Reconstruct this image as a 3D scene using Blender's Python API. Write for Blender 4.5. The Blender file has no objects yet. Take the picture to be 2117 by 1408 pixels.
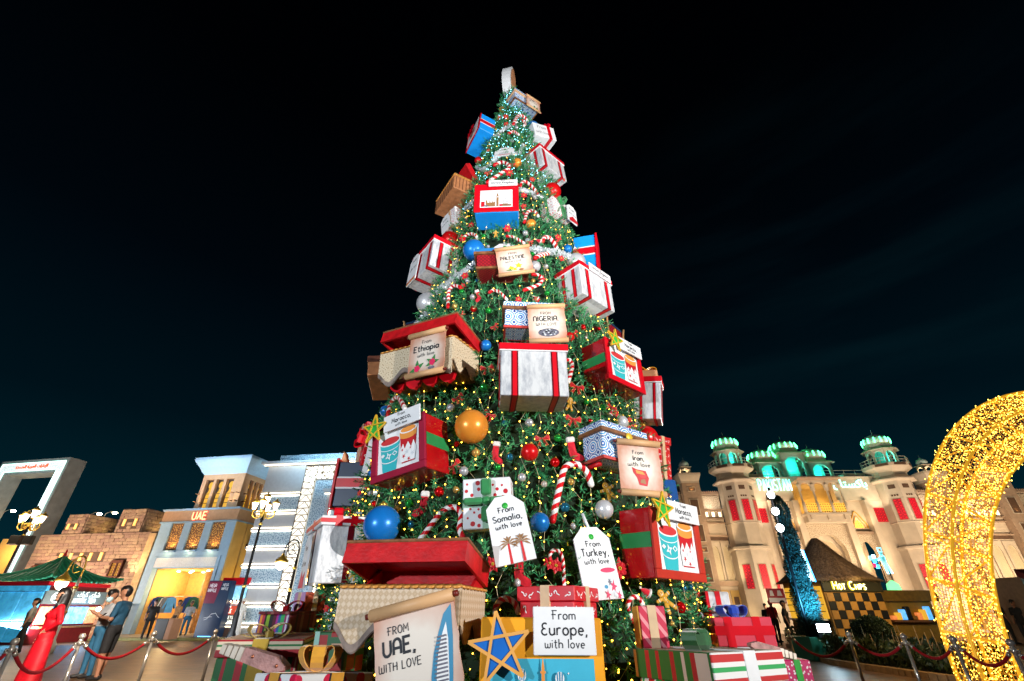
import bpy, math, random
import numpy as np
from mathutils import Vector, Matrix, Euler
R_ = math.radians
rnd = random.Random(7)
nrg = np.random.default_rng(7)
SC = bpy.context.scene
COL = SC.collection

# ------------------------------------------------------------------ camera
CAM_H, PITCH, F_PX, PX_W, PX_CX, PX_CY = 1.33, R_(30.6), 941.0, 2117.0, 1058.5, 704.0
cd = bpy.data.cameras.new('camera')
cd.sensor_width = 36.0
cd.lens = 36.0 * F_PX / PX_W
cd.clip_start, cd.clip_end = 0.05, 2000
cam = bpy.data.objects.new('camera', cd)
COL.objects.link(cam)
cam.location = (0, 0, CAM_H)
cam.rotation_euler = (R_(90) + PITCH, 0, 0)
SC.camera = cam

# ------------------------------------------------------------------ view and sky
SC.view_settings.view_transform = 'Standard'
SC.view_settings.look = 'None'
SC.view_settings.exposure = 0.0
SC.view_settings.gamma = 1.0
SC.view_settings.use_curve_mapping = False
SC.render.engine = 'CYCLES'
SC.cycles.max_bounces = 5
SC.cycles.diffuse_bounces = 3
SC.cycles.glossy_bounces = 3
SC.cycles.sample_clamp_indirect = 4.0
SC.cycles.caustics_reflective = False
SC.cycles.caustics_refractive = False

world = bpy.data.worlds.new('World')
SC.world = world
world.use_nodes = True
wt = world.node_tree
wt.nodes.clear()
def wn(t, **k):
    n = wt.nodes.new(t)
    for a, b in k.items(): setattr(n, a, b)
    return n
tc = wn('ShaderNodeTexCoord')
sep = wn('ShaderNodeSeparateXYZ')
wt.links.new(tc.outputs['Generated'], sep.inputs[0])
ramp = wn('ShaderNodeValToRGB')
wt.links.new(sep.outputs['Z'], ramp.inputs[0])
els = ramp.color_ramp.elements
els[0].position, els[0].color = 0.0, (.001, .025, .037, 1)
els[1].position, els[1].color = 1.0, (.0, .0, .0002, 1)
for p, c in ((.12, (.0006, .0145, .0225)), (.30, (.0003, .0055, .0095)), (.55, (.0002, .0016, .0032)), (.8, (.0001, .0003, .0007))):
    e = els.new(p); e.color = (*c, 1)
mp = wn('ShaderNodeMapping')
mp.inputs['Scale'].default_value = (1.2, 1.2, 9.0)
mp.inputs['Rotation'].default_value = (0, R_(8), 0)
wt.links.new(tc.outputs['Generated'], mp.inputs[0])
nz = wn('ShaderNodeTexNoise')
nz.inputs['Scale'].default_value = 1.9
nz.inputs['Detail'].default_value = 4
wt.links.new(mp.outputs[0], nz.inputs['Vector'])
nr = wn('ShaderNodeMapRange')
nr.inputs['From Min'].default_value = .45
nr.inputs['From Max'].default_value = .8
nr.inputs['To Max'].default_value = .004
wt.links.new(nz.outputs[0], nr.inputs[0])
sc_ = wn('ShaderNodeVectorMath', operation='SCALE')
sc_.inputs[0].default_value = (.12, .8, 1.0)
ad = wn('ShaderNodeVectorMath', operation='ADD')
dt = wn('ShaderNodeVectorMath', operation='DOT_PRODUCT'); dt.inputs[1].default_value = Vector((.72, .80, .60)).normalized()
wt.links.new(tc.outputs['Generated'], dt.inputs[0])
mk = wn('ShaderNodeMapRange'); mk.inputs['From Min'].default_value = .9; mk.inputs['From Max'].default_value = .995; mk.inputs['To Max'].default_value = 1.1
wt.links.new(dt.outputs['Value'], mk.inputs[0])
ml = wn('ShaderNodeMath', operation='MULTIPLY'); wt.links.new(nr.outputs[0], ml.inputs[0]); wt.links.new(mk.outputs[0], ml.inputs[1]); wt.links.new(ml.outputs[0], sc_.inputs['Scale'])
wt.links.new(ramp.outputs[0], ad.inputs[0])
wt.links.new(sc_.outputs[0], ad.inputs[1])
bg = wn('ShaderNodeBackground')
bg.inputs['Strength'].default_value = 1.0
wt.links.new(ad.outputs[0], bg.inputs[0])
wo = wn('ShaderNodeOutputWorld')
wt.links.new(bg.outputs[0], wo.inputs[0])

# ------------------------------------------------------------------ the plaza's floodlights
def aim(o, target):
    o.rotation_euler = (Vector(target) - Vector(o.location)).to_track_quat('-Z', 'Y').to_euler()
def spot(name, loc, target, power, col, cone=60, blend=.4, r=.12):
    l = bpy.data.lights.new(name, 'SPOT')
    l.energy, l.color, l.spot_size, l.spot_blend, l.shadow_soft_size = power, col, R_(cone), blend, r
    o = bpy.data.objects.new(name, l); COL.objects.link(o)
    o.location = loc; aim(o, target)
    return o
def point(name, loc, power, col, r=.1):
    l = bpy.data.lights.new(name, 'POINT')
    l.energy, l.color, l.shadow_soft_size = power, col, r
    o = bpy.data.objects.new(name, l); COL.objects.link(o); o.location = loc
    return o
def area(name, loc, target, power, col, sx, sy, spread=180):
    l = bpy.data.lights.new(name, 'AREA')
    l.shape = 'RECTANGLE'; l.size, l.size_y = sx, sy
    l.energy, l.color, l.spread = power, col, R_(spread)
    o = bpy.data.objects.new(name, l); COL.objects.link(o)
    o.location = loc; aim(o, target)
    return o
spot('flood_key', (11.5, -5.5, 4.2), (0, 7.0, 7.1), 13500, (1, .97, .93), 60, .6, .14)
spot('flood_fill', (-9.0, -6.5, 3.0), (0, 7.0, 7.1), 6600, (.84, .92, 1), 62, .6, .16)
spot('flood_low', (2.2, -3.5, .9), (0.0, 7.2, 10.5), 5200, (1, .97, .94), 46, .7, .12)
for dz in (4.85, 4.29, 3.74):
    spot('flood_rim', (9.1, 16.55, dz), (0.6, 8.2, 6.5), 1500, (.85, .95, 1), 60, .5, .12)

# ------------------------------------------------------------------ helpers
def ray(px, py):
    u, v = (px - PX_CX) / F_PX, (PX_CY - py) / F_PX
    c, s = math.cos(PITCH), math.sin(PITCH)
    return Vector((u, c - v * s, s + v * c))
def onY(px, py, Y):                       # point of the vertical plane y = Y seen at a photo pixel
    d = ray(px, py); t = Y / d.y
    return Vector((d.x * t, Y, CAM_H + d.z * t))
def onG(px, py, z=0.0):                   # point of the ground seen at a photo pixel
    d = ray(px, py); t = (z - CAM_H) / d.z
    return Vector((d.x * t, d.y * t, z))
APEX, SLOPE, TD = 15.2, .2, 8.0           # the tree: a cone, axis at (0, 8)
def on_tree(px, py, grow=0.0):
    d = ray(px, py); A = APEX + grow / SLOPE
    a = d.x ** 2 + d.y ** 2 - SLOPE ** 2 * d.z ** 2
    k = A - CAM_H
    b = -2 * TD * d.y + 2 * SLOPE ** 2 * k * d.z
    c = TD * TD - SLOPE ** 2 * k * k
    q = b * b - 4 * a * c
    t = (-b - math.sqrt(q)) / (2 * a) if q > 0 else -b / (2 * a)
    p = Vector((0, 0, CAM_H)) + d * t
    n = Vector((p.x, p.y - TD, 0)); n.normalize(); n.z = SLOPE; n.normalize()
    return p, n, t * 1.0
def mpp(p):                               # metres per photo pixel at a point
    w = (p.y) * math.cos(PITCH) + (p.z - CAM_H) * math.sin(PITCH)
    return w / F_PX

# ------------------------------------------------------------------ materials
MATS = {}
def nodes(name):
    m = bpy.data.materials.new(name); m.use_nodes = True
    nt = m.node_tree
    return m, nt, nt.nodes['Principled BSDF']
def mat(name, col=(.5, .5, .5), rough=.6, metal=0.0, emit=None, es=1.0, var=.12, vs=6.0, bump=0.0, bs=40.0, spec=.32, coat=0.0, sheen=0.0, sample=True):
    if name in MATS: return MATS[name]
    m, nt, b = nodes(name)
    if emit is None and col[0] > 3.5 * max(col[1], col[2]): col = (col[0], col[1] * .45, col[2] * .6)
    b.inputs['Roughness'].default_value = rough
    b.inputs['Metallic'].default_value = metal
    b.inputs['Specular IOR Level'].default_value = spec
    b.inputs['Coat Weight'].default_value = coat
    b.inputs['Sheen Weight'].default_value = sheen
    b.inputs['Base Color'].default_value = (*col, 1)
    tcn = nt.nodes.new('ShaderNodeTexCoord')
    if var > 0:
        n = nt.nodes.new('ShaderNodeTexNoise'); n.inputs['Scale'].default_value = vs; n.inputs['Detail'].default_value = 5
        nt.links.new(tcn.outputs['Object'], n.inputs['Vector'])
        mr = nt.nodes.new('ShaderNodeMapRange')
        mr.inputs['From Min'].default_value = .3; mr.inputs['From Max'].default_value = .7
        mr.inputs['To Min'].default_value = 1 - var; mr.inputs['To Max'].default_value = 1 + var * .6
        nt.links.new(n.outputs[0], mr.inputs[0])
        h = nt.nodes.new('ShaderNodeVectorMath'); h.operation = 'SCALE'
        h.inputs[0].default_value = col
        nt.links.new(mr.outputs[0], h.inputs['Scale'])
        nt.links.new(h.outputs[0], b.inputs['Base Color'])
    if bump > 0:
        n2 = nt.nodes.new('ShaderNodeTexNoise'); n2.inputs['Scale'].default_value = bs; n2.inputs['Detail'].default_value = 4
        nt.links.new(tcn.outputs['Object'], n2.inputs['Vector'])
        bm_ = nt.nodes.new('ShaderNodeBump'); bm_.inputs['Strength'].default_value = bump; bm_.inputs['Distance'].default_value = .02
        nt.links.new(n2.outputs[0], bm_.inputs['Height'])
        nt.links.new(bm_.outputs[0], b.inputs['Normal'])
    if emit:
        b.inputs['Emission Color'].default_value = (*emit, 1)
        b.inputs['Emission Strength'].default_value = es
        if not sample: m.cycles.emission_sampling = 'NONE'
    MATS[name] = m
    return m
def uvramp(name, axis, stops, rough=.5, scale=1.0, rot=0.0, period=True):
    """print made of straight bands along a UV axis (metres); stops = [(position 0..1, colour)]"""
    if name in MATS: return MATS[name]
    m, nt, b = nodes(name)
    b.inputs['Roughness'].default_value = rough
    uv = nt.nodes.new('ShaderNodeUVMap')
    mp = nt.nodes.new('ShaderNodeMapping')
    mp.inputs['Rotation'].default_value = (0, 0, rot); mp.inputs['Scale'].default_value = (scale,) * 3
    nt.links.new(uv.outputs[0], mp.inputs[0])
    s = nt.nodes.new('ShaderNodeSeparateXYZ'); nt.links.new(mp.outputs[0], s.inputs[0])
    fr = nt.nodes.new('ShaderNodeMath'); fr.operation = 'FRACT'
    nt.links.new(s.outputs['XY'.index(axis)], fr.inputs[0])
    r = nt.nodes.new('ShaderNodeValToRGB'); r.color_ramp.interpolation = 'CONSTANT'
    e = r.color_ramp.elements
    e[0].position, e[0].color = stops[0][0], (*stops[0][1], 1)
    e[1].position, e[1].color = stops[1][0], (*stops[1][1], 1)
    for p, c in stops[2:]:
        q = e.new(p); q.color = (*c, 1)
    nt.links.new(fr.outputs[0], r.inputs[0]); nt.links.new(r.outputs[0], b.inputs['Base Color'])
    MATS[name] = m
    return m
def voro(name, scale, stops, metric='EUCLIDEAN', randomness=0.0, rough=.4, base=None, feature='F1'):
    if name in MATS: return MATS[name]
    m, nt, b = nodes(name)
    b.inputs['Roughness'].default_value = rough
    uv = nt.nodes.new('ShaderNodeUVMap')
    v = nt.nodes.new('ShaderNodeTexVoronoi'); v.voronoi_dimensions = '2D'; v.distance = metric; v.feature = feature
    v.inputs['Scale'].default_value = scale; v.inputs['Randomness'].default_value = randomness
    nt.links.new(uv.outputs[0], v.inputs['Vector'])
    r = nt.nodes.new('ShaderNodeValToRGB'); r.color_ramp.interpolation = 'CONSTANT'
    e = r.color_ramp.elements
    e[0].position, e[0].color = stops[0][0], (*stops[0][1], 1)
    e[1].position, e[1].color = stops[1][0], (*stops[1][1], 1)
    for p, c in stops[2:]:
        q = e.new(p); q.color = (*c, 1)
    nt.links.new(v.outputs['Distance'], r.inputs[0])
    out = r.outputs[0]
    if base == 'tile':                      # a second, diagonal lattice laid over the rosettes
        mp = nt.nodes.new('ShaderNodeMapping'); mp.inputs['Location'].default_value = (.5 / scale, .5 / scale, 0)
        nt.links.new(uv.outputs[0], mp.inputs[0])
        v2 = nt.nodes.new('ShaderNodeTexVoronoi'); v2.voronoi_dimensions = '2D'; v2.distance = 'MANHATTAN'
        v2.inputs['Scale'].default_value = scale; v2.inputs['Randomness'].default_value = 0
        nt.links.new(mp.outputs[0], v2.inputs['Vector'])
        r2 = nt.nodes.new('ShaderNodeValToRGB'); r2.color_ramp.interpolation = 'CONSTANT'
        f = r2.color_ramp.elements
        f[0].position, f[0].color = 0, (.02, .12, .4, 1)
        f[1].position, f[1].color = .13, (1, 1, 1, 1)
        for p, c in ((.24, (.06, .34, .75)), (.31, (1, 1, 1))):
            q = f.new(p); q.color = (*c, 1)
        nt.links.new(v2.outputs['Distance'], r2.inputs[0])
        mx = nt.nodes.new('ShaderNodeMix'); mx.data_type = 'RGBA'; mx.blend_type = 'MULTIPLY'
        mx.inputs['Factor'].default_value = 1
        nt.links.new(r.outputs[0], mx.inputs[6]); nt.links.new(r2.outputs[0], mx.inputs[7])
        out = mx.outputs[2]
    nt.links.new(out, b.inputs['Base Color'])
    MATS[name] = m
    return m

RED = mat('red_paint', (.6, .006, .02), .38, var=.1)
DEEPRED = mat('deep_red_gloss', (.42, .006, .012), .22, var=.15, coat=.4)
ORANGERED = mat('red_wood_paint', (.5, .018, .02), .4, var=.3, vs=9, bump=.15)
GREEN = mat('green_paint', (.02, .24, .07), .35)
BLUE = mat('bright_blue_paint', (.008, .29, .85), .4, var=.08)
NAVY = mat('navy_paint', (.01, .03, .075), .4)
WHITE = mat('white_board', (.72, .73, .75), .55, var=.06)
INK = mat('black_ink', (.012, .014, .02), .6, var=0)
GOLD = mat('gold_paint', (.62, .33, .06), .35, metal=.3)
ORANGE = mat('amber_paint', (.85, .36, .02), .4, var=.05)
WOOD = mat('brown_wood', (.22, .09, .035), .5, var=.4, vs=14, bump=.3)
DARKWOOD = mat('dark_wood', (.09, .03, .018), .5, var=.4, vs=14, bump=.3)
PAPER = mat('rolled_parchment', (.62, .38, .21), .6, var=.1)
PEACH = mat('peach_board', (.6, .27, .13), .55, var=.25, vs=5)
REDTILE = voro('red_damask_print', 16, [(0, (.3, .01, .015)), (.3, (.13, .004, .01)), (.5, (.36, .012, .02))], rough=.4)
TILE = voro('blue_tile_print', 5.6, [(0, (.85, .85, .85)), (.07, (.02, .16, .5)), (.19, (.85, .86, .87)), (.26, (.04, .32, .7)), (.35, (.85, .86, .87)), (.44, (.03, .14, .42)), (.5, (.85, .86, .86)), (.6, (.03, .3, .65))], base='tile', rough=.35)
DAMASK = voro('cream_damask_print', 19, [(0, (.46, .32, .19)), (.12, (.56, .43, .29)), (.2, (.42, .3, .18)), (.38, (.55, .42, .29)), (.45, (.44, .31, .19)), (.55, (.58, .46, .33))], metric='MANHATTAN', rough=.7)
DOTS = voro('red_dot_print', 9.0, [(0, (.62, .01, .03)), (.19, (.8, .8, .8))], randomness=.55)
SDOTS = voro('small_red_dot_print', 15.0, [(0, (.62, .01, .05)), (.2, (.8, .8, .8))], randomness=.5)
SNOW = voro('magenta_snow_print', 24.0, [(0, (.85, .75, .8)), (.22, (.55, .004, .12))], randomness=.9)
FUR = mat('brown_fur', (.2, .11, .045), .9, var=.5, vs=40, bump=.8, bs=90)
def marble(name, base=(.62, .63, .64)):
    if name in MATS: return MATS[name]
    m, nt, b = nodes(name)
    b.inputs['Roughness'].default_value = .32
    t = nt.nodes.new('ShaderNodeTexCoord')
    mp = nt.nodes.new('ShaderNodeMapping'); mp.inputs['Scale'].default_value = (6, 6, 2.2)
    nt.links.new(t.outputs['Object'], mp.inputs[0])
    n = nt.nodes.new('ShaderNodeTexNoise'); n.inputs['Scale'].default_value = 2.0; n.inputs['Detail'].default_value = 8; n.inputs['Roughness'].default_value = .68
    nt.links.new(mp.outputs[0], n.inputs['Vector'])
    r = nt.nodes.new('ShaderNodeValToRGB'); e = r.color_ramp.elements
    e[0].position, e[0].color = .32, (.34, .36, .4, 1)
    e[1].position, e[1].color = .56, (*base, 1)
    nt.links.new(n.outputs[0], r.inputs[0]); nt.links.new(r.outputs[0], b.inputs['Base Color'])
    MATS[name] = m
    return m
MARBLE = marble('white_marble_board')
BRACKET = mat('dark_red_edge', (.13, .002, .012), .4)

# ------------------------------------------------------------------ mesh building
class MB:
    def __init__(s): s.v = []; s.f = []; s.m = []; s.sm = []
    def add(s, verts, faces, mi=0, smooth=False):
        o = len(s.v); s.v += [tuple(p) for p in verts]
        for f in faces: s.f.append(tuple(i + o for i in f)); s.m.append(mi); s.sm.append(smooth)
        return s
    def box(s, x0, x1, y0, y1, z0, z1, mi=0):
        if x0 > x1: x0, x1 = x1, x0
        if y0 > y1: y0, y1 = y1, y0
        if z0 > z1: z0, z1 = z1, z0
        return s.add([(x0, y0, z0), (x1, y0, z0), (x1, y1, z0), (x0, y1, z0), (x0, y0, z1), (x1, y0, z1), (x1, y1, z1), (x0, y1, z1)],
                     [(0, 3, 2, 1), (4, 5, 6, 7), (0, 1, 5, 4), (1, 2, 6, 5), (2, 3, 7, 6), (3, 0, 4, 7)], mi)
    def bbox(s, x0, x1, y0, y1, z0, z1, b=.012, mi=0):      # box with chamfered edges
        b = min(b, abs(x1 - x0) * .3, abs(y1 - y0) * .3, abs(z1 - z0) * .3)
        bmv = []
        xs, ys, zs = (x0, x1), (y0, y1), (z0, z1)
        idx = {}
        for i in (0, 1):
            for j in (0, 1):
                for k in (0, 1):
                    sx, sy, sz = (b, -b)[i], (b, -b)[j], (b, -b)[k]
                    idx[i, j, k, 'x'] = len(bmv); bmv.append((xs[i], ys[j] + sy, zs[k] + sz))
                    idx[i, j, k, 'y'] = len(bmv); bmv.append((xs[i] + sx, ys[j], zs[k] + sz))
                    idx[i, j, k, 'z'] = len(bmv); bmv.append((xs[i] + sx, ys[j] + sy, zs[k]))
        fs = []
        I = idx
        for i in (0, 1):
            q = [I[i, 0, 0, 'x'], I[i, 1, 0, 'x'], I[i, 1, 1, 'x'], I[i, 0, 1, 'x']]; fs.append(q if i else q[::-1])
            q = [I[0, i, 0, 'y'], I[1, i, 0, 'y'], I[1, i, 1, 'y'], I[0, i, 1, 'y']]; fs.append(q[::-1] if i else q)
            q = [I[0, 0, i, 'z'], I[1, 0, i, 'z'], I[1, 1, i, 'z'], I[0, 1, i, 'z']]; fs.append(q if i else q[::-1])
        for j in (0, 1):
            for k in (0, 1):
                fs.append([I[0, j, k, 'y'], I[1, j, k, 'y'], I[1, j, k, 'z'], I[0, j, k, 'z']])
                fs.append([I[j, 0, k, 'x'], I[j, 1, k, 'x'], I[j, 1, k, 'z'], I[j, 0, k, 'z']])
                fs.append([I[j, k, 0, 'x'], I[j, k, 1, 'x'], I[j, k, 1, 'y'], I[j, k, 0, 'y']])
        for i in (0, 1):
            for j in (0, 1):
                for k in (0, 1): fs.append([I[i, j, k, 'x'], I[i, j, k, 'y'], I[i, j, k, 'z']])
        c = Vector(((x0 + x1) / 2, (y0 + y1) / 2, (z0 + z1) / 2))
        out = []
        for f in fs:
            p = [Vector(bmv[t]) for t in f]
            n = (p[1] - p[0]).cross(p[2] - p[0])
            if n.dot(sum(p, Vector()) / len(p) - c) < 0: f = f[::-1]
            out.append(f)
        return s.add(bmv, out, mi)
    def prism(s, pts, y0, y1, mi=0, ax='y'):                # polygon in xz extruded along y (or in xy along z)
        n = len(pts)
        if ax == 'y': a = [(p[0], y0, p[1]) for p in pts] + [(p[0], y1, p[1]) for p in pts]
        elif ax == 'z': a = [(p[0], p[1], y0) for p in pts] + [(p[0], p[1], y1) for p in pts]
        else: a = [(y0, p[0], p[1]) for p in pts] + [(y1, p[0], p[1]) for p in pts]
        fs = [tuple(range(n))[::-1], tuple(range(n, 2 * n))] + [(i, (i + 1) % n, n + (i + 1) % n, n + i) for i in range(n)]
        area2 = sum(pts[i][0] * pts[(i + 1) % n][1] - pts[(i + 1) % n][0] * pts[i][1] for i in range(n))
        flip = (area2 > 0) if ax == 'y' else (area2 < 0)
        if flip: fs = [f[::-1] for f in fs]
        return s.add(a, fs, mi)
    def tube(s, pts, r, n=8, mi=0, cap=True, smooth=True):
        pts = [Vector(p) for p in pts]; N = len(pts)
        rr = r if isinstance(r, (list, tuple)) else [r] * N
        up = None; vs = []
        for i, p in enumerate(pts):
            t = (pts[min(i + 1, N - 1)] - pts[max(i - 1, 0)])
            if t.length < 1e-9: t = Vector((0, 0, 1))
            t.normalize()
            if up is None:
                up = Vector((0, 0, 1)) if abs(t.z) < .9 else Vector((1, 0, 0))
            a = (up - t * up.dot(t)); a.normalize(); bb = t.cross(a); up = a
            for k in range(n):
                an = 2 * math.pi * k / n
                vs.append(p + (a * math.cos(an) + bb * math.sin(an)) * rr[i])
        fs = [(i * n + k, i * n + (k + 1) % n, (i + 1) * n + (k + 1) % n, (i + 1) * n + k) for i in range(N - 1) for k in range(n)]
        if cap: fs += [tuple(range(n))[::-1], tuple(range((N - 1) * n, N * n))]
        return s.add(vs, fs, mi, smooth)
    def lathe(s, prof, c=(0, 0, 0), n=16, mi=0, smooth=True, a0=0.0):
        vs = []; 
        for r, z in prof:
            for k in range(n):
                an = a0 + 2 * math.pi * k / n
                vs.append((c[0] + r * math.cos(an), c[1] + r * math.sin(an), c[2] + z))
        N = len(prof)
        fs = [(i * n + k, i * n + (k + 1) % n, (i + 1) * n + (k + 1) % n, (i + 1) * n + k) for i in range(N - 1) for k in range(n)]
        if prof[0][0] > 1e-6: fs.append(tuple(range(n))[::-1])
        if prof[-1][0] > 1e-6: fs.append(tuple(range((N - 1) * n, N * n)))
        return s.add(vs, fs, mi, smooth)
    def ball(s, c, r, n=16, mi=0, sq=(1, 1, 1)):
        prof = [(max(1e-7, math.sin(math.pi * i / (n // 2 + 1))) * r, -math.cos(math.pi * i / (n // 2 + 1)) * r) for i in range(n // 2 + 2)]
        o = len(s.v); s.lathe(prof, (0, 0, 0), n, mi)
        for i in range(o, len(s.v)):
            v = s.v[i]; s.v[i] = (c[0] + v[0] * sq[0], c[1] + v[1] * sq[1], c[2] + v[2] * sq[2])
        return s
    def flat(s, pts, y, mi=0):                              # polygon in xz at depth y, facing -y
        n = len(pts)
        a2 = sum(pts[i][0] * pts[(i + 1) % n][1] - pts[(i + 1) % n][0] * pts[i][1] for i in range(n))
        p = [(q[0], y, q[1]) for q in pts]
        return s.add(p, [tuple(range(n)) if a2 > 0 else tuple(range(n))[::-1]], mi)
    def strip(s, pts, w, y, mi=0, dy=0.0):                  # flat mitred ribbon in xz at depth y
        P = [Vector((p[0], p[1])) for p in pts]; N = len(P); L = []
        closed = N > 3 and (P[0] - P[-1]).length < 1e-6
        for i in range(N):
            if closed and i in (0, N - 1): d = P[1] - P[0]; e = P[-1] - P[-2]
            else:
                d = P[min(i + 1, N - 1)] - P[min(i, N - 2)]; e = P[max(i, 1)] - P[max(i - 1, 0)]
            d = d.normalized() if d.length > 0 else e.normalized(); e = e.normalized() if e.length > 0 else d
            t = d + e
            if t.length < .3: t = d.copy()
            t.normalize(); nn = Vector((-t.y, t.x)); k = max(.55, nn.dot(Vector((-d.y, d.x))))
            L.append((P[i] + nn * w / 2 / k, P[i] - nn * w / 2 / k))
        vs = []
        for a, b in L: vs += [(a.x, y, a.y), (b.x, y, b.y)]
        return s.add(vs, [(2 * i, 2 * i + 1, 2 * i + 3, 2 * i + 2) for i in range(N - 1)], mi)
    def xf(s, M, o=0):
        for i in range(o, len(s.v)): s.v[i] = tuple(M @ Vector(s.v[i]))
        return s
    def mesh(s, name, mats):
        me = bpy.data.meshes.new(name)
        me.from_pydata(s.v, [], s.f)
        for m in (mats if isinstance(mats, (list, tuple)) else [mats]): me.materials.append(m)
        n = len(s.f)
        me.polygons.foreach_set('material_index', s.m)
        me.polygons.foreach_set('use_smooth', s.sm)
        me.update()
        uvm = me.uv_layers.new(name='UVMap')
        co = np.array(s.v, dtype=np.float64)
        nl = len(me.loops)
        vi = np.empty(nl, dtype=np.int32); me.loops.foreach_get('vertex_index', vi)
        nm = np.empty(n * 3); me.polygons.foreach_get('normal', nm); nm = np.abs(nm.reshape(-1, 3))
        lt = np.empty(n, dtype=np.int32); me.polygons.foreach_get('loop_total', lt)
        ax = np.repeat(np.argmax(nm * (1, 1.001, 1), axis=1), lt)
        p = co[vi]
        u = np.where(ax == 0, p[:, 1], p[:, 0]); w = np.where(ax == 2, p[:, 1], p[:, 2])
        uvm.data.foreach_set('uv', np.stack([u, w], 1).ravel())
        return me
    def obj(s, name, mats, parent=None):
        o = bpy.data.objects.new(name, s.mesh(name, mats)); COL.objects.link(o)
        if parent is not None: o.parent = parent
        return o
LABELS = {}
def tag(o, label=None, cat=None, group=None, kind=None):
    if label: o['label'] = label; LABELS.setdefault(label, []).append(o.name)
    if cat: o['category'] = cat
    if group: o['group'] = group
    if kind: o['kind'] = kind
    return o
def thing(name, label, cat, loc=(0, 0, 0), rz=0.0, group=None, rot=None):
    o = bpy.data.objects.new(name, None); COL.objects.link(o); o.empty_display_size = .1
    o.location = loc
    if rot is not None: o.rotation_mode = 'YXZ'; o.rotation_euler = rot
    else: o.rotation_euler = (0, 0, rz)
    return tag(o, label, cat, group)
def inst(name, me, parent, loc=(0, 0, 0), rot=(0, 0, 0), sc=(1, 1, 1)):
    o = bpy.data.objects.new(name, me); COL.objects.link(o)
    o.parent = parent; o.location = loc; o.rotation_euler = rot; o.scale = sc
    return o
def copy_tree(o, parent=None):
    c = o.copy(); COL.objects.link(c); c.parent = parent
    for ch in list(o.children): copy_tree(ch, c)
    return c
def ell(cx, cz, rx, rz, a0=0, a1=360, n=18):
    return [(cx + rx * math.cos(R_(a0 + (a1 - a0) * i / n)), cz + rz * math.sin(R_(a0 + (a1 - a0) * i / n))) for i in range(n + (0 if a1 - a0 == 360 else 1))]
def smooth_path(pts, k=6):
    pts = [Vector(p) for p in pts]; out = []
    for i in range(len(pts) - 1):
        p0, p1, p2, p3 = pts[max(i - 1, 0)], pts[i], pts[i + 1], pts[min(i + 2, len(pts) - 1)]
        for j in range(k):
            t = j / k
            out.append(.5 * ((2 * p1) + (p2 - p0) * t + (2 * p0 - 5 * p1 + 4 * p2 - p3) * t * t + (3 * p1 - p0 - 3 * p2 + p3) * t ** 3))
    out.append(pts[-1])
    return out

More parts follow.
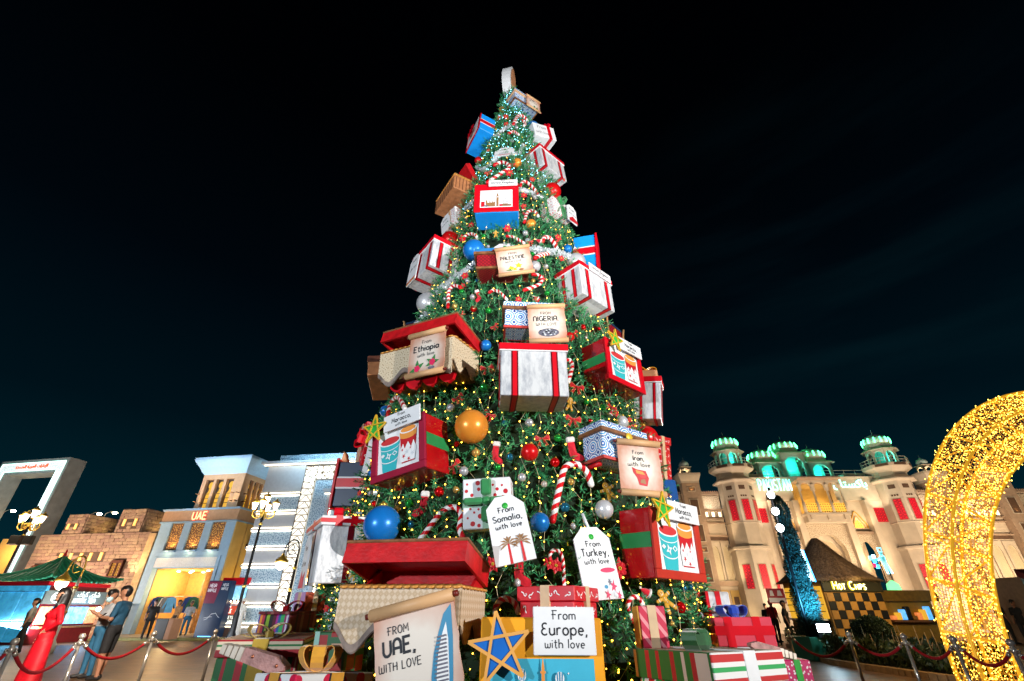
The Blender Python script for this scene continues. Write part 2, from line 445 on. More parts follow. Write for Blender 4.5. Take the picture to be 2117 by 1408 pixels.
# ------------------------------------------------------------------ hand lettering (mono-line strokes)
def _a(cx, cy, rx, ry, a0, a1, n=8):
    return [(cx + rx * math.cos(R_(a0 + (a1 - a0) * i / n)), cy + ry * math.sin(R_(a0 + (a1 - a0) * i / n))) for i in range(n + 1)]
GL = {
 'a': (.55, [_a(.27, .3, .27, .3, 0, 360, 12), [(.54, .6), (.54, 0)]]), 'c': (.45, [_a(.27, .3, .27, .3, 50, 310)]),
 'd': (.55, [_a(.27, .3, .27, .3, 0, 360, 12), [(.54, 1.05), (.54, 0)]]), 'e': (.5, [[(.0, .32), (.5, .32)] + _a(.25, .3, .25, .3, 0, 310)]),
 'g': (.55, [_a(.27, .3, .27, .3, 0, 360, 12), [(.54, .6), (.54, -.15)] + _a(.29, -.15, .25, .2, 0, -150, 6)]),
 'h': (.5, [[(0, 1.05), (0, 0)], _a(.25, .35, .25, .25, 180, 0) + [(.5, 0)]]), 'i': (.08, [[(.04, .6), (.04, 0)], [(.04, .8), (.04, .9)]]),
 'k': (.45, [[(0, 1.05), (0, 0)], [(.42, .6), (.02, .28)], [(.12, .36), (.45, 0)]]), 'l': (.08, [[(.04, 1.05), (.04, 0)]]),
 'm': (.8, [[(0, .6), (0, 0)], _a(.2, .4, .2, .2, 180, 0) + [(.4, 0)], _a(.6, .4, .2, .2, 180, 0) + [(.8, 0)]]),
 'n': (.48, [[(0, .6), (0, 0)], _a(.24, .36, .24, .24, 180, 0) + [(.48, 0)]]), 'o': (.54, [_a(.27, .3, .27, .3, 0, 360, 12)]),
 'p': (.54, [[(0, .6), (0, -.38)], _a(.27, .3, .27, .3, 180, -180, 12)]), 'r': (.35, [[(0, .6), (0, 0)], _a(.22, .36, .22, .24, 180, 50)]),
 's': (.4, [_a(.2, .45, .18, .15, 40, 270, 6) + _a(.2, .15, .2, .15, 90, -140, 6)]), 't': (.42, [[(.18, .95), (.18, .12), (.26, .0), (.4, .02)], [(0, .66), (.4, .66)]]),
 'u': (.5, [[(0, .6), (0, .25)] + _a(.24, .25, .24, .25, 180, 360) + [(.48, .6)], [(.48, .3), (.5, 0)]]), 'v': (.45, [[(0, .6), (.22, 0), (.45, .6)]]),
 'w': (.72, [[(0, .6), (.0, .2)] + _a(.18, .2, .18, .2, 180, 360, 6) + [(.36, .5), (.36, .2)] + _a(.54, .2, .18, .2, 180, 360, 6) + [(.72, .6)]]),
 'y': (.48, [[(0, .6), (.24, .05)], [(.48, .6), (.1, -.38)]]), ',': (.1, [[(.08, .06), (.0, -.2)]]), '.': (.1, [[(.04, 0), (.04, .09)]]), ' ': (.32, []),
 'A': (.6, [[(0, 0), (0, .6)] + _a(.3, .65, .3, .35, 180, 0) + [(.6, 0)], [(0, .4), (.6, .4)]]), 'B': (.55, [[(0, 0), (0, 1)], _a(.1, .77, .4, .23, 90, -90) , _a(.1, .28, .45, .28, 90, -90), [(0, 1), (.1, 1)], [(0, 0), (.1, 0)]]),
 'C': (.55, [_a(.35, .5, .35, .5, 55, 305)]), 'D': (.6, [[(0, 0), (0, 1), (.15, 1)] + _a(.15, .5, .45, .5, 90, -90) + [(0, 0)]]), 'E': (.55, [[(.55, 1), (0, 1), (0, 0), (.55, 0)], [(0, .52), (.45, .52)]]),
 'F': (.6, [[(.08, 0), (.08, 1)], [(-.08, 1), (.6, 1)], [(-.1, .55), (.45, .55)]]), 'G': (.62, [_a(.35, .5, .35, .5, 55, 340) + [(.68, .45), (.42, .45)]]), 'H': (.58, [[(0, 0), (0, 1)], [(.58, 0), (.58, 1)], [(0, .52), (.58, .52)]]),
 'I': (.08, [[(.04, 0), (.04, 1)]]), 'K': (.58, [[(0, 0), (0, 1)], [(.56, 1), (.02, .45)], [(.16, .58), (.58, 0)]]), 'L': (.5, [[(0, 1), (0, 0), (.5, 0)]]), 'M': (.75, [[(0, 0), (.06, 1), (.37, .35), (.7, 1), (.76, 0)]]),
 'N': (.58, [[(0, 0), (0, .65)] + _a(.29, .68, .29, .3, 180, 0) + [(.58, 0)]]), 'O': (.65, [_a(.33, .5, .33, .5, 0, 360, 16)]), 'P': (.52, [[(0, 0), (0, 1), (.12, 1)] + _a(.15, .73, .37, .27, 90, -90) + [(0, .46)]]),
 'R': (.56, [[(0, 0), (0, 1), (.12, 1)] + _a(.15, .73, .37, .27, 90, -90) + [(0, .46)], [(.22, .46), (.56, 0)]]), 'S': (.52, [_a(.27, .75, .25, .25, 30, 270, 7) + _a(.26, .25, .27, .25, 90, -150, 7)]),
 'T': (.6, [[(.3, 0), (.3, 1)], [(0, 1), (.6, 1)]]), 'U': (.6, [[(0, 1), (0, .3)] + _a(.3, .3, .3, .3, 180, 360) + [(.6, 1)]]), 'V': (.55, [[(0, 1), (.27, 0), (.55, 1)]]), 'W': (.85, [[(0, 1), (0, .2)] + _a(.2, .2, .2, .2, 180, 360, 6) + [(.4, .75), (.4, .2)] + _a(.6, .2, .2, .2, 180, 360, 6) + [(.8, 1)]]),
 'X': (.5, [[(0, 0), (.5, 1)], [(0, 1), (.5, 0)]]), 'Y': (.55, [[(0, 1), (.27, .5), (.55, 1)], [(.27, .5), (.27, 0)]]),
}
GL['\u00c1'] = (.6, [[(0, 0), (.3, 1), (.6, 0)], [(.12, .36), (.48, .36)]]); GL['\u00d1'] = (.58, [[(0, 0), (0, 1), (.58, 0), (.58, 1)]])
GL['\u0190'] = (.55, [_a(.32, .76, .26, .24, 40, 270, 7) + _a(.3, .27, .3, .27, 90, 320, 8)])
def text_width(t): return sum(GL[c][0] + .24 for c in t) - .24
def write(mb, t, cx, z, h, y, w=.12, mi=0, ang=0.0, fit=None, depth=None, sq=1.0):
    """letters as ribbons in the xz plane, centred on cx, baseline z; depth makes them solid"""
    W = text_width(t) * h * sq
    if fit and W > fit: h *= fit / W; W = fit
    x = cx - W / 2; k = 0
    ca, sa = math.cos(ang), math.sin(ang)
    for c in t:
        gw, st = GL[c]
        for pl in st:
            pts = []
            for p in pl:
                X, Z = x + p[0] * h * sq - cx, p[1] * h
                pts.append((cx + X * ca - Z * sa, z + X * sa + Z * ca))
            if depth:
                for a_, b_ in zip(pts, pts[1:]): mb.tube([(a_[0], y, a_[1]), (b_[0], y, b_[1])], w * h / 2, 6, mi)
            else: mb.strip(pts, w * h, y - .00025 * (k % 7), mi)
            k += 1
        x += (gw + .24) * h * sq
def arabic(name, body, width, mat_, parent, loc, depth=.03, rz=0.0):
    cu = bpy.data.curves.new(name, 'FONT'); cu.body = body; cu.size = 1.0; cu.align_x = 'CENTER'; cu.extrude = depth; cu.resolution_u = 2
    t = bpy.data.objects.new('tmp', cu); COL.objects.link(t)
    dg = bpy.context.evaluated_depsgraph_get(); dg.update()
    me = bpy.data.meshes.new_from_object(t.evaluated_get(dg))
    bpy.data.objects.remove(t); bpy.data.curves.remove(cu)
    if not len(me.vertices): return None
    co = np.empty(len(me.vertices) * 3); me.vertices.foreach_get('co', co); co = co.reshape(-1, 3)
    s = width / max(1e-6, np.ptp(co[:, 0])); co[:, 0] -= co[:, 0].min() + np.ptp(co[:, 0]) / 2
    new = np.stack([co[:, 0] * s, -co[:, 2], co[:, 1] * s], 1)
    me.vertices.foreach_set('co', new.ravel()); me.update()
    me.materials.clear(); me.materials.append(mat_)
    for p in me.polygons: p.material_index = 0
    me.name = name
    o = bpy.data.objects.new(name, me); COL.objects.link(o); o.parent = parent; o.location = loc; o.rotation_euler = (0, 0, rz)
    return o

# ================================================================== GROUND
def ground_mat():
    m, nt, b = nodes('paving')
    t = nt.nodes.new('ShaderNodeTexCoord')
    br = nt.nodes.new('ShaderNodeTexBrick')
    br.inputs['Scale'].default_value = 1.0
    br.inputs['Brick Width'].default_value = .42; br.inputs['Row Height'].default_value = .21; br.inputs['Mortar Size'].default_value = .006
    br.inputs['Color1'].default_value = (.17, .085, .034, 1); br.inputs['Color2'].default_value = (.085, .044, .018, 1); br.inputs['Mortar'].default_value = (.03, .02, .014, 1)
    nt.links.new(t.outputs['Object'], br.inputs['Vector'])
    n = nt.nodes.new('ShaderNodeTexNoise'); n.inputs['Scale'].default_value = .7; n.inputs['Detail'].default_value = 6
    nt.links.new(t.outputs['Object'], n.inputs['Vector'])
    mr = nt.nodes.new('ShaderNodeMapRange'); mr.inputs['To Min'].default_value = .55; mr.inputs['To Max'].default_value = 1.35
    nt.links.new(n.outputs[0], mr.inputs[0])
    s = nt.nodes.new('ShaderNodeVectorMath'); s.operation = 'SCALE'
    nt.links.new(br.outputs[0], s.inputs[0]); nt.links.new(mr.outputs[0], s.inputs['Scale'])
    nt.links.new(s.outputs[0], b.inputs['Base Color'])
    b.inputs['Roughness'].default_value = .42
    bp = nt.nodes.new('ShaderNodeBump'); bp.inputs['Strength'].default_value = .5; bp.inputs['Distance'].default_value = .01
    nt.links.new(br.outputs['Fac'], bp.inputs['Height']); bp.invert = True
    nt.links.new(bp.outputs[0], b.inputs['Normal'])
    return m
PAVE = ground_mat()
MB().add([(-400, -60, 0), (400, -60, 0), (400, 700, 0), (-400, 700, 0)], [(0, 1, 2, 3)]).obj('ground', PAVE)['kind'] = 'structure'
# raised walk before the shops on the left, with its olive kerb
KERB = mat('olive_kerb_stone', (.2, .17, .05), .6, var=.3, bump=.2)
WALK = mat('pale_walk_slab', (.42, .38, .32), .5, var=.2, vs=1.5)
w_ = MB(); w_.box(-60, -6, 27.2, 60, .004, .12); o = w_.obj('pavement', WALK); o['kind'] = 'structure'
k_ = MB()
for i in range(36): k_.bbox(-60 + i * 1.5 + .006, -58.5 + i * 1.5 - .006, 26.9, 27.195, .002, .135, .015)
o = k_.obj('kerb', KERB); o['kind'] = 'structure'
# the low round stage under the tree
PLINTH = mat('stage_carpet', (.1, .02, .02), .9, var=.2)
MB().lathe([(4.25, .002), (4.25, .4), (4.2, .42), (0, .42)], (0, TD, 0), 64).obj('platform', PLINTH)['kind'] = 'structure'

# ================================================================== THE CHRISTMAS TREE
tree = thing('christmas_tree', 'giant cone shaped artificial Christmas tree covered in gifts and lights', 'christmas tree', (0, TD, 0))
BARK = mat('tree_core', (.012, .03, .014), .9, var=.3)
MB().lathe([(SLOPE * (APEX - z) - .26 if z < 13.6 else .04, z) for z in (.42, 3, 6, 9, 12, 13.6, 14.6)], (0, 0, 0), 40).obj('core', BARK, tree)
MB().tube([(0, 0, .4), (0, 0, 14.9)], [.16, .05], 10).obj('trunk', DARKWOOD, tree)
def needle_mat():
    m, nt, b = nodes('tree_needles')
    g = nt.nodes.new('ShaderNodeNewGeometry')
    r = nt.nodes.new('ShaderNodeValToRGB'); e = r.color_ramp.elements
    e[0].position, e[0].color = 0, (.006, .085, .03, 1)
    e[1].position, e[1].color = 1, (.12, .45, .17, 1)
    q = e.new(.55); q.color = (.03, .26, .1, 1)
    nt.links.new(g.outputs['Random Per Island'], r.inputs[0])
    nt.links.new(r.outputs[0], b.inputs['Base Color'])
    b.inputs['Roughness'].default_value = .42
    return m
def build_foliage():
    N = 15500
    z = np.empty(0)
    while len(z) < N:
        c = nrg.uniform(.45, 14.75, N * 2); keep = nrg.uniform(0, 1, N * 2) < (APEX - c) / APEX + .06
        z = np.concatenate([z, c[keep]])
    z = z[:N]
    a = nrg.uniform(0, 2 * np.pi, N)
    rr = SLOPE * (APEX - z) + nrg.normal(-.05, .05, N) + .05 * np.sin(a * 9 + z * 3) * np.sin(z * 5.1 + a * 2)
    pos = np.stack([rr * np.cos(a), rr * np.sin(a), z], 1)
    out = np.stack([np.cos(a), np.sin(a), np.full(N, .1)], 1) + nrg.normal(0, .45, (N, 3))
    out /= np.linalg.norm(out, axis=1, keepdims=True)
    K = 13                                                   # needles per sprig, each a thin bent blade of two triangles
    L = nrg.uniform(.10, .2, N)
    up = np.where(np.abs(out[:, 2:3]) < .9, np.array([[0, 0, 1.0]]), np.array([[1.0, 0, 0]]))
    s1 = np.cross(out, up); s1 /= np.linalg.norm(s1, axis=1, keepdims=True); s2 = np.cross(out, s1)
    V = []; 
    for k in range(K):
        t = k / (K - 1)
        th = 2.4 * k + nrg.uniform(0, 6.28, N)
        side = s1 * np.cos(th)[:, None] + s2 * np.sin(th)[:, None]
        base = pos + out * (L * t * .85)[:, None]
        d = out * (.45 + .6 * t) + side * (1.0 - .55 * t); d /= np.linalg.norm(d, axis=1, keepdims=True)
        ln = (.075 - .02 * t) * nrg.uniform(.75, 1.25, N)
        w = np.cross(d, out); w /= np.maximum(1e-6, np.linalg.norm(w, axis=1, keepdims=True)); w *= .0065
        tip = base + d * ln[:, None]
        V.append(np.stack([base - w, base + w, tip + w * .55, tip - w * .55], 1))
    V = np.stack(V, 1).reshape(-1, 3)
    nf = len(V) // 4
    me = bpy.data.meshes.new('foliage')
    me.vertices.add(len(V)); me.vertices.foreach_set('co', V.ravel())
    me.loops.add(nf * 4); me.loops.foreach_set('vertex_index', np.arange(nf * 4, dtype=np.int32))
    me.polygons.add(nf); me.polygons.foreach_set('loop_start', np.arange(0, nf * 4, 4, dtype=np.int32))
    me.update(calc_edges=True); me.materials.append(needle_mat())
    o = bpy.data.objects.new('foliage', me); COL.objects.link(o); o.parent = tree; o['kind'] = 'stuff'
build_foliage()
# light strings: wires running down the cone with a bulb every hand's breadth
WARM = mat('warm_bulb', (1, .7, .3), .3, emit=(1, .5, .035), es=15, var=0)
COOL = mat('cool_bulb', (.6, .9, 1), .3, emit=(.22, .74, 1), es=12, var=0)
WIRE = mat('light_wire', (.5, .42, .26), .5, var=0)
def octa(V, F, p, r):
    o = len(V); x, y, z = p
    V += [(x + r, y, z), (x - r, y, z), (x, y + r, z), (x, y - r, z), (x, y, z + r), (x, y, z - r)]
    F += [(o, o + 2, o + 4), (o + 2, o + 1, o + 4), (o + 1, o + 3, o + 4), (o + 3, o, o + 4), (o + 2, o, o + 5), (o + 1, o + 2, o + 5), (o + 3, o + 1, o + 5), (o, o + 3, o + 5)]
def strings():
    warm = ([], []); cool = ([], []); wires = MB()
    NS = 74
    for s in range(NS):
        a = 2 * math.pi * (s + rnd.uniform(-.3, .3)) / NS
        top = 9.6 if s % 2 else 12.5
        if s % 4 == 1: top = 6.0
        z = .6; pts = []
        while z < top:
            aa = a + rnd.gauss(0, .018); rr = SLOPE * (APEX - z) + rnd.uniform(.0, .08)
            p = (rr * math.cos(aa), rr * math.sin(aa), z)
            pts.append(p)
            V, F = warm if (z < 9.3 or rnd.random() < .25) else cool
            octa(V, F, p, rnd.uniform(.0065, .0115))
            z += rnd.uniform(.1, .2) * (1 if z < 4 else 1.9)
        wires.tube(pts, .0032, 3, smooth=False, cap=False)
    for i in range(720):                                   # the crowded cool lights near the tip and along the garland
        z = 9.8 + 4.8 * rnd.random() ** 1.2; a = rnd.uniform(0, 6.283); rr = SLOPE * (APEX - z) + rnd.uniform(.0, .07)
        octa(*cool, (rr * math.cos(a), rr * math.sin(a), z), rnd.uniform(.007, .012))
    for i in range(900):
        z = .6 + 3.4 * rnd.random() ** 1.3; a = rnd.uniform(0, 6.283); rr = SLOPE * (APEX - z) + rnd.uniform(-.06, .06)
        octa(*warm, (rr * math.cos(a), rr * math.sin(a), z), rnd.uniform(.0075, .012))
    ls = bpy.data.meshes.new('fairy_lights'); V, F = warm; n0 = len(F)
    off = len(V); V2 = V + cool[0]; F2 = F + [tuple(i + off for i in f) for f in cool[1]]
    ls.from_pydata(V2, [], F2); ls.materials.append(WARM); ls.materials.append(COOL)
    ls.polygons.foreach_set('material_index', [0] * n0 + [1] * (len(F2) - n0)); ls.update()
    o = bpy.data.objects.new('fairy_lights', ls); COL.objects.link(o); o.location = (0, TD, 0)
    tag(o, 'warm and cool white fairy lights wound all over the Christmas tree', 'fairy lights', kind='stuff')
    w = wires.obj('wire', WIRE, o); w['kind'] = 'stuff'
strings()
# silver garland lying across the tree in stretches
TINSEL = mat('silver_tinsel', (.78, .84, .88), .25, metal=.25, var=0)
def garland(pxs, w, label):
    pts = smooth_path([on_tree(x, y, .05)[0] for x, y in pxs], 8)
    V, F = [], []
    for i in range(len(pts) - 1):
        for k in range(60):
            p = pts[i].lerp(pts[i + 1], rnd.random())
            d = Vector((rnd.gauss(0, 1), rnd.gauss(0, 1), rnd.gauss(0, 1))).normalized()
            e = d.cross(Vector((rnd.gauss(0, 1), rnd.gauss(0, 1), rnd.gauss(0, 1)))).normalized() * .006
            q = p + d * w * rnd.uniform(.6, 1.1)
            o = len(V); V += [p - e, p + e, q + e * .6, q - e * .6]; F.append((o, o + 1, o + 2, o + 3))
    m = MB().add(V, F); m.tube(pts, w * .35, 6)
    tag(m.obj('tinsel_garland', TINSEL), label, 'garland', 'silver tinsel garlands')
garland([(986, 345), (1000, 350), (1018, 337), (1030, 323), (1070, 318), (1082, 300)], .065, 'silver tinsel garland just under the small tag near the tip')
garland([(1022, 284), (1040, 268), (1052, 262), (1068, 255)], .06, 'highest short silver tinsel garland, near the tip of the tree')
garland([(1076, 392), (1100, 399), (1126, 411)], .065, 'silver tinsel garland between the skyline gift and the big red bauble')
garland([(962, 432), (972, 423), (984, 412)], .06, 'short silver tinsel garland behind the polka dot gift on the dark side')
garland([(1088, 514), (1110, 516), (1135, 520), (1160, 525), (1180, 533)], .085, 'silver tinsel garland running from the blue lidded chest to the silver bauble')
garland([(898, 606), (922, 590), (945, 573), (966, 560), (984, 545)], .085, 'silver tinsel garland under the striped marble gift, reaching the big blue bauble')  # plum is the red frame with the left gift's shade put into its colour
garland([(858, 676), (872, 660), (884, 648)], .08, 'silver tinsel garland below the big silver bauble')

# ================================================================== BUILDINGS, LEFT
PALE = mat('pale_blue_plaster', (.28, .44, .60), .65, var=.08, bump=.05)
BEIGE = mat('beige_plaster', (.47, .29, .17), .75, var=.12, bump=.1)
YELLOWWALL = mat('ochre_plaster', (.55, .36, .12), .7, var=.15, vs=1.2)
CREAM = mat('cream_plaster', (.52, .43, .34), .7, var=.1, vs=2, bump=.06)
GREYPANEL = mat('grey_cladding', (.26, .29, .29), .5, var=.18, vs=2)
STONE = [mat('stone_%s' % n, c, .85, var=.3, vs=7, bump=.6, bs=18) for n, c in (('tan', (.30, .21, .15)), ('rose', (.27, .18, .14)), ('sand', (.34, .25, .17)))]
JOINT = mat('stone_joint', (.09, .06, .045), .9, var=.2)
GLOWWARM = mat('warm_light_panel', (1, .8, .5), .5, emit=(1, .55, .12), es=1.0, var=0)
GLOWWHITE = mat('warm_white_led', (1, .95, .85), .5, emit=(1, .84, .58), es=8, var=0)
GLOWYEL = mat('yellow_lit_glass', (.2, .1, .02), .5, emit=(1, .52, .04), es=.8, var=.25, vs=3)
LAMPGLASS = mat('lantern_glass', (1, .9, .8), .3, emit=(1, .86, .66), es=9, var=0)
LAMPBULB = mat('ceiling_spot_glow', (1, .9, .7), .3, emit=(1, .8, .5), es=30, var=0)
def frm(root):                                              # local -> world
    return lambda p: root.matrix_basis @ Vector(p)

# --- the tall light-edged frame, far left
fr_root = thing('frame_monument', 'tall grey rectangular frame gate edged with white light, red writing on top', 'gate', (-43.1, 38.4, 0), R_(-11.4))
W_, T_ = 7.09, 12.1
m = MB(); m.box(0, .95, 0, 1.35, 0, T_); m.obj('jamb', GREYPANEL, fr_root)
m = MB(); m.box(W_ - .95, W_, 0, 1.35, 0, T_); m.obj('jamb', GREYPANEL, fr_root)
m = MB(); m.box(.951, W_ - .951, 0, 1.35, 10.95, T_); m.obj('header', GREYPANEL, fr_root)
LEDTEX = voro('white_led_fretwork', 9, [(0, (.9, .95, .95)), (.38, (.5, .62, .62))], randomness=1)
lm = LEDTEX.node_tree.nodes['Principled BSDF']; lm.inputs['Emission Strength'].default_value = .85
LEDTEX.node_tree.links.new(LEDTEX.node_tree.nodes['Color Ramp'].outputs[0], lm.inputs['Emission Color'])
TEALLED = mat('teal_white_led', (.8, 1, .95), .4, emit=(.55, 1, .86), es=2.6, var=0)
m = MB(); m.box(.3, .78, -.03, -.005, 0, 11.2); m.box(W_ - .78, W_ - .3, -.03, -.005, 0, 11.2); m.box(.3, W_ - .3, -.03, -.005, 11.205, 11.8); m.obj('fretwork_band', LEDTEX, fr_root)
m = MB()
for a, b in ((.26, .3), (.78, .82), (W_ - .82, W_ - .78), (W_ - .3, W_ - .26)): m.box(a, b, -.06, -.003, 0, 11.8 if a < .5 or a > W_ - .4 else 11.16)
m.box(.3, W_ - .3, -.06, -.003, 11.8, 11.85); m.box(.82, W_ - .82, -.06, -.003, 11.16, 11.2); m.obj('light_strip', TEALLED, fr_root)
REDSIGN = mat('red_lit_letters', (.8, .05, .02), .5, emit=(1, .09, .02), es=1.6, var=0)
# Arabic "United Arab Emirates" in shaped forms, set right to left
def shaped(s):
    F = {'ا': ('ﺍ', 'ﺎ', 0), 'ل': ('ﻝ', 'ﻞ', 'ﻟ', 'ﻠ'), 'إ': ('ﺇ', 'ﺈ', 0), 'م': ('ﻡ', 'ﻢ', 'ﻣ', 'ﻤ'), 'ر': ('ﺭ', 'ﺮ', 0), 'ت': ('ﺕ', 'ﺖ', 'ﺗ', 'ﺘ'), 'ع': ('ﻉ', 'ﻊ', 'ﻋ', 'ﻌ'), 'ب': ('ﺏ', 'ﺐ', 'ﺑ', 'ﺒ'),
         'ي': ('ﻱ', 'ﻲ', 'ﻳ', 'ﻴ'), 'ة': ('ﺓ', 'ﺔ', 0), 'ح': ('ﺡ', 'ﺢ', 'ﺣ', 'ﺤ'), 'د': ('ﺩ', 'ﺪ', 0), 'ك': ('ﻙ', 'ﻚ', 'ﻛ', 'ﻜ'), 'س': ('ﺱ', 'ﺲ', 'ﺳ', 'ﺴ'), 'ن': ('ﻥ', 'ﻦ', 'ﻧ', 'ﻨ'), 'ش': ('ﺵ', 'ﺶ', 'ﺷ', 'ﺸ')}
    out = []
    for i, c in enumerate(s):
        if c not in F: out.append(c); continue
        f = F[c]; pj = i > 0 and s[i - 1] in F and F[s[i - 1]][2] != 0; nj = i + 1 < len(s) and s[i + 1] in F and f[2] != 0
        out.append(f[3] if pj and nj else f[2] if nj else f[1] if pj else f[0])
    return ''.join(out[::-1])
arabic('lettering', shaped('الإمارات العربية المتحدة'), 3.3, REDSIGN, fr_root, (W_ / 2, -.05, 11.4))
m = MB(); m.box(1.0, 6.0, 2.2, 3.0, 0, 6.3); m.obj('wall', YELLOWWALL, fr_root)
m = MB(); m.box(4.1, 5.9, 1.5, 2.1, 6.35, 8.7); m.obj('inner_block', GREYPANEL, fr_root)
point('gate_glow', frm(fr_root)((3.0, .7, 5.2)), 420, (1, .62, .24), .3)
area('gate_wash', (-40, 33, 7.5), (-39, 38, 10.5), 260, (.75, .95, 1), 2, 2)

# --- the stone fort
fort = thing('stone_building', 'low stone block fort with two square turrets and slit windows', 'building', (-31.25, 32.55, 0), R_(-10.0))
FW = 9.0
m = MB(); m.box(0, FW, .05, 3.2, 0, 5.62); m.obj('wall', JOINT, fort)
TUR = ((1.55, 3.05, 6.85), (5.62, 7.52, 7.05))
for a, b, h in TUR:
    m = MB(); m.box(a, b, .052, 2.2, 5.62, h); m.obj('turret', JOINT, fort)
stone_me = []
for i in range(9):
    q = MB(); q.bbox(-.5, .5, -.5, .5, -.5, .5, .07 + .02 * (i % 3))
    q.v = [(x + rnd.uniform(-.018, .018), y, z + rnd.uniform(-.03, .03)) for x, y, z in q.v]
    stone_me.append(q.mesh('stone', STONE[i % 3]))
nstone = [0]
extra = [MB(), MB(), MB()]
def lay(u0, u1, z0, z1, y, rowh=.2, holes=(), side=None, parts=True):
    z = z0
    while z < z1 - .05:
        h = min(rowh * rnd.uniform(.85, 1.15), z1 - z)
        if z1 - z - h < .08: h = z1 - z
        u = u0 - rnd.uniform(0, .2)
        while u < u1:
            w = rnd.uniform(.28, .56); a, b = max(u, u0), min(u + w, u1); u += w
            if b - a < .06: continue
            if any(a < hx1 and b > hx0 and z < hz1 and z + h > hz0 for hx0, hx1, hz0, hz1 in holes): continue
            pr = rnd.uniform(.05, .085); g = .007
            if side is None and parts and nstone[0] < 292:
                inst('stone', stone_me[rnd.randrange(9)], fort, ((a + b) / 2, y - pr / 2 + .03, z + h / 2), (0, 0, 0), (b - a - 2 * g, pr, h - 2 * g)); nstone[0] += 1
            elif side is None: extra[rnd.randrange(3)].bbox(a + g, b - g, y - pr + .03, y + .03, z + g, z + h - g, .016)
            else: extra[rnd.randrange(3)].bbox(side - .03, side + pr - .03, a + g, b - g, z + g, z + h - g, .016)
        z += h
slits = [(2.25, 2.45), (3.0, 3.2), (3.78, 3.98), (4.5, 4.7), (5.28, 5.48)]
holes = [(a, b, 4.0, 4.45) for a, b in slits] + [(6.5, 7.35, 3.1, 3.98), (.7, 1.55, 2.9, 3.75)]
th = [(1.75, 1.93, 5.9, 6.24), (2.35, 2.53, 5.9, 6.24), (6.02, 6.2, 6.0, 6.42), (6.85, 7.03, 6.0, 6.42)]
lay(0, FW - .55, 2.9, 5.6, .05, holes=holes)
for a, b, h in TUR: lay(a, b, 5.64, h - .02, .052, holes=th, parts=False); lay(.08, 2.2, 5.64, h - .02, 0, side=b, parts=False)
lay(0, FW - .55, .1, 2.9, .05, rowh=.24, parts=False)
for i in range(3): s_ = extra[i].obj('stonework', STONE[i], fort); s_['kind'] = 'stuff'
SLIT = mat('slit_window_glow', (1, .6, .2), .6, emit=(1, .5, .13), es=.8, var=.2, vs=4)
for a, b, c, d in holes[:5] + th:
    q = MB(); q.box(a, b, .0, .045, c, d); q.obj('slit_window', SLIT, fort)
for a, b, c, d in holes[5:]:
    q = MB(); q.box(a, b, -.14, .04, d - .14, d); q.box(a, a + .08, -.12, .04, c, d); q.box(b - .08, b, -.12, .04, c, d); q.box((a + b) / 2 - .04, (a + b) / 2 + .04, -.1, .04, c, d); q.box(a - .03, b + .03, -.16, .04, c - .07, c)
    for t in (.15, .5, .85): q.box(a + (b - a) * t - .04, a + (b - a) * t + .04, -.12, .04, c - .22, c - .07)
    w0 = q.obj('window', DARKWOOD, fort)
    q = MB(); q.box(a + .06, b - .06, -.03, .0, c, d - .1); q.obj('pane', GLOWYEL, w0)
    q = MB()
    for t in range(1, 8): q.box(a + .06 + (b - a - .12) * t / 8 - .012, a + .06 + (b - a - .12) * t / 8 + .012, -.06, -.035, c, d)
    for t in range(1, 6): q.box(a + .06, b - .06, -.062, -.033, c + (d - c) * t / 6 - .012, c + (d - c) * t / 6 + .012)
    q.obj('lattice', DARKWOOD, w0)
m = MB(); m.box(FW - .54, FW - .05, -.06, .05, 0, 5.5); m.obj('corner_pilaster', mat('sand_plaster', (.5, .35, .18), .8, var=.25, bump=.3), fort)
L = frm(fort)
for u, p in ((1.3, 45), (8.2, 60)): spot('fort_uplight', L((u, -.7, 2.6)), L((u + .1, .1, 5.2)), p * 9, (1, .66, .34), 70, .8, .05)
area('fort_wash', L((4.5, -6, 1.2)), L((4.5, 0, 4.5)), 1900, (1, .70, .50), 7, .5)
for t, (a, b, h) in enumerate(TUR): spot('turret_uplight', L((b + .9, 1.2, 5.8)), L((b, 1.1, 6.5)), 60, (1, .68, .28), 120, .8, .05)

# --- the UAE pavilion
uae = thing('pavilion_building', 'pale blue shop pavilion with beige wind tower and red UAE sign', 'building', (-22.4, 31.0, 0), R_(-10.7))
UW = 5.4
m = MB(); m.box(0, .6, 0, .3, 0, 3.5); m.box(4.85, UW, 0, .3, 0, 3.5); m.box(0, UW, 0, .3, 3.502, 4.5)
for a, b in ((0, .8), (1.72, 2.22), (3.22, 3.74), (4.72, UW)): m.box(a, b, 0, .3, 4.502, 6.05)
m.obj('wall', PALE, uae)
m = MB(); m.box(-.06, UW + .06, -.1, .2, 6.06, 6.14); m.box(-.1, UW + .1, -.14, .2, 6.79, 6.9); m.box(-.1, UW + .1, .2, 3.1, 6.79, 6.9); m.box(UW - .2, UW + .06, .2, 3.1, 6.06, 6.14); m.obj('ledge', PALE, uae)
m = MB(); m.box(-.02, UW + .02, -.04, 3.05, 6.141, 6.789); m.obj('parapet', BEIGE, uae)
m = MB(); m.box(UW - .25, UW, .301, 3.0, 0, 6.05)
m.obj('side_wall', YELLOWWALL, uae)
m = MB(); m.box(UW, UW + .1, .02, .5, 0, 6.04); m.box(UW, UW + .1, 1.0, 1.25, 0, 6.04); m.obj('pilaster', YELLOWWALL, uae)
m = MB(); m.box(UW + .002, UW + .22, 1.3, 3.0, 4.7, 4.9); m.obj('lintel', DARKWOOD, uae)
m = MB(); m.box(UW + .002, UW + .06, 1.4, 2.9, .1, 2.3); m.obj('side_door', DARKWOOD, uae)
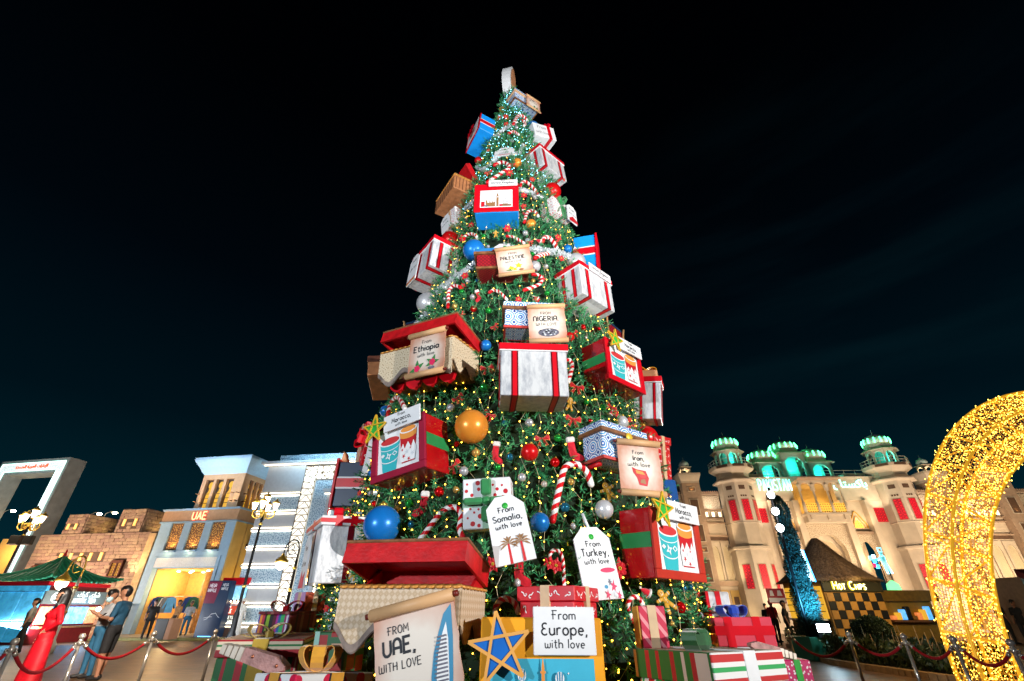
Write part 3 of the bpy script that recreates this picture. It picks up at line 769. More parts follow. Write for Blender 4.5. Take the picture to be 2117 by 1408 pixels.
LATT = voro('brown_perforated_screen', 9, [(0, (.9, .5, .12)), (.26, (.16, .065, .025))], randomness=.9, rough=.5)
for a, b in ((.82, 1.7), (2.24, 3.2), (3.76, 4.7)):
    q = MB(); q.box(a - .02, b + .02, .1, .16, 4.48, 6.04); s_ = q.obj('lattice_screen', LATT, uae)
    q = MB(); q.box(a - .05, b + .05, -.16, -.001, 4.38, 4.46); q.obj('sill', PALE, s_)
    q = MB(); q.box((a + b) / 2 - .08, (a + b) / 2 + .08, -.12, -.04, 4.462, 4.5); q.obj('spotlight', DARKWOOD, s_)
    spot('screen_light', frm(uae)(((a + b) / 2, -.1, 4.62)), frm(uae)(((a + b) / 2, .12, 5.4)), 26, (1, .62, .22), 130, .6, .04)
    spot('ledge_light', frm(uae)(((a + b) / 2, -.35, 4.36)), frm(uae)(((a + b) / 2, .0, 4.15)), 10, (1, .78, .35), 150, .8, .04)
q = MB(); q.box(.5, 4.95, -.05, -.002, 3.55, 4.05); q.obj('frieze', mat('white_frieze', (.62, .66, .7), .6, var=.2, vs=30, bump=.6, bs=25), uae)
q = MB(); q.box(.36, .6, -.06, -.001, 0, 4.14); q.box(4.85, 5.06, -.06, -.001, 0, 4.14); q.box(.6, 4.85, -.065, -.055, 4.055, 4.14); q.obj('door_surround', PALE, uae)
q = MB(); q.box(.6, 4.85, 2.9, 3.0, .12, 3.5); q.box(.6, .64, .3, 2.9, .12, 3.5); q.box(.6, 4.85, .3, 2.9, 3.44, 3.5); q.obj('shop_interior', mat('shop_wall', (.75, .45, .14), .6, var=.15), uae)
SHELF = mat('shop_fitting', (.5, .3, .12), .5, var=.3)
q = MB(); q.box(2.9, 3.0, 1.6, 2.88, .13, 3.42); q.box(3.0, 4.8, 2.3, 2.4, 2.2, 2.28); q.box(.75, 2.7, 2.3, 2.34, 2.1, 2.15); q.obj('shop_fitting', SHELF, uae)
q = MB(); q.box(3.15, 4.5, 1.9, 2.0, 2.4, 3.1); q.obj('signboard', mat('grey_board', (.25, .24, .22), .5, var=.3), uae)
for u, y in ((1.3, 1.2), (2.3, 1.2), (1.25, 2.2), (2.2, 2.2), (3.5, 1.1)):
    q = MB(); q.lathe([(0, 0), (.09, .01), (.09, .04), (0, .05)], (u, y, 3.37), 12); q.obj('ceiling_spot', LAMPBULB, uae)
point('shop_glow', frm(uae)((1.9, 1.1, 2.7)), 210, (1, .7, .32), .25)
point('shop_glow', frm(uae)((4.0, 1.2, 2.6)), 70, (1, .74, .4), .25)
UAELET = mat('uae_letters', (.9, .08, .04), .5, emit=(1, .42, .2), es=2.6, var=0)
UAEHALO = mat('uae_letter_halo', (.7, .02, .02), .5, emit=(1, .03, .02), es=1.2, var=0)  # red halo of light round the letters, built as glowing tubes behind them
q = MB(); write(q, 'U\u00c1E', 2.72, 6.23, .44, -.1, .2, depth=1); q.obj('lettering', UAELET, uae)
q = MB(); write(q, 'U\u00c1E', 2.72, 6.23, .44, -.062, .27, depth=1); q.obj('letter_glow', UAEHALO, uae)
# wind tower
tw = MB(); tw.box(1.1, 4.3, .9, 1.1, 8.98, 9.3)
for a, b in ((1.1, 1.42), (1.98, 2.2), (2.76, 2.98), (3.54, 4.3)): tw.box(a, b, .9, 1.1, 6.9, 8.979)
tw.box(4.1, 4.3, 1.101, 1.5, 6.9, 8.98); tw.box(4.1, 4.3, 1.86, 2.0, 6.9, 8.98); tw.box(4.1, 4.3, 2.36, 2.5, 6.9, 8.98); tw.box(4.1, 4.3, 2.86, 3.9, 6.9, 8.98); tw.box(4.1, 4.3, 1.101, 3.9, 8.981, 9.3)
tw.box(1.1, 1.3, 1.101, 3.9, 6.9, 9.3); tw.box(1.301, 4.099, 3.7, 3.9, 6.9, 9.3)
tw.obj('wind_tower', BEIGE, uae)
q = MB(); pr = [(0, 9.3), (.05, 9.36), (.12, 9.42), (.3, 9.75), (.55, 10.1), (.6, 10.2), (.6, 10.36)]
rings = [[(1.1 - d, .9 - d, z), (4.3 + d, .9 - d, z), (4.3 + d, 3.9 + d, z), (1.1 - d, 3.9 + d, z)] for d, z in pr]
vs = [p for r in rings for p in r]
q.add(vs, [(i * 4 + k, i * 4 + (k + 1) % 4, i * 4 + 4 + (k + 1) % 4, i * 4 + 4 + k) for i in range(len(pr) - 1) for k in range(4)] + [tuple(range((len(pr) - 1) * 4, len(pr) * 4))])
q.obj('cornice', PALE, uae)
def keyhole(parent, cx, w, flip):
    z0, z1 = 6.92, 8.97
    q = MB(); q.box(cx - w / 2, cx + w / 2, 1.12, 1.2, z0, z1)
    win = q.obj('window', mat('window_recess', (.05, .025, .012), .6, var=.2), parent)
    q = MB(); zc = z1 - .34
    q.flat(ell(cx, zc, w * .34, .22, n=20), 1.115)
    q.flat([(cx - w * .1, zc - .2), (cx - w * .16, zc - .42), (cx - w * .4, zc - .6), (cx - w * (.3 if flip else .42), z0), (cx + w * (.42 if flip else .3), z0), (cx + w * .4, zc - .6), (cx + w * .16, zc - .42), (cx + w * .1, zc - .2)], 1.1145)
    q.obj('pane', GLOWYEL, win)
    q = MB()
    for z in (7.15, 7.45, 7.75, 8.05): q.tube([(cx - w * .48, 1.06, z), (cx + w * .48, 1.06, z)], .022, 6)
    for x in (-.34, .34):
        q.tube([(cx + w * x, 1.09, z0), (cx + w * x, 1.09, 8.1)], .018, 6)
    q.obj('baluster', WOOD, win)
    return win
for i, cx in enumerate((1.7, 2.48, 3.26)): keyhole(uae, cx, .55, i % 2)
for y in (1.68, 2.18, 2.68):
    q = MB(); q.box(4.02, 4.09, y - .18, y + .18, 6.92, 8.97); win = q.obj('window', MATS['window_recess'], uae)
    q = MB(); vs = [(4.095, y + .11 * math.cos(t * math.pi / 6), 8.6 + .2 * math.sin(t * math.pi / 6)) for t in range(12)]; q.add(vs, [tuple(range(12))])
    q.add([(4.096, y - .15, 6.92), (4.096, y + .15, 6.92), (4.096, y + .14, 8.0), (4.096, y + .05, 8.38), (4.096, y - .05, 8.38), (4.096, y - .14, 8.0)], [(0, 1, 2, 3, 4, 5)]); q.obj('pane', GLOWYEL, win)
    q = MB()
    for z in (7.15, 7.45, 7.75, 8.05): q.tube([(4.13, y - .17, z), (4.13, y + .17, z)], .02, 6)
    q.obj('baluster', WOOD, win)
q = MB()
for x in (1.18, 3.85, 4.22):
    for z in (7.5, 8.0): q.tube([(x, .92, z), (x, .6, z)], .03, 6)
for y in (1.25, 3.4):
    for z in (7.5, 8.0): q.tube([(4.28, y, z), (4.6, y, z)], .03, 6)
q.obj('pole', WOOD, uae)
L = frm(uae)
spot('tower_uplight', L((1.25, .3, 7.0)), L((1.8, .9, 9.3)), 120, (1, .72, .42), 90, .8, .05)
spot('tower_uplight', L((4.0, .3, 7.0)), L((3.6, .9, 9.3)), 125, (1, .74, .42), 90, .8, .05)
spot('tower_uplight', L((5.2, 2.0, 7.0)), L((4.3, 2.2, 9.4)), 90, (1, .66, .3), 90, .8, .05)
area('cornice_wash', L((2.7, -5, 7.0)), L((2.7, .9, 9.9)), 130, (.62, .82, 1), 3, .6, 70)
area('cornice_wash', L((10, 1.0, 7.5)), L((4.6, 2.2, 9.9)), 110, (.55, .85, 1), 2, .6, 60)
area('front_wash', L((2.7, -7, .6)), L((2.7, 0, 4.8)), 460, (.88, .93, 1), 4, .5)
area('side_wash', L((UW + 1.3, 1.4, .4)), L((UW, 1.5, 4.2)), 230, (1, .72, .25), .4, 2.2)

# --- the white pavilion with light strips and lattice
wp = thing('white_building', 'white modern pavilion with glowing horizontal strips and a lit triangle lattice', 'building', (-14.9, 28.0, 0), R_(-8.0))
SMOOTHW = mat('white_cladding', (.40, .42, .46), .55, var=.06)
SPECK = voro('blue_speckled_cladding', 11, [(0, (.1, .2, .32)), (.3, (.40, .52, .62))], randomness=1, rough=.6)
strip_z = (7.15, 6.15, 5.22, 4.26, 3.36, 2.4, 1.5, .6)
prev = 8.9
for i, z in enumerate(strip_z + (0.12,)):
    q = MB(); q.box(.0, 2.44, .0, .4, z + (.1 if i < 8 else 0), prev); q.obj('wall_panel', SMOOTHW if i % 2 == 0 else SPECK, wp)
    if i < 8:
        q = MB(); q.box(-.06, 2.46, -.12, .4, z + .012, z + .088); fin = q.obj('ledge', SMOOTHW, wp)
        q = MB(); q.box(-.02, 2.42, -.05, -.002, z - .045, z - .01); q.box(-.02, 2.42, -.05, -.002, z + .102, z + .137); q.obj('light_strip', GLOWWHITE, fin)
    prev = z - .0
q = MB(); q.box(-.3, 10, -.4, .6, 8.96, 9.1); q.obj('cornice', SMOOTHW, wp)
q = MB(); q.box(-.2, 9.9, -.2, -.16, 8.9, 8.93); q.obj('light_strip', GLOWWHITE, wp)
q = MB(); q.box(.0, 2.44, .41, 3, .12, 8.95); q.box(2.45, 9.9, .45, 3, .12, 8.95); q.obj('core', SMOOTHW, wp)
q = MB(); q.box(.1, 9.9, .7, 3, 9.11, 9.78); q.obj('setback', SPECK, wp)
BACKLIT = mat('backlit_lattice_panel', (.9, .9, .85), .6, emit=(1, .93, .78), es=.95, var=.05, vs=.6)
q = MB(); q.box(2.47, 3.2, .05, .1, .14, 8.8); q.box(3.202, 9.8, .05, .1, 8.02, 8.8); q.obj('backlit_panel', BACKLIT, wp)
BARM = mat('bronze_lattice_bar', (.16, .09, .035), .5)
q = MB()
def bar(x0, z0, x1, z1, r=.019): q.tube([(x0, .02, z0), (x1, .02, z1)], r, 4, smooth=False)
bar(2.46, .1, 2.46, 8.82, .02); bar(3.2, .1, 3.2, 8.02, .02); bar(2.46, 8.82, 9.8, 8.82, .02); bar(3.2, 8.02, 9.8, 8.02, .02); bar(3.2, 8.02, 3.2, 8.82)
z = .1; i = 0
while z < 8.8:
    z2 = min(z + .37, 8.82); bar(2.46, z, 3.2, z)
    bar(2.46, z, 2.83, z2); bar(2.83, z2, 3.2, z); z = z2
x = 3.2
while x < 9.6:
    bar(x, 8.02, x + .74, 8.82); bar(x, 8.82, x + .74, 8.02); bar(x, 8.42, x + .74, 8.42); bar(x + .37, 8.02, x + .37, 8.82); bar(x, 8.42, x + .37, 8.82); bar(x + .37, 8.02, x + .74, 8.42); x += .74
b_ = q.obj('lattice', BARM, wp)
q = MB(); q.box(3.21, 9.8, .15, .44, .14, 8.0); q.obj('wall_panel', SPECK, wp)
q = MB(); q.prism([(4.0, 7.2), (9.8, 7.2), (9.8, 7.45), (3.85, 7.45), (3.85, 7.38)], -.05, .149); q.box(4.15, 4.4, .06, .148, .14, 7.19); q.obj('portal_moulding', SMOOTHW, wp)
q = MB(); q.box(4.42, 4.46, .08, .14, .2, 7.1); q.box(4.0, 9.7, -.03, .0, 7.15, 7.18); q.obj('light_strip', GLOWWHITE, wp)
L = frm(wp)
area('white_wash', L((4.5, -6, 1.0)), L((4.5, 0, 5.6)), 420, (.82, .91, 1), 6, .5)
area('setback_wash', L((4.5, -5, 9.3)), L((4.5, .7, 9.6)), 160, (.5, .82, 1), 6, .3, 60)

# ================================================================== PAKISTAN PAVILION
pk = thing('pavilion_palace', 'cream palace pavilion with two octagonal towers, green lit domes and PAKISTAN sign', 'building', (23.05, 35.6, 0), R_(-2.0))
SAND = mat('sandstone_trim', (.36, .25, .18), .75, var=.15, bump=.1)
BROWNT = mat('brown_recess', (.10, .055, .035), .7, var=.2)
TEALIN = mat('turquoise_room', (.12, .62, .56), .6, var=.1)
GREENLED = mat('green_dome_strip', (.3, 1, .5), .4, emit=(.08, 1, .34), es=8, var=0)
PKLET = mat('aqua_letters', (.8, 1, 1), .4, emit=(.18, 1, .82), es=2.4, var=0)
DOME = mat('dome_plaster', (.6, .7, .64), .6, var=.1)
REDLAT = voro('red_lattice_glow', 5, [(0, (.7, .012, .03)), (.3, (.12, .003, .01)), (.4, (.5, .01, .025))], randomness=.2)
_b = REDLAT.node_tree.nodes['Principled BSDF']; _b.inputs['Emission Strength'].default_value = .16
REDLAT.node_tree.links.new(REDLAT.node_tree.nodes['Color Ramp'].outputs[0], _b.inputs['Emission Color'])
GOLDLAT = voro('gold_lattice_glow', 6, [(0, (.05, .02, .0)), (.22, (.9, .5, .08))], randomness=.1)
_b = GOLDLAT.node_tree.nodes['Principled BSDF']; _b.inputs['Emission Strength'].default_value = .5
GOLDLAT.node_tree.links.new(GOLDLAT.node_tree.nodes['Color Ramp'].outputs[0], _b.inputs['Emission Color'])
FRET = voro('carved_fret_panel', 13, [(0, (.24, .17, .12)), (.3, (.5, .41, .31))], randomness=.9, rough=.7)
LITWIN = mat('lit_small_window', (1, .95, .8), .4, emit=(1, .9, .62), es=1.5, var=.1)
OCTA = R_(22.5)
def arch_panel(q, w, z0, zs, z1, y0, y1, M, lobes=True):     # a wall slab with an arch cut in it
    hw = w / 2; ow = hw * .72; n = 12; ah = (z1 - zs) * .72
    arc = []
    for i in range(n + 1):
        t = math.pi * (1 - i / n); c = 1 + (.05 * abs(math.sin(4 * t)) if lobes else 0)
        pw = ow * math.cos(t) * c; ph = ah * (math.sin(t) ** .75 if math.sin(t) > 0 else 0) * c
        arc.append((pw, zs + ph))
    o = len(q.v)
    q.box(-hw, -ow, y0, y1, z0, zs); q.box(ow, hw, y0, y1, z0, zs)
    for i in range(n):
        a, b = arc[i], arc[i + 1]
        q.prism([a, b, (b[0] if i < n - 1 else hw, z1), (a[0] if i > 0 else -hw, z1)] if 0 < i < n - 1 else ([(-hw, zs), a, b, (b[0], z1), (-hw, z1)] if i == 0 else [a, b, (hw, zs), (hw, z1), (a[0], z1)]), y0, y1)
    q.xf(M, o)
    return arc
def chhatri(parent, cx, cy, z0, r, h, n, dome_r, dome_h, lit=True, name='dome'):
    """an arcaded kiosk with eave, drum and a dome striped with green light"""
    ap = r * math.cos(math.pi / n); fw = 2 * r * math.sin(math.pi / n)
    q = MB()
    for k in range(n):
        an = 2 * math.pi * k / n + (0 if n == 4 else 0)
        M = Matrix.Translation((cx, cy, 0)) @ Matrix.Rotation(an, 4, 'Z')
        arch_panel(q, fw, z0, z0 + h * .45, z0 + h, -ap, -ap + .12, M)
    ar = q.obj('arcade', CREAM, parent)
    q = MB(); q.lathe([(r * .5, z0), (r * .5, z0 + h)], (cx, cy, 0), n, a0=math.pi / n, smooth=False); q.obj('room', TEALIN, ar)
    q = MB(); a0 = math.pi / n if n != 4 else math.pi / 4
    q.lathe([(r * 1.02, z0 + h + .001), (r * 1.26, z0 + h - .08), (r * 1.28, z0 + h - .03), (r * 1.0, z0 + h + .16), (dome_r * 1.05, z0 + h + .17), (dome_r * 1.05, z0 + h + .5), (0, z0 + h + .5)], (cx, cy, 0), n, a0=a0, smooth=False); q.obj('eave', CREAM, ar)
    zb = z0 + h + .5
    q = MB(); q.lathe([(dome_r, zb), (dome_r * 1.04, zb + dome_h * .25), (dome_r * .93, zb + dome_h * .55), (dome_r * .62, zb + dome_h * .85), (dome_r * .2, zb + dome_h), (.05, zb + dome_h + .08), (.02, zb + dome_h + .4), (0, zb + dome_h + .42)], (cx, cy, 0), 20)
    d = q.obj('dome', DOME, parent)
    for k in range(14):
        an = 2 * math.pi * k / 14
        pts = [(cx + math.cos(an) * rr, cy + math.sin(an) * rr, zb + zz) for rr, zz in ((dome_r * 1.05, .03), (dome_r * 1.09, dome_h * .25), (dome_r * .99, dome_h * .52))]
        q = MB(); q.tube(pts, .04, 5); q.obj('light_strip', GREENLED, d)
    if lit:
        spot('dome_fill', frm(pk)((cx - 1.2, cy - 2.6, z0 - .2)), frm(pk)((cx, cy, zb + .4)), 90, (.8, 1, .85), 45, .8, .05)  # added spot that brightens the dome, no fixture belongs to it
        point('dome_room_light', frm(pk)((cx, cy - r * .75, z0 + h * .5)), 26 * r * r, (.1, 1, .82), .1)
def tower(cx, cy=.0):
    q = MB(); q.lathe([(1.36, 0), (1.36, 4.95), (1.5, 5.02), (1.5, 5.16), (1.25, 5.2), (1.22, 6.7), (1.27, 6.74), (1.22, 6.8), (1.22, 9.58), (1.26, 9.6), (1.56, 9.68), (1.56, 9.76), (1.16, 10.02), (1.14, 10.3), (1.6, 10.62), (1.62, 10.86), (0, 10.86)], (cx, cy, 0), 8, a0=OCTA, smooth=False)
    sh = q.obj('tower', CREAM, pk)
    for an in (-45, 0, 45, 90):
        M = Matrix.Translation((cx, cy, 0)) @ Matrix.Rotation(R_(an), 4, 'Z')
        for z0, z1, r in ((6.9, 8.3, 1.22), (2.55, 4.0, 1.36)):
            ap = r * math.cos(math.pi / 8)
            q = MB(); q.box(-.29, .29, -ap - .035, -ap - .001, z0 - .04, z1 + .04); q.xf(M); fw = q.obj('window', SAND, sh)
            q = MB(); q.box(-.24, .24, -ap - .05, -ap - .036, z0, z1); q.xf(M)
            me = q.mesh('pane', REDLAT)
            uv = me.uv_layers[0].data
            inst('pane', me, sh)
        ap = 1.22 * math.cos(math.pi / 8)
        q = MB(); q.box(-.22, .22, -ap - .02, -ap - .001, 9.05, 9.34)
        for dx in (-.16, 0, .16): v = MB(); v.box(dx - .055, dx + .055, -ap - .02, -ap - .001, 8.52, 8.64); v.xf(M); v.obj('vent_hole', BROWNT, sh)
        ap2 = 1.62 * math.cos(math.pi / 8); v = MB(); v.box(-.42, .42, -ap2 - .02, -ap2 + .02, 10.66, 10.83); v.xf(M); v.obj('balcony_panel', BROWNT, sh)
        q.xf(M); q.obj('vent', BROWNT, sh)
    q = MB()
    for k in range(16):
        an = 2 * math.pi * k / 16 + OCTA; rr = 1.56 if k % 2 == 0 else 1.56 * math.cos(math.pi / 8)
        q.tube([(cx + math.cos(an) * rr, cy + math.sin(an) * rr, 10.86), (cx + math.cos(an) * rr, cy + math.sin(an) * rr, 11.3)], .018, 5)
    for z in (11.08, 11.3):
        q.tube([(cx + math.cos(OCTA + k * math.pi / 4) * 1.56, cy + math.sin(OCTA + k * math.pi / 4) * 1.56, z) for k in range(9)], .018, 5)
    q.obj('railing', CREAM, sh)
    chhatri(pk, cx, cy, 10.87, 1.0, 1.2, 8, .9, .85)
    L = frm(pk)
    spot('tower_wash', L((cx - .9, cy - 4.2, 5.6)), L((cx, cy, 9.8)), 300, (1, .84, .74), 60, .8, .1)
    spot('tower_wash', L((cx + .4, cy - 3.6, .5)), L((cx, cy, 4.4)), 420, (1, .80, .58), 70, .8, .1)
tower(-5.95); tower(5.95)
L = frm(pk)
# terrace wall carrying the signs
m = MB(); m.box(-4.8, -1.56, .3, .8, 8.46, 10.12); m.box(1.56, 4.8, .3, .8, 8.46, 10.12); m.box(-4.9, 4.9, .22, .9, 10.121, 10.22); m.box(-4.8, -3.1, .9, 6, 10.25, 10.6); m.box(3.1, 4.8, .9, 6, 10.25, 10.6); m.obj('terrace_wall', CREAM, pk)
m = MB(); m.box(-4.85, 4.85, .81, 5.5, 9.9, 10.1); m.obj('terrace_floor', CREAM, pk)
q = MB(); write(q, 'P\u00c1KIST\u00c1\u00d1', -2.8, 9.2, .84, .2, .1, depth=1, sq=.5); q.obj('lettering', PKLET, pk)
arabic('arabic_lettering', shaped('باكستان'), 2.55, PKLET, pk, (2.9, .26, 9.42))
area('sign_glow', L((2.9, -1.5, 9.0)), L((2.9, .3, 9.6)), 8, (.25, 1, .85), 2.4, .5)
# bays below the terrace: piers, carved pointed panel, arch
for s in (-1, 1):
    for a, b in ((1.5, 1.95), (3.35, 3.8)):
        m = MB(); m.box(s * a, s * b, .0, .7, 0, 8.44); m.obj('pier', CREAM, pk)
    m = MB(); m.box(s * 1.96, s * 3.34, .55, .75, 6.25, 8.44); pn = m.obj('panel', CREAM, pk)
    c = s * 2.65
    m = MB()
    og = lambda k, z0: [(c - .6 * k, .5, z0), (c - .58 * k, .5, z0 + .3 * k), (c - .33 * k, .5, z0 + .72 * k), (c, .5, z0 + 1.18 * k), (c + .33 * k, .5, z0 + .72 * k), (c + .58 * k, .5, z0 + .3 * k), (c + .6 * k, .5, z0)]
    m.tube(smooth_path(og(1, 6.5), 4), .05, 6); m.tube(smooth_path(og(.72, 6.5), 4), .035, 6); m.obj('ogee_moulding', GOLD, pn)
    m = MB(); m.flat([(c - .36, 6.52), (c + .36, 6.52), (c + .24, 6.86), (c, 7.1), (c - .24, 6.86)], .52); m.obj('grille', GOLDLAT, pn)
    m = MB(); m.box(s * 1.96, s * 3.34, .2, .7, 6.08, 6.249); m.obj('ledge', SAND, pk)
    m = MB(); arch_panel(m, 1.38, 0, 4.3, 6.07, .35, .6, Matrix.Translation((c, 0, 0))); m.obj('arch', FRET, pk)
    m = MB(); m.box(s * 1.97, s * 3.33, 1.6, 1.7, 0, 6.05); m.obj('wall', CREAM, pk)
    spot('panel_uplight', L((c + .3, -.5, 6.4)), L((c, .55, 8.2)), 133, (1, .76, .45), 120, .8, .05)
    spot('arch_uplight', L((c, -1.3, 3.0)), L((c, .5, 5.6)), 247, (1, .76, .45), 90, .8, .05)
    point('arch_glow', L((c, 1.1, 4.2)), 60, (1, .66, .3), .1)
    m = MB(); m.box(s * 3.81, s * 4.9, .32, .8, 0, 8.45); m.obj('wall', CREAM, pk)
    m = MB(); m.box(s * 3.95, s * 4.75, .26, .319, 6.9, 7.9); m.obj('window', REDLAT, pk)
    spot('wall_uplight', L((s * 4.3, -.7, 7.8)), L((s * 4.3, .3, 9)), 114, (1, .8, .55), 110, .8, .05)
# the gate and the balcony above it
m = MB(); arch_panel(m, 3.0, 0, 4.2, 6.78, .3, .75, Matrix.Identity(4)); m.obj('gate_arch', FRET, pk)
m = MB(); arch_panel(m, 3.0, 0, 4.0, 6.4, 1.0, 3.0, Matrix.Identity(4)); m.obj('gate_passage', CREAM, pk)
m = MB(); m.box(-1.6, 1.6, -.75, .8, 7.28, 7.42); m.box(-1.5, 1.5, -.6, .8, 6.8, 7.279)
for x in (-1.3, -.1, 1.1): m.box(x, x + .2, -.72, -.601, 6.95, 7.279)
m.obj('balcony', CREAM, pk)
m = MB(); m.box(-1.55, 1.55, .85, .95, 7.43, 10.1); m.obj('balcony_wall', YELLOWWALL, pk)
m = MB()
for x in (-1.5, -.5, .5, 1.5):
    m.lathe([(.12, 7.43), (.12, 8.15), (.07, 8.2), (.075, 9.3), (.13, 9.4), (.13, 9.5)], (x, -.6, 0), 8)
for x in (-1.0, 0, 1.0): arch_panel(m, .98, 9.0, 9.15, 9.75, -.64, -.56, Matrix.Translation((x, 0, 0)), False)
m.obj('column', CREAM, pk)
for x in (-1.0, 0, 1.0):
    m = MB(); m.box(x - .42, x + .42, -.64, -.6, 7.46, 8.1); m.obj('rail_panel', GOLDLAT, pk)
m = MB(); m.prism([(-.9, 10.0), (-.95, 9.9), (-.9, 9.8), (-.6, 9.76), (.7, 9.76), (.7, 10.35)], -1.58, 1.58, ax='x'); cn = m.obj('canopy', SAND, pk)
point('balcony_glow', L((-.5, .2, 8.1)), 42, (1, .66, .22), .1); point('balcony_glow', L((.6, .2, 8.1)), 42, (1, .66, .22), .1)
spot('gate_uplight', L((-1.7, -1.2, 3.4)), L((-1.1, .3, 5.8)), 285, (1, .78, .5), 80, .8, .05); spot('gate_uplight', L((1.7, -1.2, 3.4)), L((1.1, .3, 5.8)), 285, (1, .78, .5), 80, .8, .05)
point('gate_glow', L((0, 1.6, 4.6)), 60, (1, .7, .36), .1)
# three kiosks on the roof
for x, z, r, h in ((-2.05, 10.25, 1.28, 1.5), (0, 10.45, 1.4, 2.05), (2.05, 10.25, 1.28, 1.5)): chhatri(pk, x, 2.6, z, r, h, 4, 1.0, .85)
m = MB()
for k in range(12):
    x = -4.6 + k * .84; m.tube([(x, .5, 10.22), (x, .5, 10.75)], .016, 5)
for z in (10.5, 10.75): m.tube([(-4.6, .5, z), (4.64, .5, z)], .016, 5)
m.obj('railing', CREAM, pk)
# the wings
def wing_bay(u0, u1):
    W = u1 - u0; c = (u0 + u1) / 2
    m = MB(); m.box(u0, u1, .5, 3, 0, 8.98); wl = m.obj('wing_wall', CREAM, pk)
    m = MB(); m.box(u0, u1, .38, .6, 8.981, 9.05)
    n = max(3, int(W / .15))
    for k in range(n): m.prism([(u0 + W * (k + .12) / n, 9.051), (u0 + W * (k + .88) / n, 9.051), (u0 + W * (k + .88) / n, 9.16), (u0 + W * (k + .5) / n, 9.26), (u0 + W * (k + .12) / n, 9.16)], .4, .55)
    m.obj('crenellation', SAND, wl)
    m = MB(); m.box(u0 + .06, u1 - .06, .42, .499, 7.95, 8.86); m.obj('fret_panel', FRET, wl)
    m = MB(); m.box(u0, u1, .2, .499, 7.82, 7.9); m.box(u0, u1, .3, .499, 7.18, 7.24); m.box(u0, u1, .25, .499, 5.95, 6.05); m.box(u0, u1, .3, .499, 6.86, 6.94); m.obj('ledge', SAND, wl)
    k = max(2, int(W / .42))
    for i in range(k):
        x = u0 + W * (i + .5) / k
        f = MB(); f.box(x - .15, x + .15, .44, .499, 7.3, 7.76); w = f.obj('window', SAND, wl)
        f = MB(); f.box(x - .105, x + .105, .42, .439, 7.36, 7.7); f.obj('pane', LITWIN, wl)
    m = MB(); m.box(u0 + .03, u1 - .03, .46, .499, 5.72, 5.94); m.obj('slot', BROWNT, wl)
    k = max(2, int(W / .8))
    for i in range(k):
        x = u0 + W * (i + .5) / k; hw = W / k * .42
        f = MB(); arch_panel(f, hw * 2, 3.1, 4.7, 5.6, .4, .499, Matrix.Translation((x, 0, 0)), False); w = f.obj('arched_window', CREAM, wl)
        f = MB(); f.box(x - hw * .7, x + hw * .7, .47, .498, 3.1, 5.3); f.obj('pane', LATT2, wl)
        f = MB(); f.box(x - hw, x + hw, .44, .499, .2, 2.5); d = f.obj('door', YELLOWWALL, wl)
        f = MB(); f.box(x - hw * .55, x + hw * .55, .42, .439, .25, 2.1); f.obj('door_leaf', BROWNT, wl)
    m = MB(); m.box(u0, u1, .25, .499, 2.75, 2.95); m.box(u0, u1, .15, .499, 2.951, 3.05); m.obj('string_course', SAND, wl)
    spot('wing_uplight', L((c - W * .2, -.3, 7.92)), L((c, .5, 8.8)), 60, (1, .9, .72), 140, .8, .05)
    spot('wing_uplight', L((c, -1.6, 6.1)), L((c, .5, 7)), 114, (1, .72, .42), 120, .8, .05)
    spot('wing_uplight', L((c, -1.8, 3.1)), L((c, .5, 4.6)), 180, (1, .76, .44), 110, .8, .05)
    spot('wing_uplight', L((c, -1.8, .2)), L((c, .5, 1.8)), 152, (1, .74, .4), 110, .8, .05)
LATT2 = voro('cream_lattice_pane', 16, [(0, (.28, .2, .11)), (.3, (.62, .52, .36))], rough=.6)
def mini_tower(cx):
    m = MB(); m.box(cx - .68, cx + .68, -.1, 1.3, 0, 9.75); t = m.obj('turret', SAND, pk)
    m = MB(); m.lathe([(.98, 9.751), (.98, 9.9), (1.2, 10.35), (1.2, 10.5), (0, 10.5)], (cx, .6, 0), 4, a0=math.pi / 4, smooth=False); m.obj('cornice', CREAM, t)
    m = MB()
    for k in range(4): arch_panel(m, .72, 10.501, 10.75, 11.05, -.36, -.28, Matrix.Translation((cx, .6, 0)) @ Matrix.Rotation(k * math.pi / 2, 4, 'Z'), False)
    m.lathe([(.6, 11.051), (.62, 11.1), (0, 11.12)], (cx, .6, 0), 4, a0=math.pi / 4, smooth=False); m.obj('lantern', CREAM, t)
    m = MB(); m.lathe([(.3, 11.12), (.4, 11.3), (.33, 11.5), (.1, 11.66), (.02, 11.75), (0, 11.95)], (cx, .6, 0), 14); m.obj('dome', mat('pale_dome', (.45, .55, .55), .5), t)
    point('turret_glow', L((cx, .6, 10.8)), 16, (1, .82, .5), .05)
    for z0, z1, w in ((9.15, 9.4, .24), (7.4, 8.5, .28), (5.6, 6.7, .28), (4.9, 5.2, .28), (3.0, 4.4, .28)):
        m = MB(); m.box(cx - w - .05, cx + w + .05, -.15, -.101, z0 - .05, z1 + .05); f = m.obj('window', CREAM, t)
        m = MB(); m.box(cx - w, cx + w, -.16, -.151, z0, z1); m.obj('pane', BROWNT, t)
        spot('niche_light', L((cx, -.3, z0 + .03)), L((cx, -.1, z1)), 7, (1, .6, .22), 120, .8, .03)
for s in (-1, 1):
    a, b = sorted((s * 7.12, s * 8.6)); wing_bay(a, b); mini_tower(s * 9.3)
    a, b = sorted((s * 10.0, s * 13.2)); wing_bay(a, b)
mini_tower(13.9); wing_bay(14.6, 20.5)
area('palace_wash', L((0, -9, .6)), L((0, 0, 5)), 2000, (1, .76, .5), 16, .5)
area('palace_wash', L((12, -9, .6)), L((12, 0, 6)), 1200, (1, .78, .5), 8, .5)
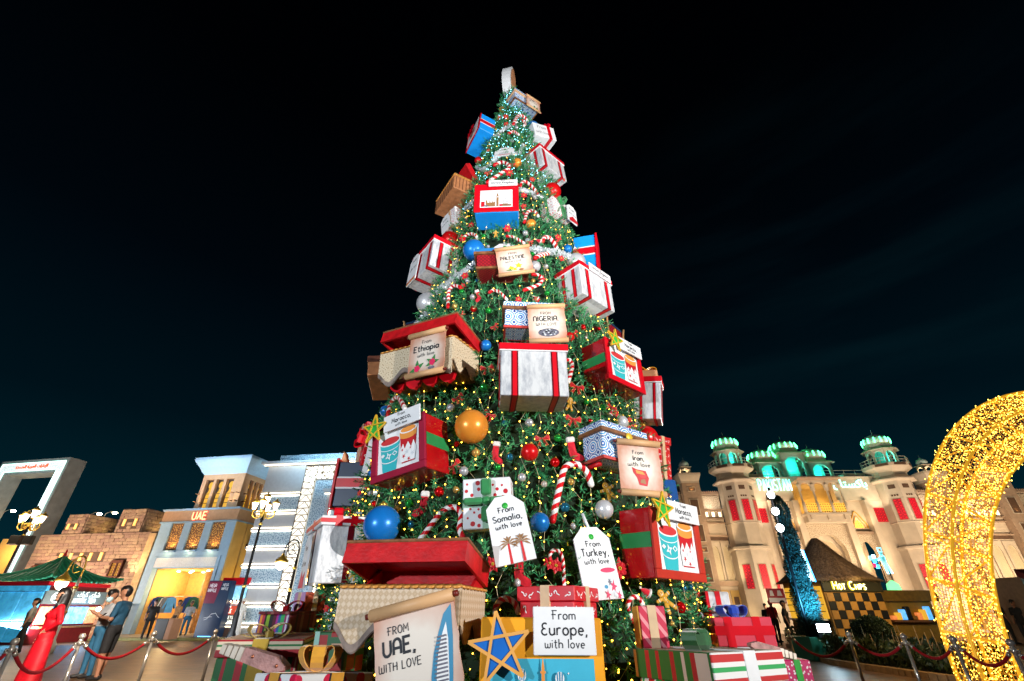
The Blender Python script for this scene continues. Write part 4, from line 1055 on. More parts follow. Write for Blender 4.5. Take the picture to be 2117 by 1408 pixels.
spot('palace_flood', L((-5.2, -2.0, 6.0)), L((-3.9, .4, 8.0)), 120, (1, .93, .8), 60, .7, .08)

# ================================================================== FAR STREET LIGHTS
def far_light(px_, py_, Y, label):
    p = onY(px_, py_, Y); t = thing('street_light', label, 'street light', (p.x, Y, 0), 0, 'street lights beyond the roofs')
    q = MB(); q.tube([(-.9, 0, 0), (-.9, 0, p.z - .5), (-.8, 0, p.z - .1), (-.45, 0, p.z + .12), (0, 0, p.z + .06)], .05, 6); q.obj('pole', mat('grey_steel', (.3, .3, .3), .4, metal=.6), t)
    q = MB(); q.lathe([(0, -.12), (.15, -.1), (.2, .0), (.05, .08), (0, .08)], (0, 0, p.z), 10); q.obj('lamp_head', mat('street_lamp_glow', (1, .95, .8), .3, emit=(1, .85, .55), es=40, var=0), t)
far_light(206, 1062, 42, 'street light shining over the stone turret nearest the grey frame')
far_light(238, 1060, 43, 'street light with curved arm between the two stone turrets')
far_light(28, 1056, 44, 'bright street light glaring inside the opening of the grey frame')

# ================================================================== GREEN ROOFED TEA KIOSK
ks = thing('tea_kiosk', 'tea kiosk with curved green tiled roof, blue front panels and lit menu boards', 'kiosk', (-22.75, 25.5, 0), R_(-6))
ROOFG = mat('green_roof_tile', (.015, .17, .085), .35, var=.2)
ROOFD = mat('green_roof_ridge', (.03, .26, .13), .4)
E_, ZE, ZA = 1.85, 2.48, 3.62
def roof_h(t): return ZE + (ZA - ZE) * (t ** 1.7)               # t = 0 at the eave, 1 at the apex
q = MB(); n = 8
for side in range(4):
    M = Matrix.Rotation(side * math.pi / 2, 4, 'Z'); o = len(q.v); vs = []; fs = []
    for i in range(n + 1):
        t = i / n; half = E_ * (1 - t) + .02
        for k in range(9):
            s = (k / 8) * 2 - 1; lift = .2 * (abs(s) ** 3) * (1 - t) ** 2
            vs.append((s * half * (1 + .06 * (1 - t) * abs(s) ** 3), -half * (1 + .05 * (1 - t) * abs(s) ** 3), roof_h(t) + lift))
    for i in range(n):
        for k in range(8): fs.append((i * 9 + k, i * 9 + k + 1, i * 9 + 10 + k, i * 9 + 9 + k))
    q.add(vs, fs, 0, True); q.xf(M, o)
rf = q.obj('roof', ROOFG, ks)
q = MB(); q.box(-E_ + .2, E_ - .2, -E_ + .2, E_ - .2, 2.3, 2.46); q.obj('ceiling', RED, ks)
for side in (0, 1, 3):
    for k in range(13):
        s = (k + .5) / 13 * 2 - 1; pts = []
        for i in range(9):
            t = i / 8 * (1 - abs(s)) ; lift = .2 * (abs(s) ** 3) * (1 - t) ** 2
            pts.append((s * E_, -E_ * (1 - t) - .02 - .05 * abs(s) ** 3 * E_, roof_h(t) + lift + .02))
        q = MB(); q.tube(pts, .045, 6); q.xf(Matrix.Rotation(side * math.pi / 2, 4, 'Z')); q.obj('roof_tile', ROOFD, rf)
for side in range(4):
    pts = [(-E_ * (1 - t) * (1 + .06 * (1 - t)), -E_ * (1 - t) * (1 + .05 * (1 - t)), roof_h(t) + .2 * (1 - t) ** 2 + .03) for t in [i / 8 for i in range(9)]]
    q = MB(); q.tube(pts, .06, 6); q.xf(Matrix.Rotation(side * math.pi / 2, 4, 'Z')); q.obj('ridge', ROOFD, rf)
q = MB(); q.lathe([(.05, 3.6), (.07, 3.72), (.04, 3.8), (.05, 3.9), (0, 4.0)], (0, 0, 0), 10); q.obj('finial', RED, ks)
BLUEP = mat('blue_lit_panel', (.1, .45, .7), .4, emit=(.02, .27, .5), es=.55, var=.45, vs=4)
q = MB(); q.box(-1.6, 1.6, -1.55, 1.55, .0, 2.29); q.obj('body', mat('dark_red_kiosk_wall', (.14, .008, .012), .5, var=.2), ks)
for i in range(3):
    a = -1.58 + i * 1.06
    q = MB(); q.bbox(a, a + 1.03, -1.62, -1.551, .9, 2.05, .02); q.obj('panel', BLUEP, ks)
    q = MB(); q.bbox(a, a + 1.03, -1.62, -1.551, .1, .88, .02); q.obj('panel', BLUEP, ks)
q = MB(); q.box(-1.7, 1.7, -1.7, -1.551, 2.08, 2.28); q.obj('fascia', BLUEP, ks)
GREYSIGN = mat('grey_sign_board', (.16, .18, .16), .5)
q = MB(); q.box(1.601, 1.68, -1.6, 1.6, 1.55, 2.1); sg = q.obj('signboard', GREYSIGN, ks)
SIGNW = mat('white_lit_letters', (.9, .9, .85), .5, emit=(.95, 1, .85), es=1.3, var=0)
q = MB(); write(q, 'KARAK TEA', .45, 1.62, .17, 0, .2, fit=1.9); q.xf(Matrix.Translation((1.69, 0, 0)) @ Matrix.Rotation(math.pi / 2, 4, 'Z')); q.obj('lettering', SIGNW, sg)
arabic('arabic_lettering', shaped('شاي كرك'), 1.2, SIGNW, sg, (1.69, .6, 1.87), .008, math.pi / 2)
q = MB(); q.strip(ell(-1.0, 1.82, .26, .2, n=20) + [ell(-1.0, 1.82, .26, .2, n=20)[0]], .05, 0); q.strip([(-1.2, 1.78), (-.8, 1.78)], .04, 0); q.strip([(-1.15, 1.88), (-.9, 1.92), (-.82, 1.86)], .04, 0); q.xf(Matrix.Translation((1.692, 0, 0)) @ Matrix.Rotation(math.pi / 2, 4, 'Z')); q.obj('emblem', SIGNW, sg)
MENUB = mat('blue_menu_screen', (.3, .6, .9), .4, emit=(.06, .38, .9), es=1.2, var=.7, vs=7)
MENUO = mat('orange_menu_screen', (.9, .4, .2), .4, emit=(.9, .22, .05), es=.7, var=.5, vs=8)
for a, b, mm in ((-1.5, -.95, MENUO), (-.9, .1, MENUB), (.15, .9, MENUB), (.95, 1.5, MENUO)):
    q = MB(); q.box(1.601, 1.64, a, b, .75, 1.45); q.obj('menu_board', mm, ks)
q = MB(); q.box(1.601, 1.95, -1.5, 1.5, .6, .68); q.obj('counter', WOOD, ks)
K = frm(ks)
point('kiosk_lamp', K((2.3, .6, 1.5)), 45, (.25, .6, 1), .08); point('kiosk_lamp', K((.2, -2.6, 1.9)), 5, (.3, .75, 1), .08)
q = MB(); q.ball((2.0, 1.1, 1.35), .1, 10); q.obj('lamp', mat('white_globe', (1, 1, 1), .3, emit=(.75, .95, 1), es=16, var=0), ks)
spot('roof_light', (-19.0, 20.5, 4.5), (-21.9, 24.6, 3.0), 160, (1, .95, .85), 60, .8, .1)

# ================================================================== BILLBOARDS BY THE SHOP
bb = thing('billboard', 'dark navy and maroon raffle billboard with white car outline beside the shop', 'billboard', (onG(412, 1322).x, 27.6, .12), R_(-6)); bb.scale = (.66, 1, .88)
NAVYB = mat('navy_poster', (.006, .02, .055), .35, emit=(.01, .03, .08), es=.25, var=.1)
MAROON = mat('maroon_poster', (.14, .008, .03), .35, emit=(.2, .01, .05), es=.25, var=.1)
q = MB(); q.bbox(0, 1.95, 0, .5, 0, 2.9, .03); q.obj('case', NAVYB, bb)
q = MB(); q.flat([(.05, 1.7), (.95, 1.7), (1.2, 2.85), (.05, 2.85)], -.006); q.obj('poster', MAROON, bb)
q = MB(); write(q, 'MEGA', .5, 2.55, .2, -.012, .2, fit=.55); write(q, 'RAFFLE', .5, 2.3, .2, -.012, .2, fit=.7); write(q, 'MEGA', 1.55, 2.6, .14, -.012, .16, fit=.5); write(q, 'RAFFLE', 1.55, 2.4, .14, -.012, .16, fit=.55)
q.strip([(.5, .85), (.75, .92), (1.0, 1.15), (1.35, 1.2), (1.6, 1.02), (1.75, .98)], .02, -.012); q.strip([(.45, .95), (.8, 1.0), (1.1, 1.02)], .014, -.0125); q.obj('lettering', mat('pale_print', (.7, .72, .75), .5, emit=(.6, .65, .7), es=.25, var=0), bb)
q = MB(); q.box(.4, 1.5, -.02, .0, .03, .06); q.obj('light_strip', mat('blue_led', (.2, .6, 1), .4, emit=(.1, .5, 1), es=4, var=0), bb)
bt = thing('ticket_booth', 'red and white raffle ticket booth with lit lamp row behind the navy billboard', 'booth', (onG(455, 1320).x, 28.0, .12), R_(-6)); bt.scale = (.78, 1, .86)
q = MB(); q.bbox(0, 1.9, .05, 1.2, 0, 3.1, .03); q.obj('booth', mat('dark_booth', (.09, .05, .04), .5, var=.2), bt)
q = MB(); q.box(-.05, 1.95, -.05, .04, 2.75, 3.15); q.obj('fascia', RED, bt)
q = MB(); q.box(.05, 1.85, -.01, .045, 1.95, 2.72); q.obj('screen', mat('sky_blue_screen', (.4, .7, .9), .4, emit=(.15, .5, .75), es=.8, var=.6, vs=5), bt)
q = MB(); q.box(.0, 1.9, -.02, .04, 1.15, 1.75); q.obj('sign', mat('red_lit_sign', (.7, .1, .05), .5, emit=(.6, .07, .03), es=.5, var=.3), bt)
q = MB(); write(q, 'MEGA', .75, 1.5, .18, -.03, .2, fit=.8); write(q, 'RAFFLE', .75, 1.24, .18, -.03, .2, fit=.95); write(q, 'TICKETS', .95, .92, .15, .04, .2, fit=1.1); write(q, 'SOLD HERE', .95, .7, .15, .04, .2, fit=1.2); q.obj('lettering', SIGNW, bt)
q = MB()
for i in range(7): q.ball((.15 + i * .27, -.08, 1.85), .045, 8)
q.obj('lamp', LAMPBULB, bt)

# ================================================================== SHOP GOODS: garments hanging in the doorway
gcols = [('navy', (.02, .05, .2)), ('white', (.7, .7, .7)), ('sky blue', (.1, .35, .65)), ('blue', (.02, .15, .5)), ('grey', (.2, .2, .2)), ('tan', (.4, .22, .08)), ('dark green', (.02, .1, .05)), ('black', (.02, .02, .02))]
for i in range(11):
    cn_, cc = gcols[(i * 3) % 8]; mm = mat('cloth_' + cn_.replace(' ', '_'), cc, .85, var=.2)
    u = .9 + i * .165 + (.9 if i > 6 else 0)
    w_ = frm(uae)((u, .75 + .1 * (i % 2), 0))
    nth = ('leftmost', 'second', 'third', 'fourth', 'fifth', 'sixth', 'seventh', 'eighth', 'ninth', 'tenth', 'rightmost')[i]
    q = MB(); q.prism([(-.2, 1.05), (.2, 1.05), (.17, 1.6), (.3, 1.25), (.35, 1.3), (.22, 1.8), (.06, 1.86), (-.06, 1.86), (-.22, 1.8), (-.35, 1.3), (-.3, 1.25), (-.17, 1.6)], -.05, .05)
    o = q.obj('hanging_garment', mm); o.location = (w_.x, w_.y, .12); o.rotation_euler = (0, 0, rnd.uniform(.2, .9))
    tag(o, '%s garment hanging in the lit shop doorway, %s along the rail' % (cn_, nth), 'garment', 'garments on the shop rail')
rr_ = MB(); rr_.tube([(.75, .8, 2.0), (3.9, .8, 2.0)], .02, 6); rr_.tube([(.8, .8, .13), (.8, .8, 2.0)], .02, 6); rr_.tube([(3.85, .8, .13), (3.85, .8, 2.0)], .02, 6)
o = rr_.obj('garment_rail', mat('grey_steel', (.3, .3, .3)), None); o.matrix_world = uae.matrix_basis; tag(o, 'steel clothes rail standing in the lit shop doorway', 'rail')
gt = thing('gate_barrier', 'white slatted gate leaf standing open at the left edge of the shop doorway', 'gate', frm(uae)((-.5, -.5, .12)), R_(-10))
q = MB(); q.box(0, 1.0, 0, .05, 1.42, 1.48); q.box(0, 1.0, 0, .05, .02, .08); q.obj('frame', WHITE, gt)
sl = MB(); sl.box(-.022, .022, 0, .04, .081, 1.419); sm_ = sl.mesh('slat', WHITE)
for i in range(9): inst('slat', sm_, gt, (.06 + i * .11, .005, 0))
bn = thing('litter_bin', 'square dark litter bin with tan side panel on the kerb before the shop', 'bin', onG(338, 1322, .12), R_(-8))
q = MB(); q.bbox(-.45, .2, -.3, .3, 0, .85, .02); q.obj('body', mat('dark_bin', (.02, .018, .015), .5), bn)
q = MB(); q.bbox(.201, .45, -.3, .3, 0, .85, .02); q.obj('side_panel', mat('tan_panel', (.35, .17, .09), .6), bn)

# ================================================================== RIGHT SIDE: HUT, CYPRESS, HEDGE, ARCH, BED
hut = thing('snack_hut', 'thatched snack hut with black and amber checker panels and HOT CHIPS sign', 'hut', (13.2, 22.0, 0), R_(7))
HW, HD = 2.7, 2.6
BLACKP = mat('black_panel', (.012, .011, .01), .4); AMBERP = mat('amber_panel', (.42, .2, .04), .45, var=.15)
q = MB(); q.box(.02, HW - .02, .02, HD, 0, 2.42); q.obj('body', mat('hut_wall', (.3, .15, .03), .6, var=.2), hut)
tl = [MB().bbox(-.158, .158, -.03, 0, -.158, .158, .012).mesh('panel', x) for x in (BLACKP, AMBERP)]
for i in range(8):
    for j in range(6): inst('panel', tl[(i + j) % 2], hut, (.24 + i * .322, .018, .18 + j * .322))
q = MB(); q.bbox(-.05, HW + .05, -.08, .018, 1.98, 2.42, .02); sg = q.obj('signboard', mat('dark_sign_board', (.03, .025, .01), .5), hut)
HOT = mat('hot_sign_letters', (1, 1, .9), .5, emit=(1, .95, .62), es=2.2, var=0); HOTR = mat('hot_sign_rim', (.8, .7, .05), .5, emit=(.75, .62, .03), es=1.0, var=0)
q = MB(); q2 = MB()
for t, x, h in (('H', .5, .3), ('OT', .82, .2), ('C', 1.25, .3), ('HIPS', 1.68, .2)):
    write(q, t, x, 2.07, h, -.13, .16, depth=1); write(q2, t, x, 2.07, h, -.10, .34, depth=1)
q.obj('lettering', HOT, sg); q2.obj('letter_glow', HOTR, sg)
q = MB(); q.bbox(-.06, -.0, .1, HD - .1, 1.0, 2.2, .01); ws = q.obj('serving_window', GLOWYEL, hut)
for z in (1.25, 1.5, 1.75, 2.0):
    q = MB(); q.box(-.16, -.061, .15, HD - .15, z, z + .03); q.obj('shelf', DARKWOOD, ws)
for i in range(4):
    for j in range(3): inst('panel', tl[(i + j) % 2], hut, (-.005, .3 + i * .322, .2 + j * .322), (0, 0, math.pi / 2))
q = MB(); q.box(-.5, -.02, .2, HD - .2, .94, 1.0); q.obj('counter', WHITE, hut)
THATCH = mat('brown_thatch', (.2, .115, .065), .95, var=.6, vs=14, bump=.8, bs=60); STRAW = mat('straw_edge', (.33, .19, .06), .9, var=.5, vs=20)
q = MB(); rings = []
for t in [i / 10 for i in range(11)]:
    e = 1.75 * (1 - t) ** 1.0 + .12; z = 2.5 + 1.75 * (t ** 1.15)
    rings.append([(HW / 2 + e * math.cos(a), HD / 2 + e * math.sin(a), z) for a in [k * math.pi / 10 for k in range(20)]])
    for k in range(20):
        a = k * math.pi / 10; s = 1 + .16 * (abs(math.sin(2 * a)) ** 2) * (1 - t); x, y, zz = rings[-1][k]
        rings[-1][k] = (HW / 2 + (x - HW / 2) * s, HD / 2 + (y - HD / 2) * s, zz - .12 * abs(math.sin(2 * a)) * (1 - t))
vs = [p for r in rings for p in r]
q.add(vs, [(i * 20 + k, i * 20 + (k + 1) % 20, i * 20 + 20 + (k + 1) % 20, i * 20 + 20 + k) for i in range(10) for k in range(20)] + [tuple(range(200, 220)), tuple(range(20))[::-1]], 0, True)
th_ = q.obj('thatch_roof', THATCH, hut)
V, F, V2, F2 = [], [], [], []
for i in range(4200):
    t = rnd.random() ** 1.2; a = rnd.uniform(0, 6.283); f = a / 6.2832 * 20; k = int(f) % 20; u = f - int(f)
    i0 = min(9, int(t * 10)); w = t * 10 - i0
    g = lambda r: Vector(rings[r][k]).lerp(Vector(rings[r][(k + 1) % 20]), u)
    p = g(i0).lerp(g(i0 + 1), w); dn = (g(max(0, i0 - 1)) - g(min(10, i0 + 2))).normalized()
    out = Vector((math.cos(a), math.sin(a), .9)).normalized()
    d = (dn * 1.0 + out * rnd.uniform(.05, .35) + Vector((rnd.gauss(0, .15), rnd.gauss(0, .15), 0))).normalized() * rnd.uniform(.15, .34)
    s = d.cross(out).normalized() * .008
    A, B = (V2, F2) if i0 == 0 else (V, F)
    o = len(A); A += [p - s, p + s, p + d + s * .4, p + d - s * .4]; B.append((o, o + 1, o + 2, o + 3))
s_ = MB().add(V, F).obj('straw', THATCH, th_); s_['kind'] = 'stuff'
s_ = MB().add(V2, F2).obj('straw_fringe', STRAW, th_); s_['kind'] = 'stuff'
Hh = frm(hut)
spot('thatch_fill', Hh((-1.5, -4.5, 3.0)), Hh((1.2, .6, 3.2)), 420, (1, .82, .6), 50, .8, .1); point('hut_sign_light', Hh((1.3, -.7, 2.3)), 10, (1, .85, .3), .05); area('hut_front_light', Hh((1.6, -4.5, 2.8)), Hh((1.4, 0, 1.4)), 190, (1, .78, .42), 1, 1)  # the thatch spot is added to brighten the roof, no fixture there

# --- cypress on its green planter, lit from below
def leafy(name, mat_, parent, fn, N, size, kind='stuff'):
    V = np.empty((N, 4, 3)); 
    for i in range(N):
        p, n = fn(); p = np.array(p); d = np.array(n) + nrg.normal(0, .55, 3); d /= np.linalg.norm(d)
        s = np.cross(d, nrg.normal(0, 1, 3)); s /= np.linalg.norm(s); L_ = size * nrg.uniform(.6, 1.3)
        V[i] = (p, p + d * L_ * .5 + s * L_ * .3, p + d * L_, p + d * L_ * .5 - s * L_ * .3)
    me = bpy.data.meshes.new(name); me.from_pydata(V.reshape(-1, 3).tolist(), [], np.arange(N * 4).reshape(-1, 4).tolist()); me.materials.append(mat_)
    o = bpy.data.objects.new(name, me); COL.objects.link(o); o.parent = parent; o['kind'] = kind
    return o
def leaf_mat(name, c0, c1, rough=.55):
    m, nt, b = nodes(name); g = nt.nodes.new('ShaderNodeNewGeometry'); r = nt.nodes.new('ShaderNodeValToRGB'); e = r.color_ramp.elements
    e[0].color, e[1].color = (*c0, 1), (*c1, 1)
    nt.links.new(g.outputs['Random Per Island'], r.inputs[0]); nt.links.new(r.outputs[0], b.inputs['Base Color']); b.inputs['Roughness'].default_value = rough
    return m
CYL = leaf_mat('cypress_leaf', (.012, .05, .045), (.022, .085, .07), .8); HEDL = leaf_mat('hedge_leaf', (.012, .035, .008), (.05, .085, .02)); BEDL = leaf_mat('bed_leaf', (.012, .03, .006), (.07, .1, .025))
pl = thing('green_planter', 'square green planter box holding the blue lit cypress', 'planter', (9.55, 17.0, 0), R_(5))
GPL = mat('green_planter_panel', (.03, .17, .1), .35, var=.1)
q = MB(); q.bbox(-.6, -.004, -.5, .5, .01, .61, .015); q.obj('panel', GPL, pl); q = MB(); q.bbox(.004, .62, -.5, .5, .01, .61, .015); q.obj('panel', GPL, pl)
cy = thing('cypress_tree', 'slim cypress column glowing blue from the lamp at its foot', 'tree', (9.55, 17.1, .6))
q = MB(); q.tube([(0, 0, -.1), (.02, 0, 3.9)], [.08, .02], 8); q.obj('trunk', DARKWOOD, cy)
def cyp():
    t = rnd.random(); z = .02 + t * 4.25; r = .40 * (1 - t * .45) * (1 if t < .92 else math.sqrt(max(0, (1 - t) / .08))) * (1 + .12 * math.sin(z * 7 + rnd.random())); a = rnd.uniform(0, 6.283); k = rnd.uniform(.72, 1.03)
    return (r * k * math.cos(a) + .06 * t, r * k * math.sin(a), z), (math.cos(a) * .6, math.sin(a) * .6, .9)
leafy('crown', CYL, cy, cyp, 19000, .052)
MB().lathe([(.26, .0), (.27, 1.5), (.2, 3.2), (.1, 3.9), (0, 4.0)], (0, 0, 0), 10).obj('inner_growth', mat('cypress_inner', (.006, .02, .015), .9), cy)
fp = thing('floodlight', 'glowing white rectangular flood lamp on the green planter', 'floodlight', (9.5, 16.42, .72), R_(3))
q = MB(); q.bbox(-.22, .22, 0, .08, .0, .26, .01); q.obj('housing', mat('black_metal', (.015, .015, .016), .4, metal=.5), fp); 
PANELGLOW = mat('flood_panel_glow', (1, 1, 1), .3, emit=(.80, .93, 1), es=22, var=0)
q = MB(); q.box(-.195, .195, -.012, -.002, .03, .23); q.obj('lens', PANELGLOW, fp)
q = MB(); q.box(-.2, .2, .01, .08, -.12, -.001); q.obj('bracket', MATS['black_metal'], fp)
spot('cypress_uplight', (9.3, 15.9, .95), (9.58, 17.0, 2.2), 1300, (.10, .55, 1), 85, .8, .08); point('cypress_glow', (9.5, 16.25, .95), 14, (.4, .8, 1), .1)
fl = thing('floodlight_pole', 'tall pole with three round white floodlights shining beside the cypress', 'floodlight', (9.2, 16.75, 0))
q = MB(); q.tube([(0, 0, 0), (0, 0, 5.1)], .045, 8); q.obj('pole', MATS['black_metal'], fl)
FLGL = mat('floodlight_glow', (1, 1, 1), .3, emit=(.93, .97, 1), es=30, var=0)
for z in (4.82, 4.27, 3.73):
    q = MB(); q.lathe([(.06, 0), (.15, -.06), (.16, -.14), (0, -.14)], (0, 0, 0), 16); q.xf(Matrix.Translation((0, -.02, z)) @ Matrix.Rotation(R_(-70), 4, 'X') @ Matrix.Rotation(math.pi, 4, 'X') @ Matrix.Translation((0, 0, .1))); h_ = q.obj('lamp_head', MATS['black_metal'], fl)
    q = MB(); q.ball((-.06, -.14, z), .125, 14, 0, (1, .5, 1)); q.obj('lens', FLGL, h_)
hd = thing('clipped_hedge', 'round clipped dark hedge before the checkered snack hut', 'hedge', (13.1, 19.6, 0), R_(5))
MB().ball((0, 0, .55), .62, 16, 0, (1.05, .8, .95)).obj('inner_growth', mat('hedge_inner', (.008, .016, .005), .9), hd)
def hdg():
    a = rnd.uniform(0, 6.283); b = math.asin(rnd.uniform(-.95, 1)); k = rnd.uniform(.93, 1.04); n = (math.cos(b) * math.cos(a), math.cos(b) * math.sin(a), math.sin(b))
    return (n[0] * .72 * k, n[1] * .55 * k, .56 + n[2] * .56 * k), n
leafy('foliage', HEDL, hd, hdg, 5000, .06)

# --- flower bed with its kerb
bed_px = [(1632, 1338), (1700, 1367), (1755, 1379.5), (1830, 1391), (1897, 1401), (1990, 1413), (2100, 1420)]
fr_ = [onG(x, y) for x, y in bed_px]
bk_ = [Vector((p.x * 1.28 + .6, p.y * 1.28 + .4, 0)) for p in fr_]
q = MB(); q.add([(p.x, p.y, .1) for p in fr_] + [(p.x, p.y, .1) for p in bk_], [(i, i + 1, len(fr_) + i + 1, len(fr_) + i) for i in range(len(fr_) - 1)]); o = q.obj('flower_bed_soil', mat('bed_soil', (.03, .02, .012), .95, var=.4, bump=.6)); o['kind'] = 'structure'
q = MB(); KS = mat('bed_kerb_stone', (.3, .19, .09), .7, var=.25, bump=.2)
path = smooth_path(fr_, 5)
for i in range(len(path) - 1):
    a, b = path[i], path[i + 1]; d = (b - a).normalized(); n = Vector((-d.y, d.x, 0)) * .11; g = d * .008
    q.add([a + g - n, b - g - n, b - g + n, a + g + n] + [p + Vector((0, 0, .13)) for p in (a + g - n, b - g - n, b - g + n, a + g + n)], [(4, 5, 6, 7), (0, 1, 5, 4), (1, 2, 6, 5), (2, 3, 7, 6), (3, 0, 4, 7)])
o = q.obj('bed_kerb', KS); o['kind'] = 'structure'
def bedf():
    i = rnd.randrange(len(path) - 1); p = path[i].lerp(path[i + 1], rnd.random()); k = rnd.random() ** 1.4
    return (p.x * (1.02 + .24 * k), p.y * (1.02 + .24 * k), .1 + rnd.uniform(0, .34) * (1 + .5 * math.sin(p.x * 5 + k * 6))), (0, -.3, .8)
b0 = leafy('flower_bed_plants', BEDL, None, bedf, 9000, .13); tag(b0, 'low leafy bedding plants filling the kerbed flower bed', 'plants')
def bedw():
    p, n = bedf(); return (p[0], p[1], p[2] + .1), n
b1 = leafy('white_flowers', leaf_mat('flower_petal', (.4, .38, .25), (.6, .5, .3)), None, bedw, 500, .05); tag(b1, 'pale small flowers dotted over the bedding plants', 'flowers')
STK = mat('bare_stem', (.4, .27, .13), .7, var=.2)
for i in range(16):
    p = path[min(len(path) - 2, 6 + int(i * 1.35))]; k = rnd.uniform(1.04, 1.16); h = rnd.uniform(.55, .95); l = rnd.uniform(-.12, .2)
    q = MB(); q.tube([(0, 0, 0), (l * .5, 0, h * .5), (l, .03, h)], [.014, .008], 5) if False else q.tube([(0, 0, 0), (l * .5, 0, h * .5), (l, .03, h)], [.014, .012, .007], 5)
    q.tube([(l * .5, 0, h * .5), (l * .5 - .1, 0, h * .75)], .006, 4)
    o = q.obj('plant_stem', STK); o.location = (p.x * k, p.y * k, .08); o.rotation_euler = (0, 0, rnd.uniform(0, 6)); tag(o, 'bare pale plant stem in the flower bed, %s from the left' % ('first second third fourth fifth sixth seventh eighth ninth tenth eleventh twelfth thirteenth fourteenth fifteenth sixteenth'.split()[i]), 'stem', 'bare stems in the flower bed')

# --- the golden light arch
arch = thing('light_arch', 'huge golden arch of lit steel trusses covered with warm twinkling lights', 'arch', (13.83, 10.4, 0))
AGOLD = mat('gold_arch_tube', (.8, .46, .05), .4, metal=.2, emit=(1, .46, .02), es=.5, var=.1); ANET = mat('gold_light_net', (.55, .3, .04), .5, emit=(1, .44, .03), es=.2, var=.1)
ABULB = mat('arch_bulb', (1, .8, .3), .3, emit=(1, .60, .075), es=9, var=0)
RO, RM, RI, RB = (5.33, 6.2), (5.3, 5.7), (4.62, 4.9), (4.65, 5.3)
def apt(r, s, y):
    return Vector((-r[0] * math.cos(math.pi * s), y, r[1] * math.sin(math.pi * s)))
SS = [i / 44 for i in range(45)]
edges = [(RO, .36), (RM, -.2), (RI, -.2), (RB, .36)]
m = MB()
for r, y in edges:
    m.tube([apt(r, s, y) for s in SS], .035, 6)
m.obj('rail', AGOLD, arch)
m = MB()
sts = [i / 20 for i in range(21)]
for i, s in enumerate(sts):
    P = [apt(r, s, y) for r, y in edges]
    for a, b in ((0, 1), (1, 2), (2, 3), (3, 0)): m.tube([P[a], P[b]], .024, 5)
    if i + 1 < len(sts):
        Q = [apt(r, sts[i + 1], y) for r, y in edges]
        for a, b in ((0, 1), (1, 2)): m.tube([P[a], Q[b]], .018, 5)
m.obj('brace', AGOLD, arch)
m = MB(); V, F = [], []
for ea, eb, nn in ((0, 1, 9), (1, 2, 10), (3, 2, 3)):
    (ra, ya), (rb, yb) = edges[ea], edges[eb]
    k = 210
    for i in range(k):
        s = i / (k - 1)
        A, B = apt(ra, s, ya), apt(rb, s, yb)
        m.tube([A, B], .007, 3, cap=False, smooth=False)
        for j in range(nn * 2):
            p = A.lerp(B, rnd.random()) + Vector((rnd.gauss(0, .015), rnd.gauss(-.01, .015), rnd.gauss(0, .02)))
            octa(V, F, p, rnd.uniform(.007, .013))
    for j in range(1, nn):
        m.tube([apt(ra, s, ya).lerp(apt(rb, s, yb), j / nn) for s in SS], .007, 3, cap=False, smooth=False)
for r, y in edges:
    for i in range(230):
        s = i / 229
        octa(V, F, apt(r, s, y) + Vector((rnd.gauss(0, .03), rnd.gauss(0, .03), rnd.gauss(0, .03))), rnd.uniform(.012, .018))
n_ = m.obj('light_net', ANET, arch); n_['kind'] = 'stuff'
b_ = MB().add(V, F).obj('light_bulb', ABULB, arch); b_['kind'] = 'stuff'

# --- stalls far right
st = thing('market_stall', 'market stall with ochre fascia and yellow lit goods between hut and golden arch', 'stall', (16.9, 24.0, 0), R_(4))
q = MB(); q.bbox(0, 2.4, 0, 1.6, 0, 2.05, .02); q.obj('body', mat('ochre_stall', (.3, .17, .02), .6, var=.2), st)
q = MB(); q.bbox(-.2, 2.6, -.3, .0, 1.66, 2.1, .02); q.obj('fascia', mat('ochre_fascia', (.22, .12, .012), .5, var=.3), st)
for i in range(9):
    q = MB(); q.bbox(.12 + i * .245, .33 + i * .245, -.2, -.004, .94, 1.1 + .12 * ((i * 5) % 4), .02); q.obj('goods', (MENUO, GLOWYEL, MENUB, BLACKP, AMBERP)[i % 5], st)
q = MB(); q.box(0, 2.4, -.35, -.02, .85, .93); q.obj('counter', WOOD, st)
q = MB(); q.prism([(.4, 2.11), (1.0, 2.11), (.95, 2.35), (.7, 2.5), (.45, 2.35)], -.25, -.1); q.obj('lit_dome_sign', mat('green_lit_dome', (.3, 1, .5), .4, emit=(.2, 1, .35), es=1.5, var=0), st)
sx = onG(2062, 1345)
s2 = thing('market_stall', 'maroon canopied stall with cyan light strip at the right edge of the picture', 'stall', (22.6, 22.8, 0), R_(-5))
q = MB(); q.bbox(0, 5, 0, 2, 0, 2.6, .02); q.obj('body', mat('stall_wall', (.2, .13, .09), .6, var=.2), s2)
q = MB(); q.prism([(-1.2, 2.1), (-1.2, 2.3), (.0, 2.9), (.0, 2.6)], -.1, 5.2, ax='x'); q.obj('canopy', mat('maroon_canopy', (.1, .006, .015), .7), s2)
q = MB(); q.box(0, 5, -1.1, -1.05, 2.02, 2.08); q.obj('light_strip', mat('cyan_led', (.2, .9, 1), .4, emit=(.12, .8, 1), es=9, var=0), s2)
for i in range(5):
    q = MB(); q.box(.1 + i, .95 + i, -.04, -.001, .9, 1.9); q.obj('display', (MENUB, GLOWWARM, MENUO)[i % 3], s2)
q = MB(); q.box(0, 5, -.5, -.05, .8, .88); q.obj('counter', WHITE, s2)
point('stall_glow', (24, 21.0, 1.7), 60, (.25, .75, 1), .1)
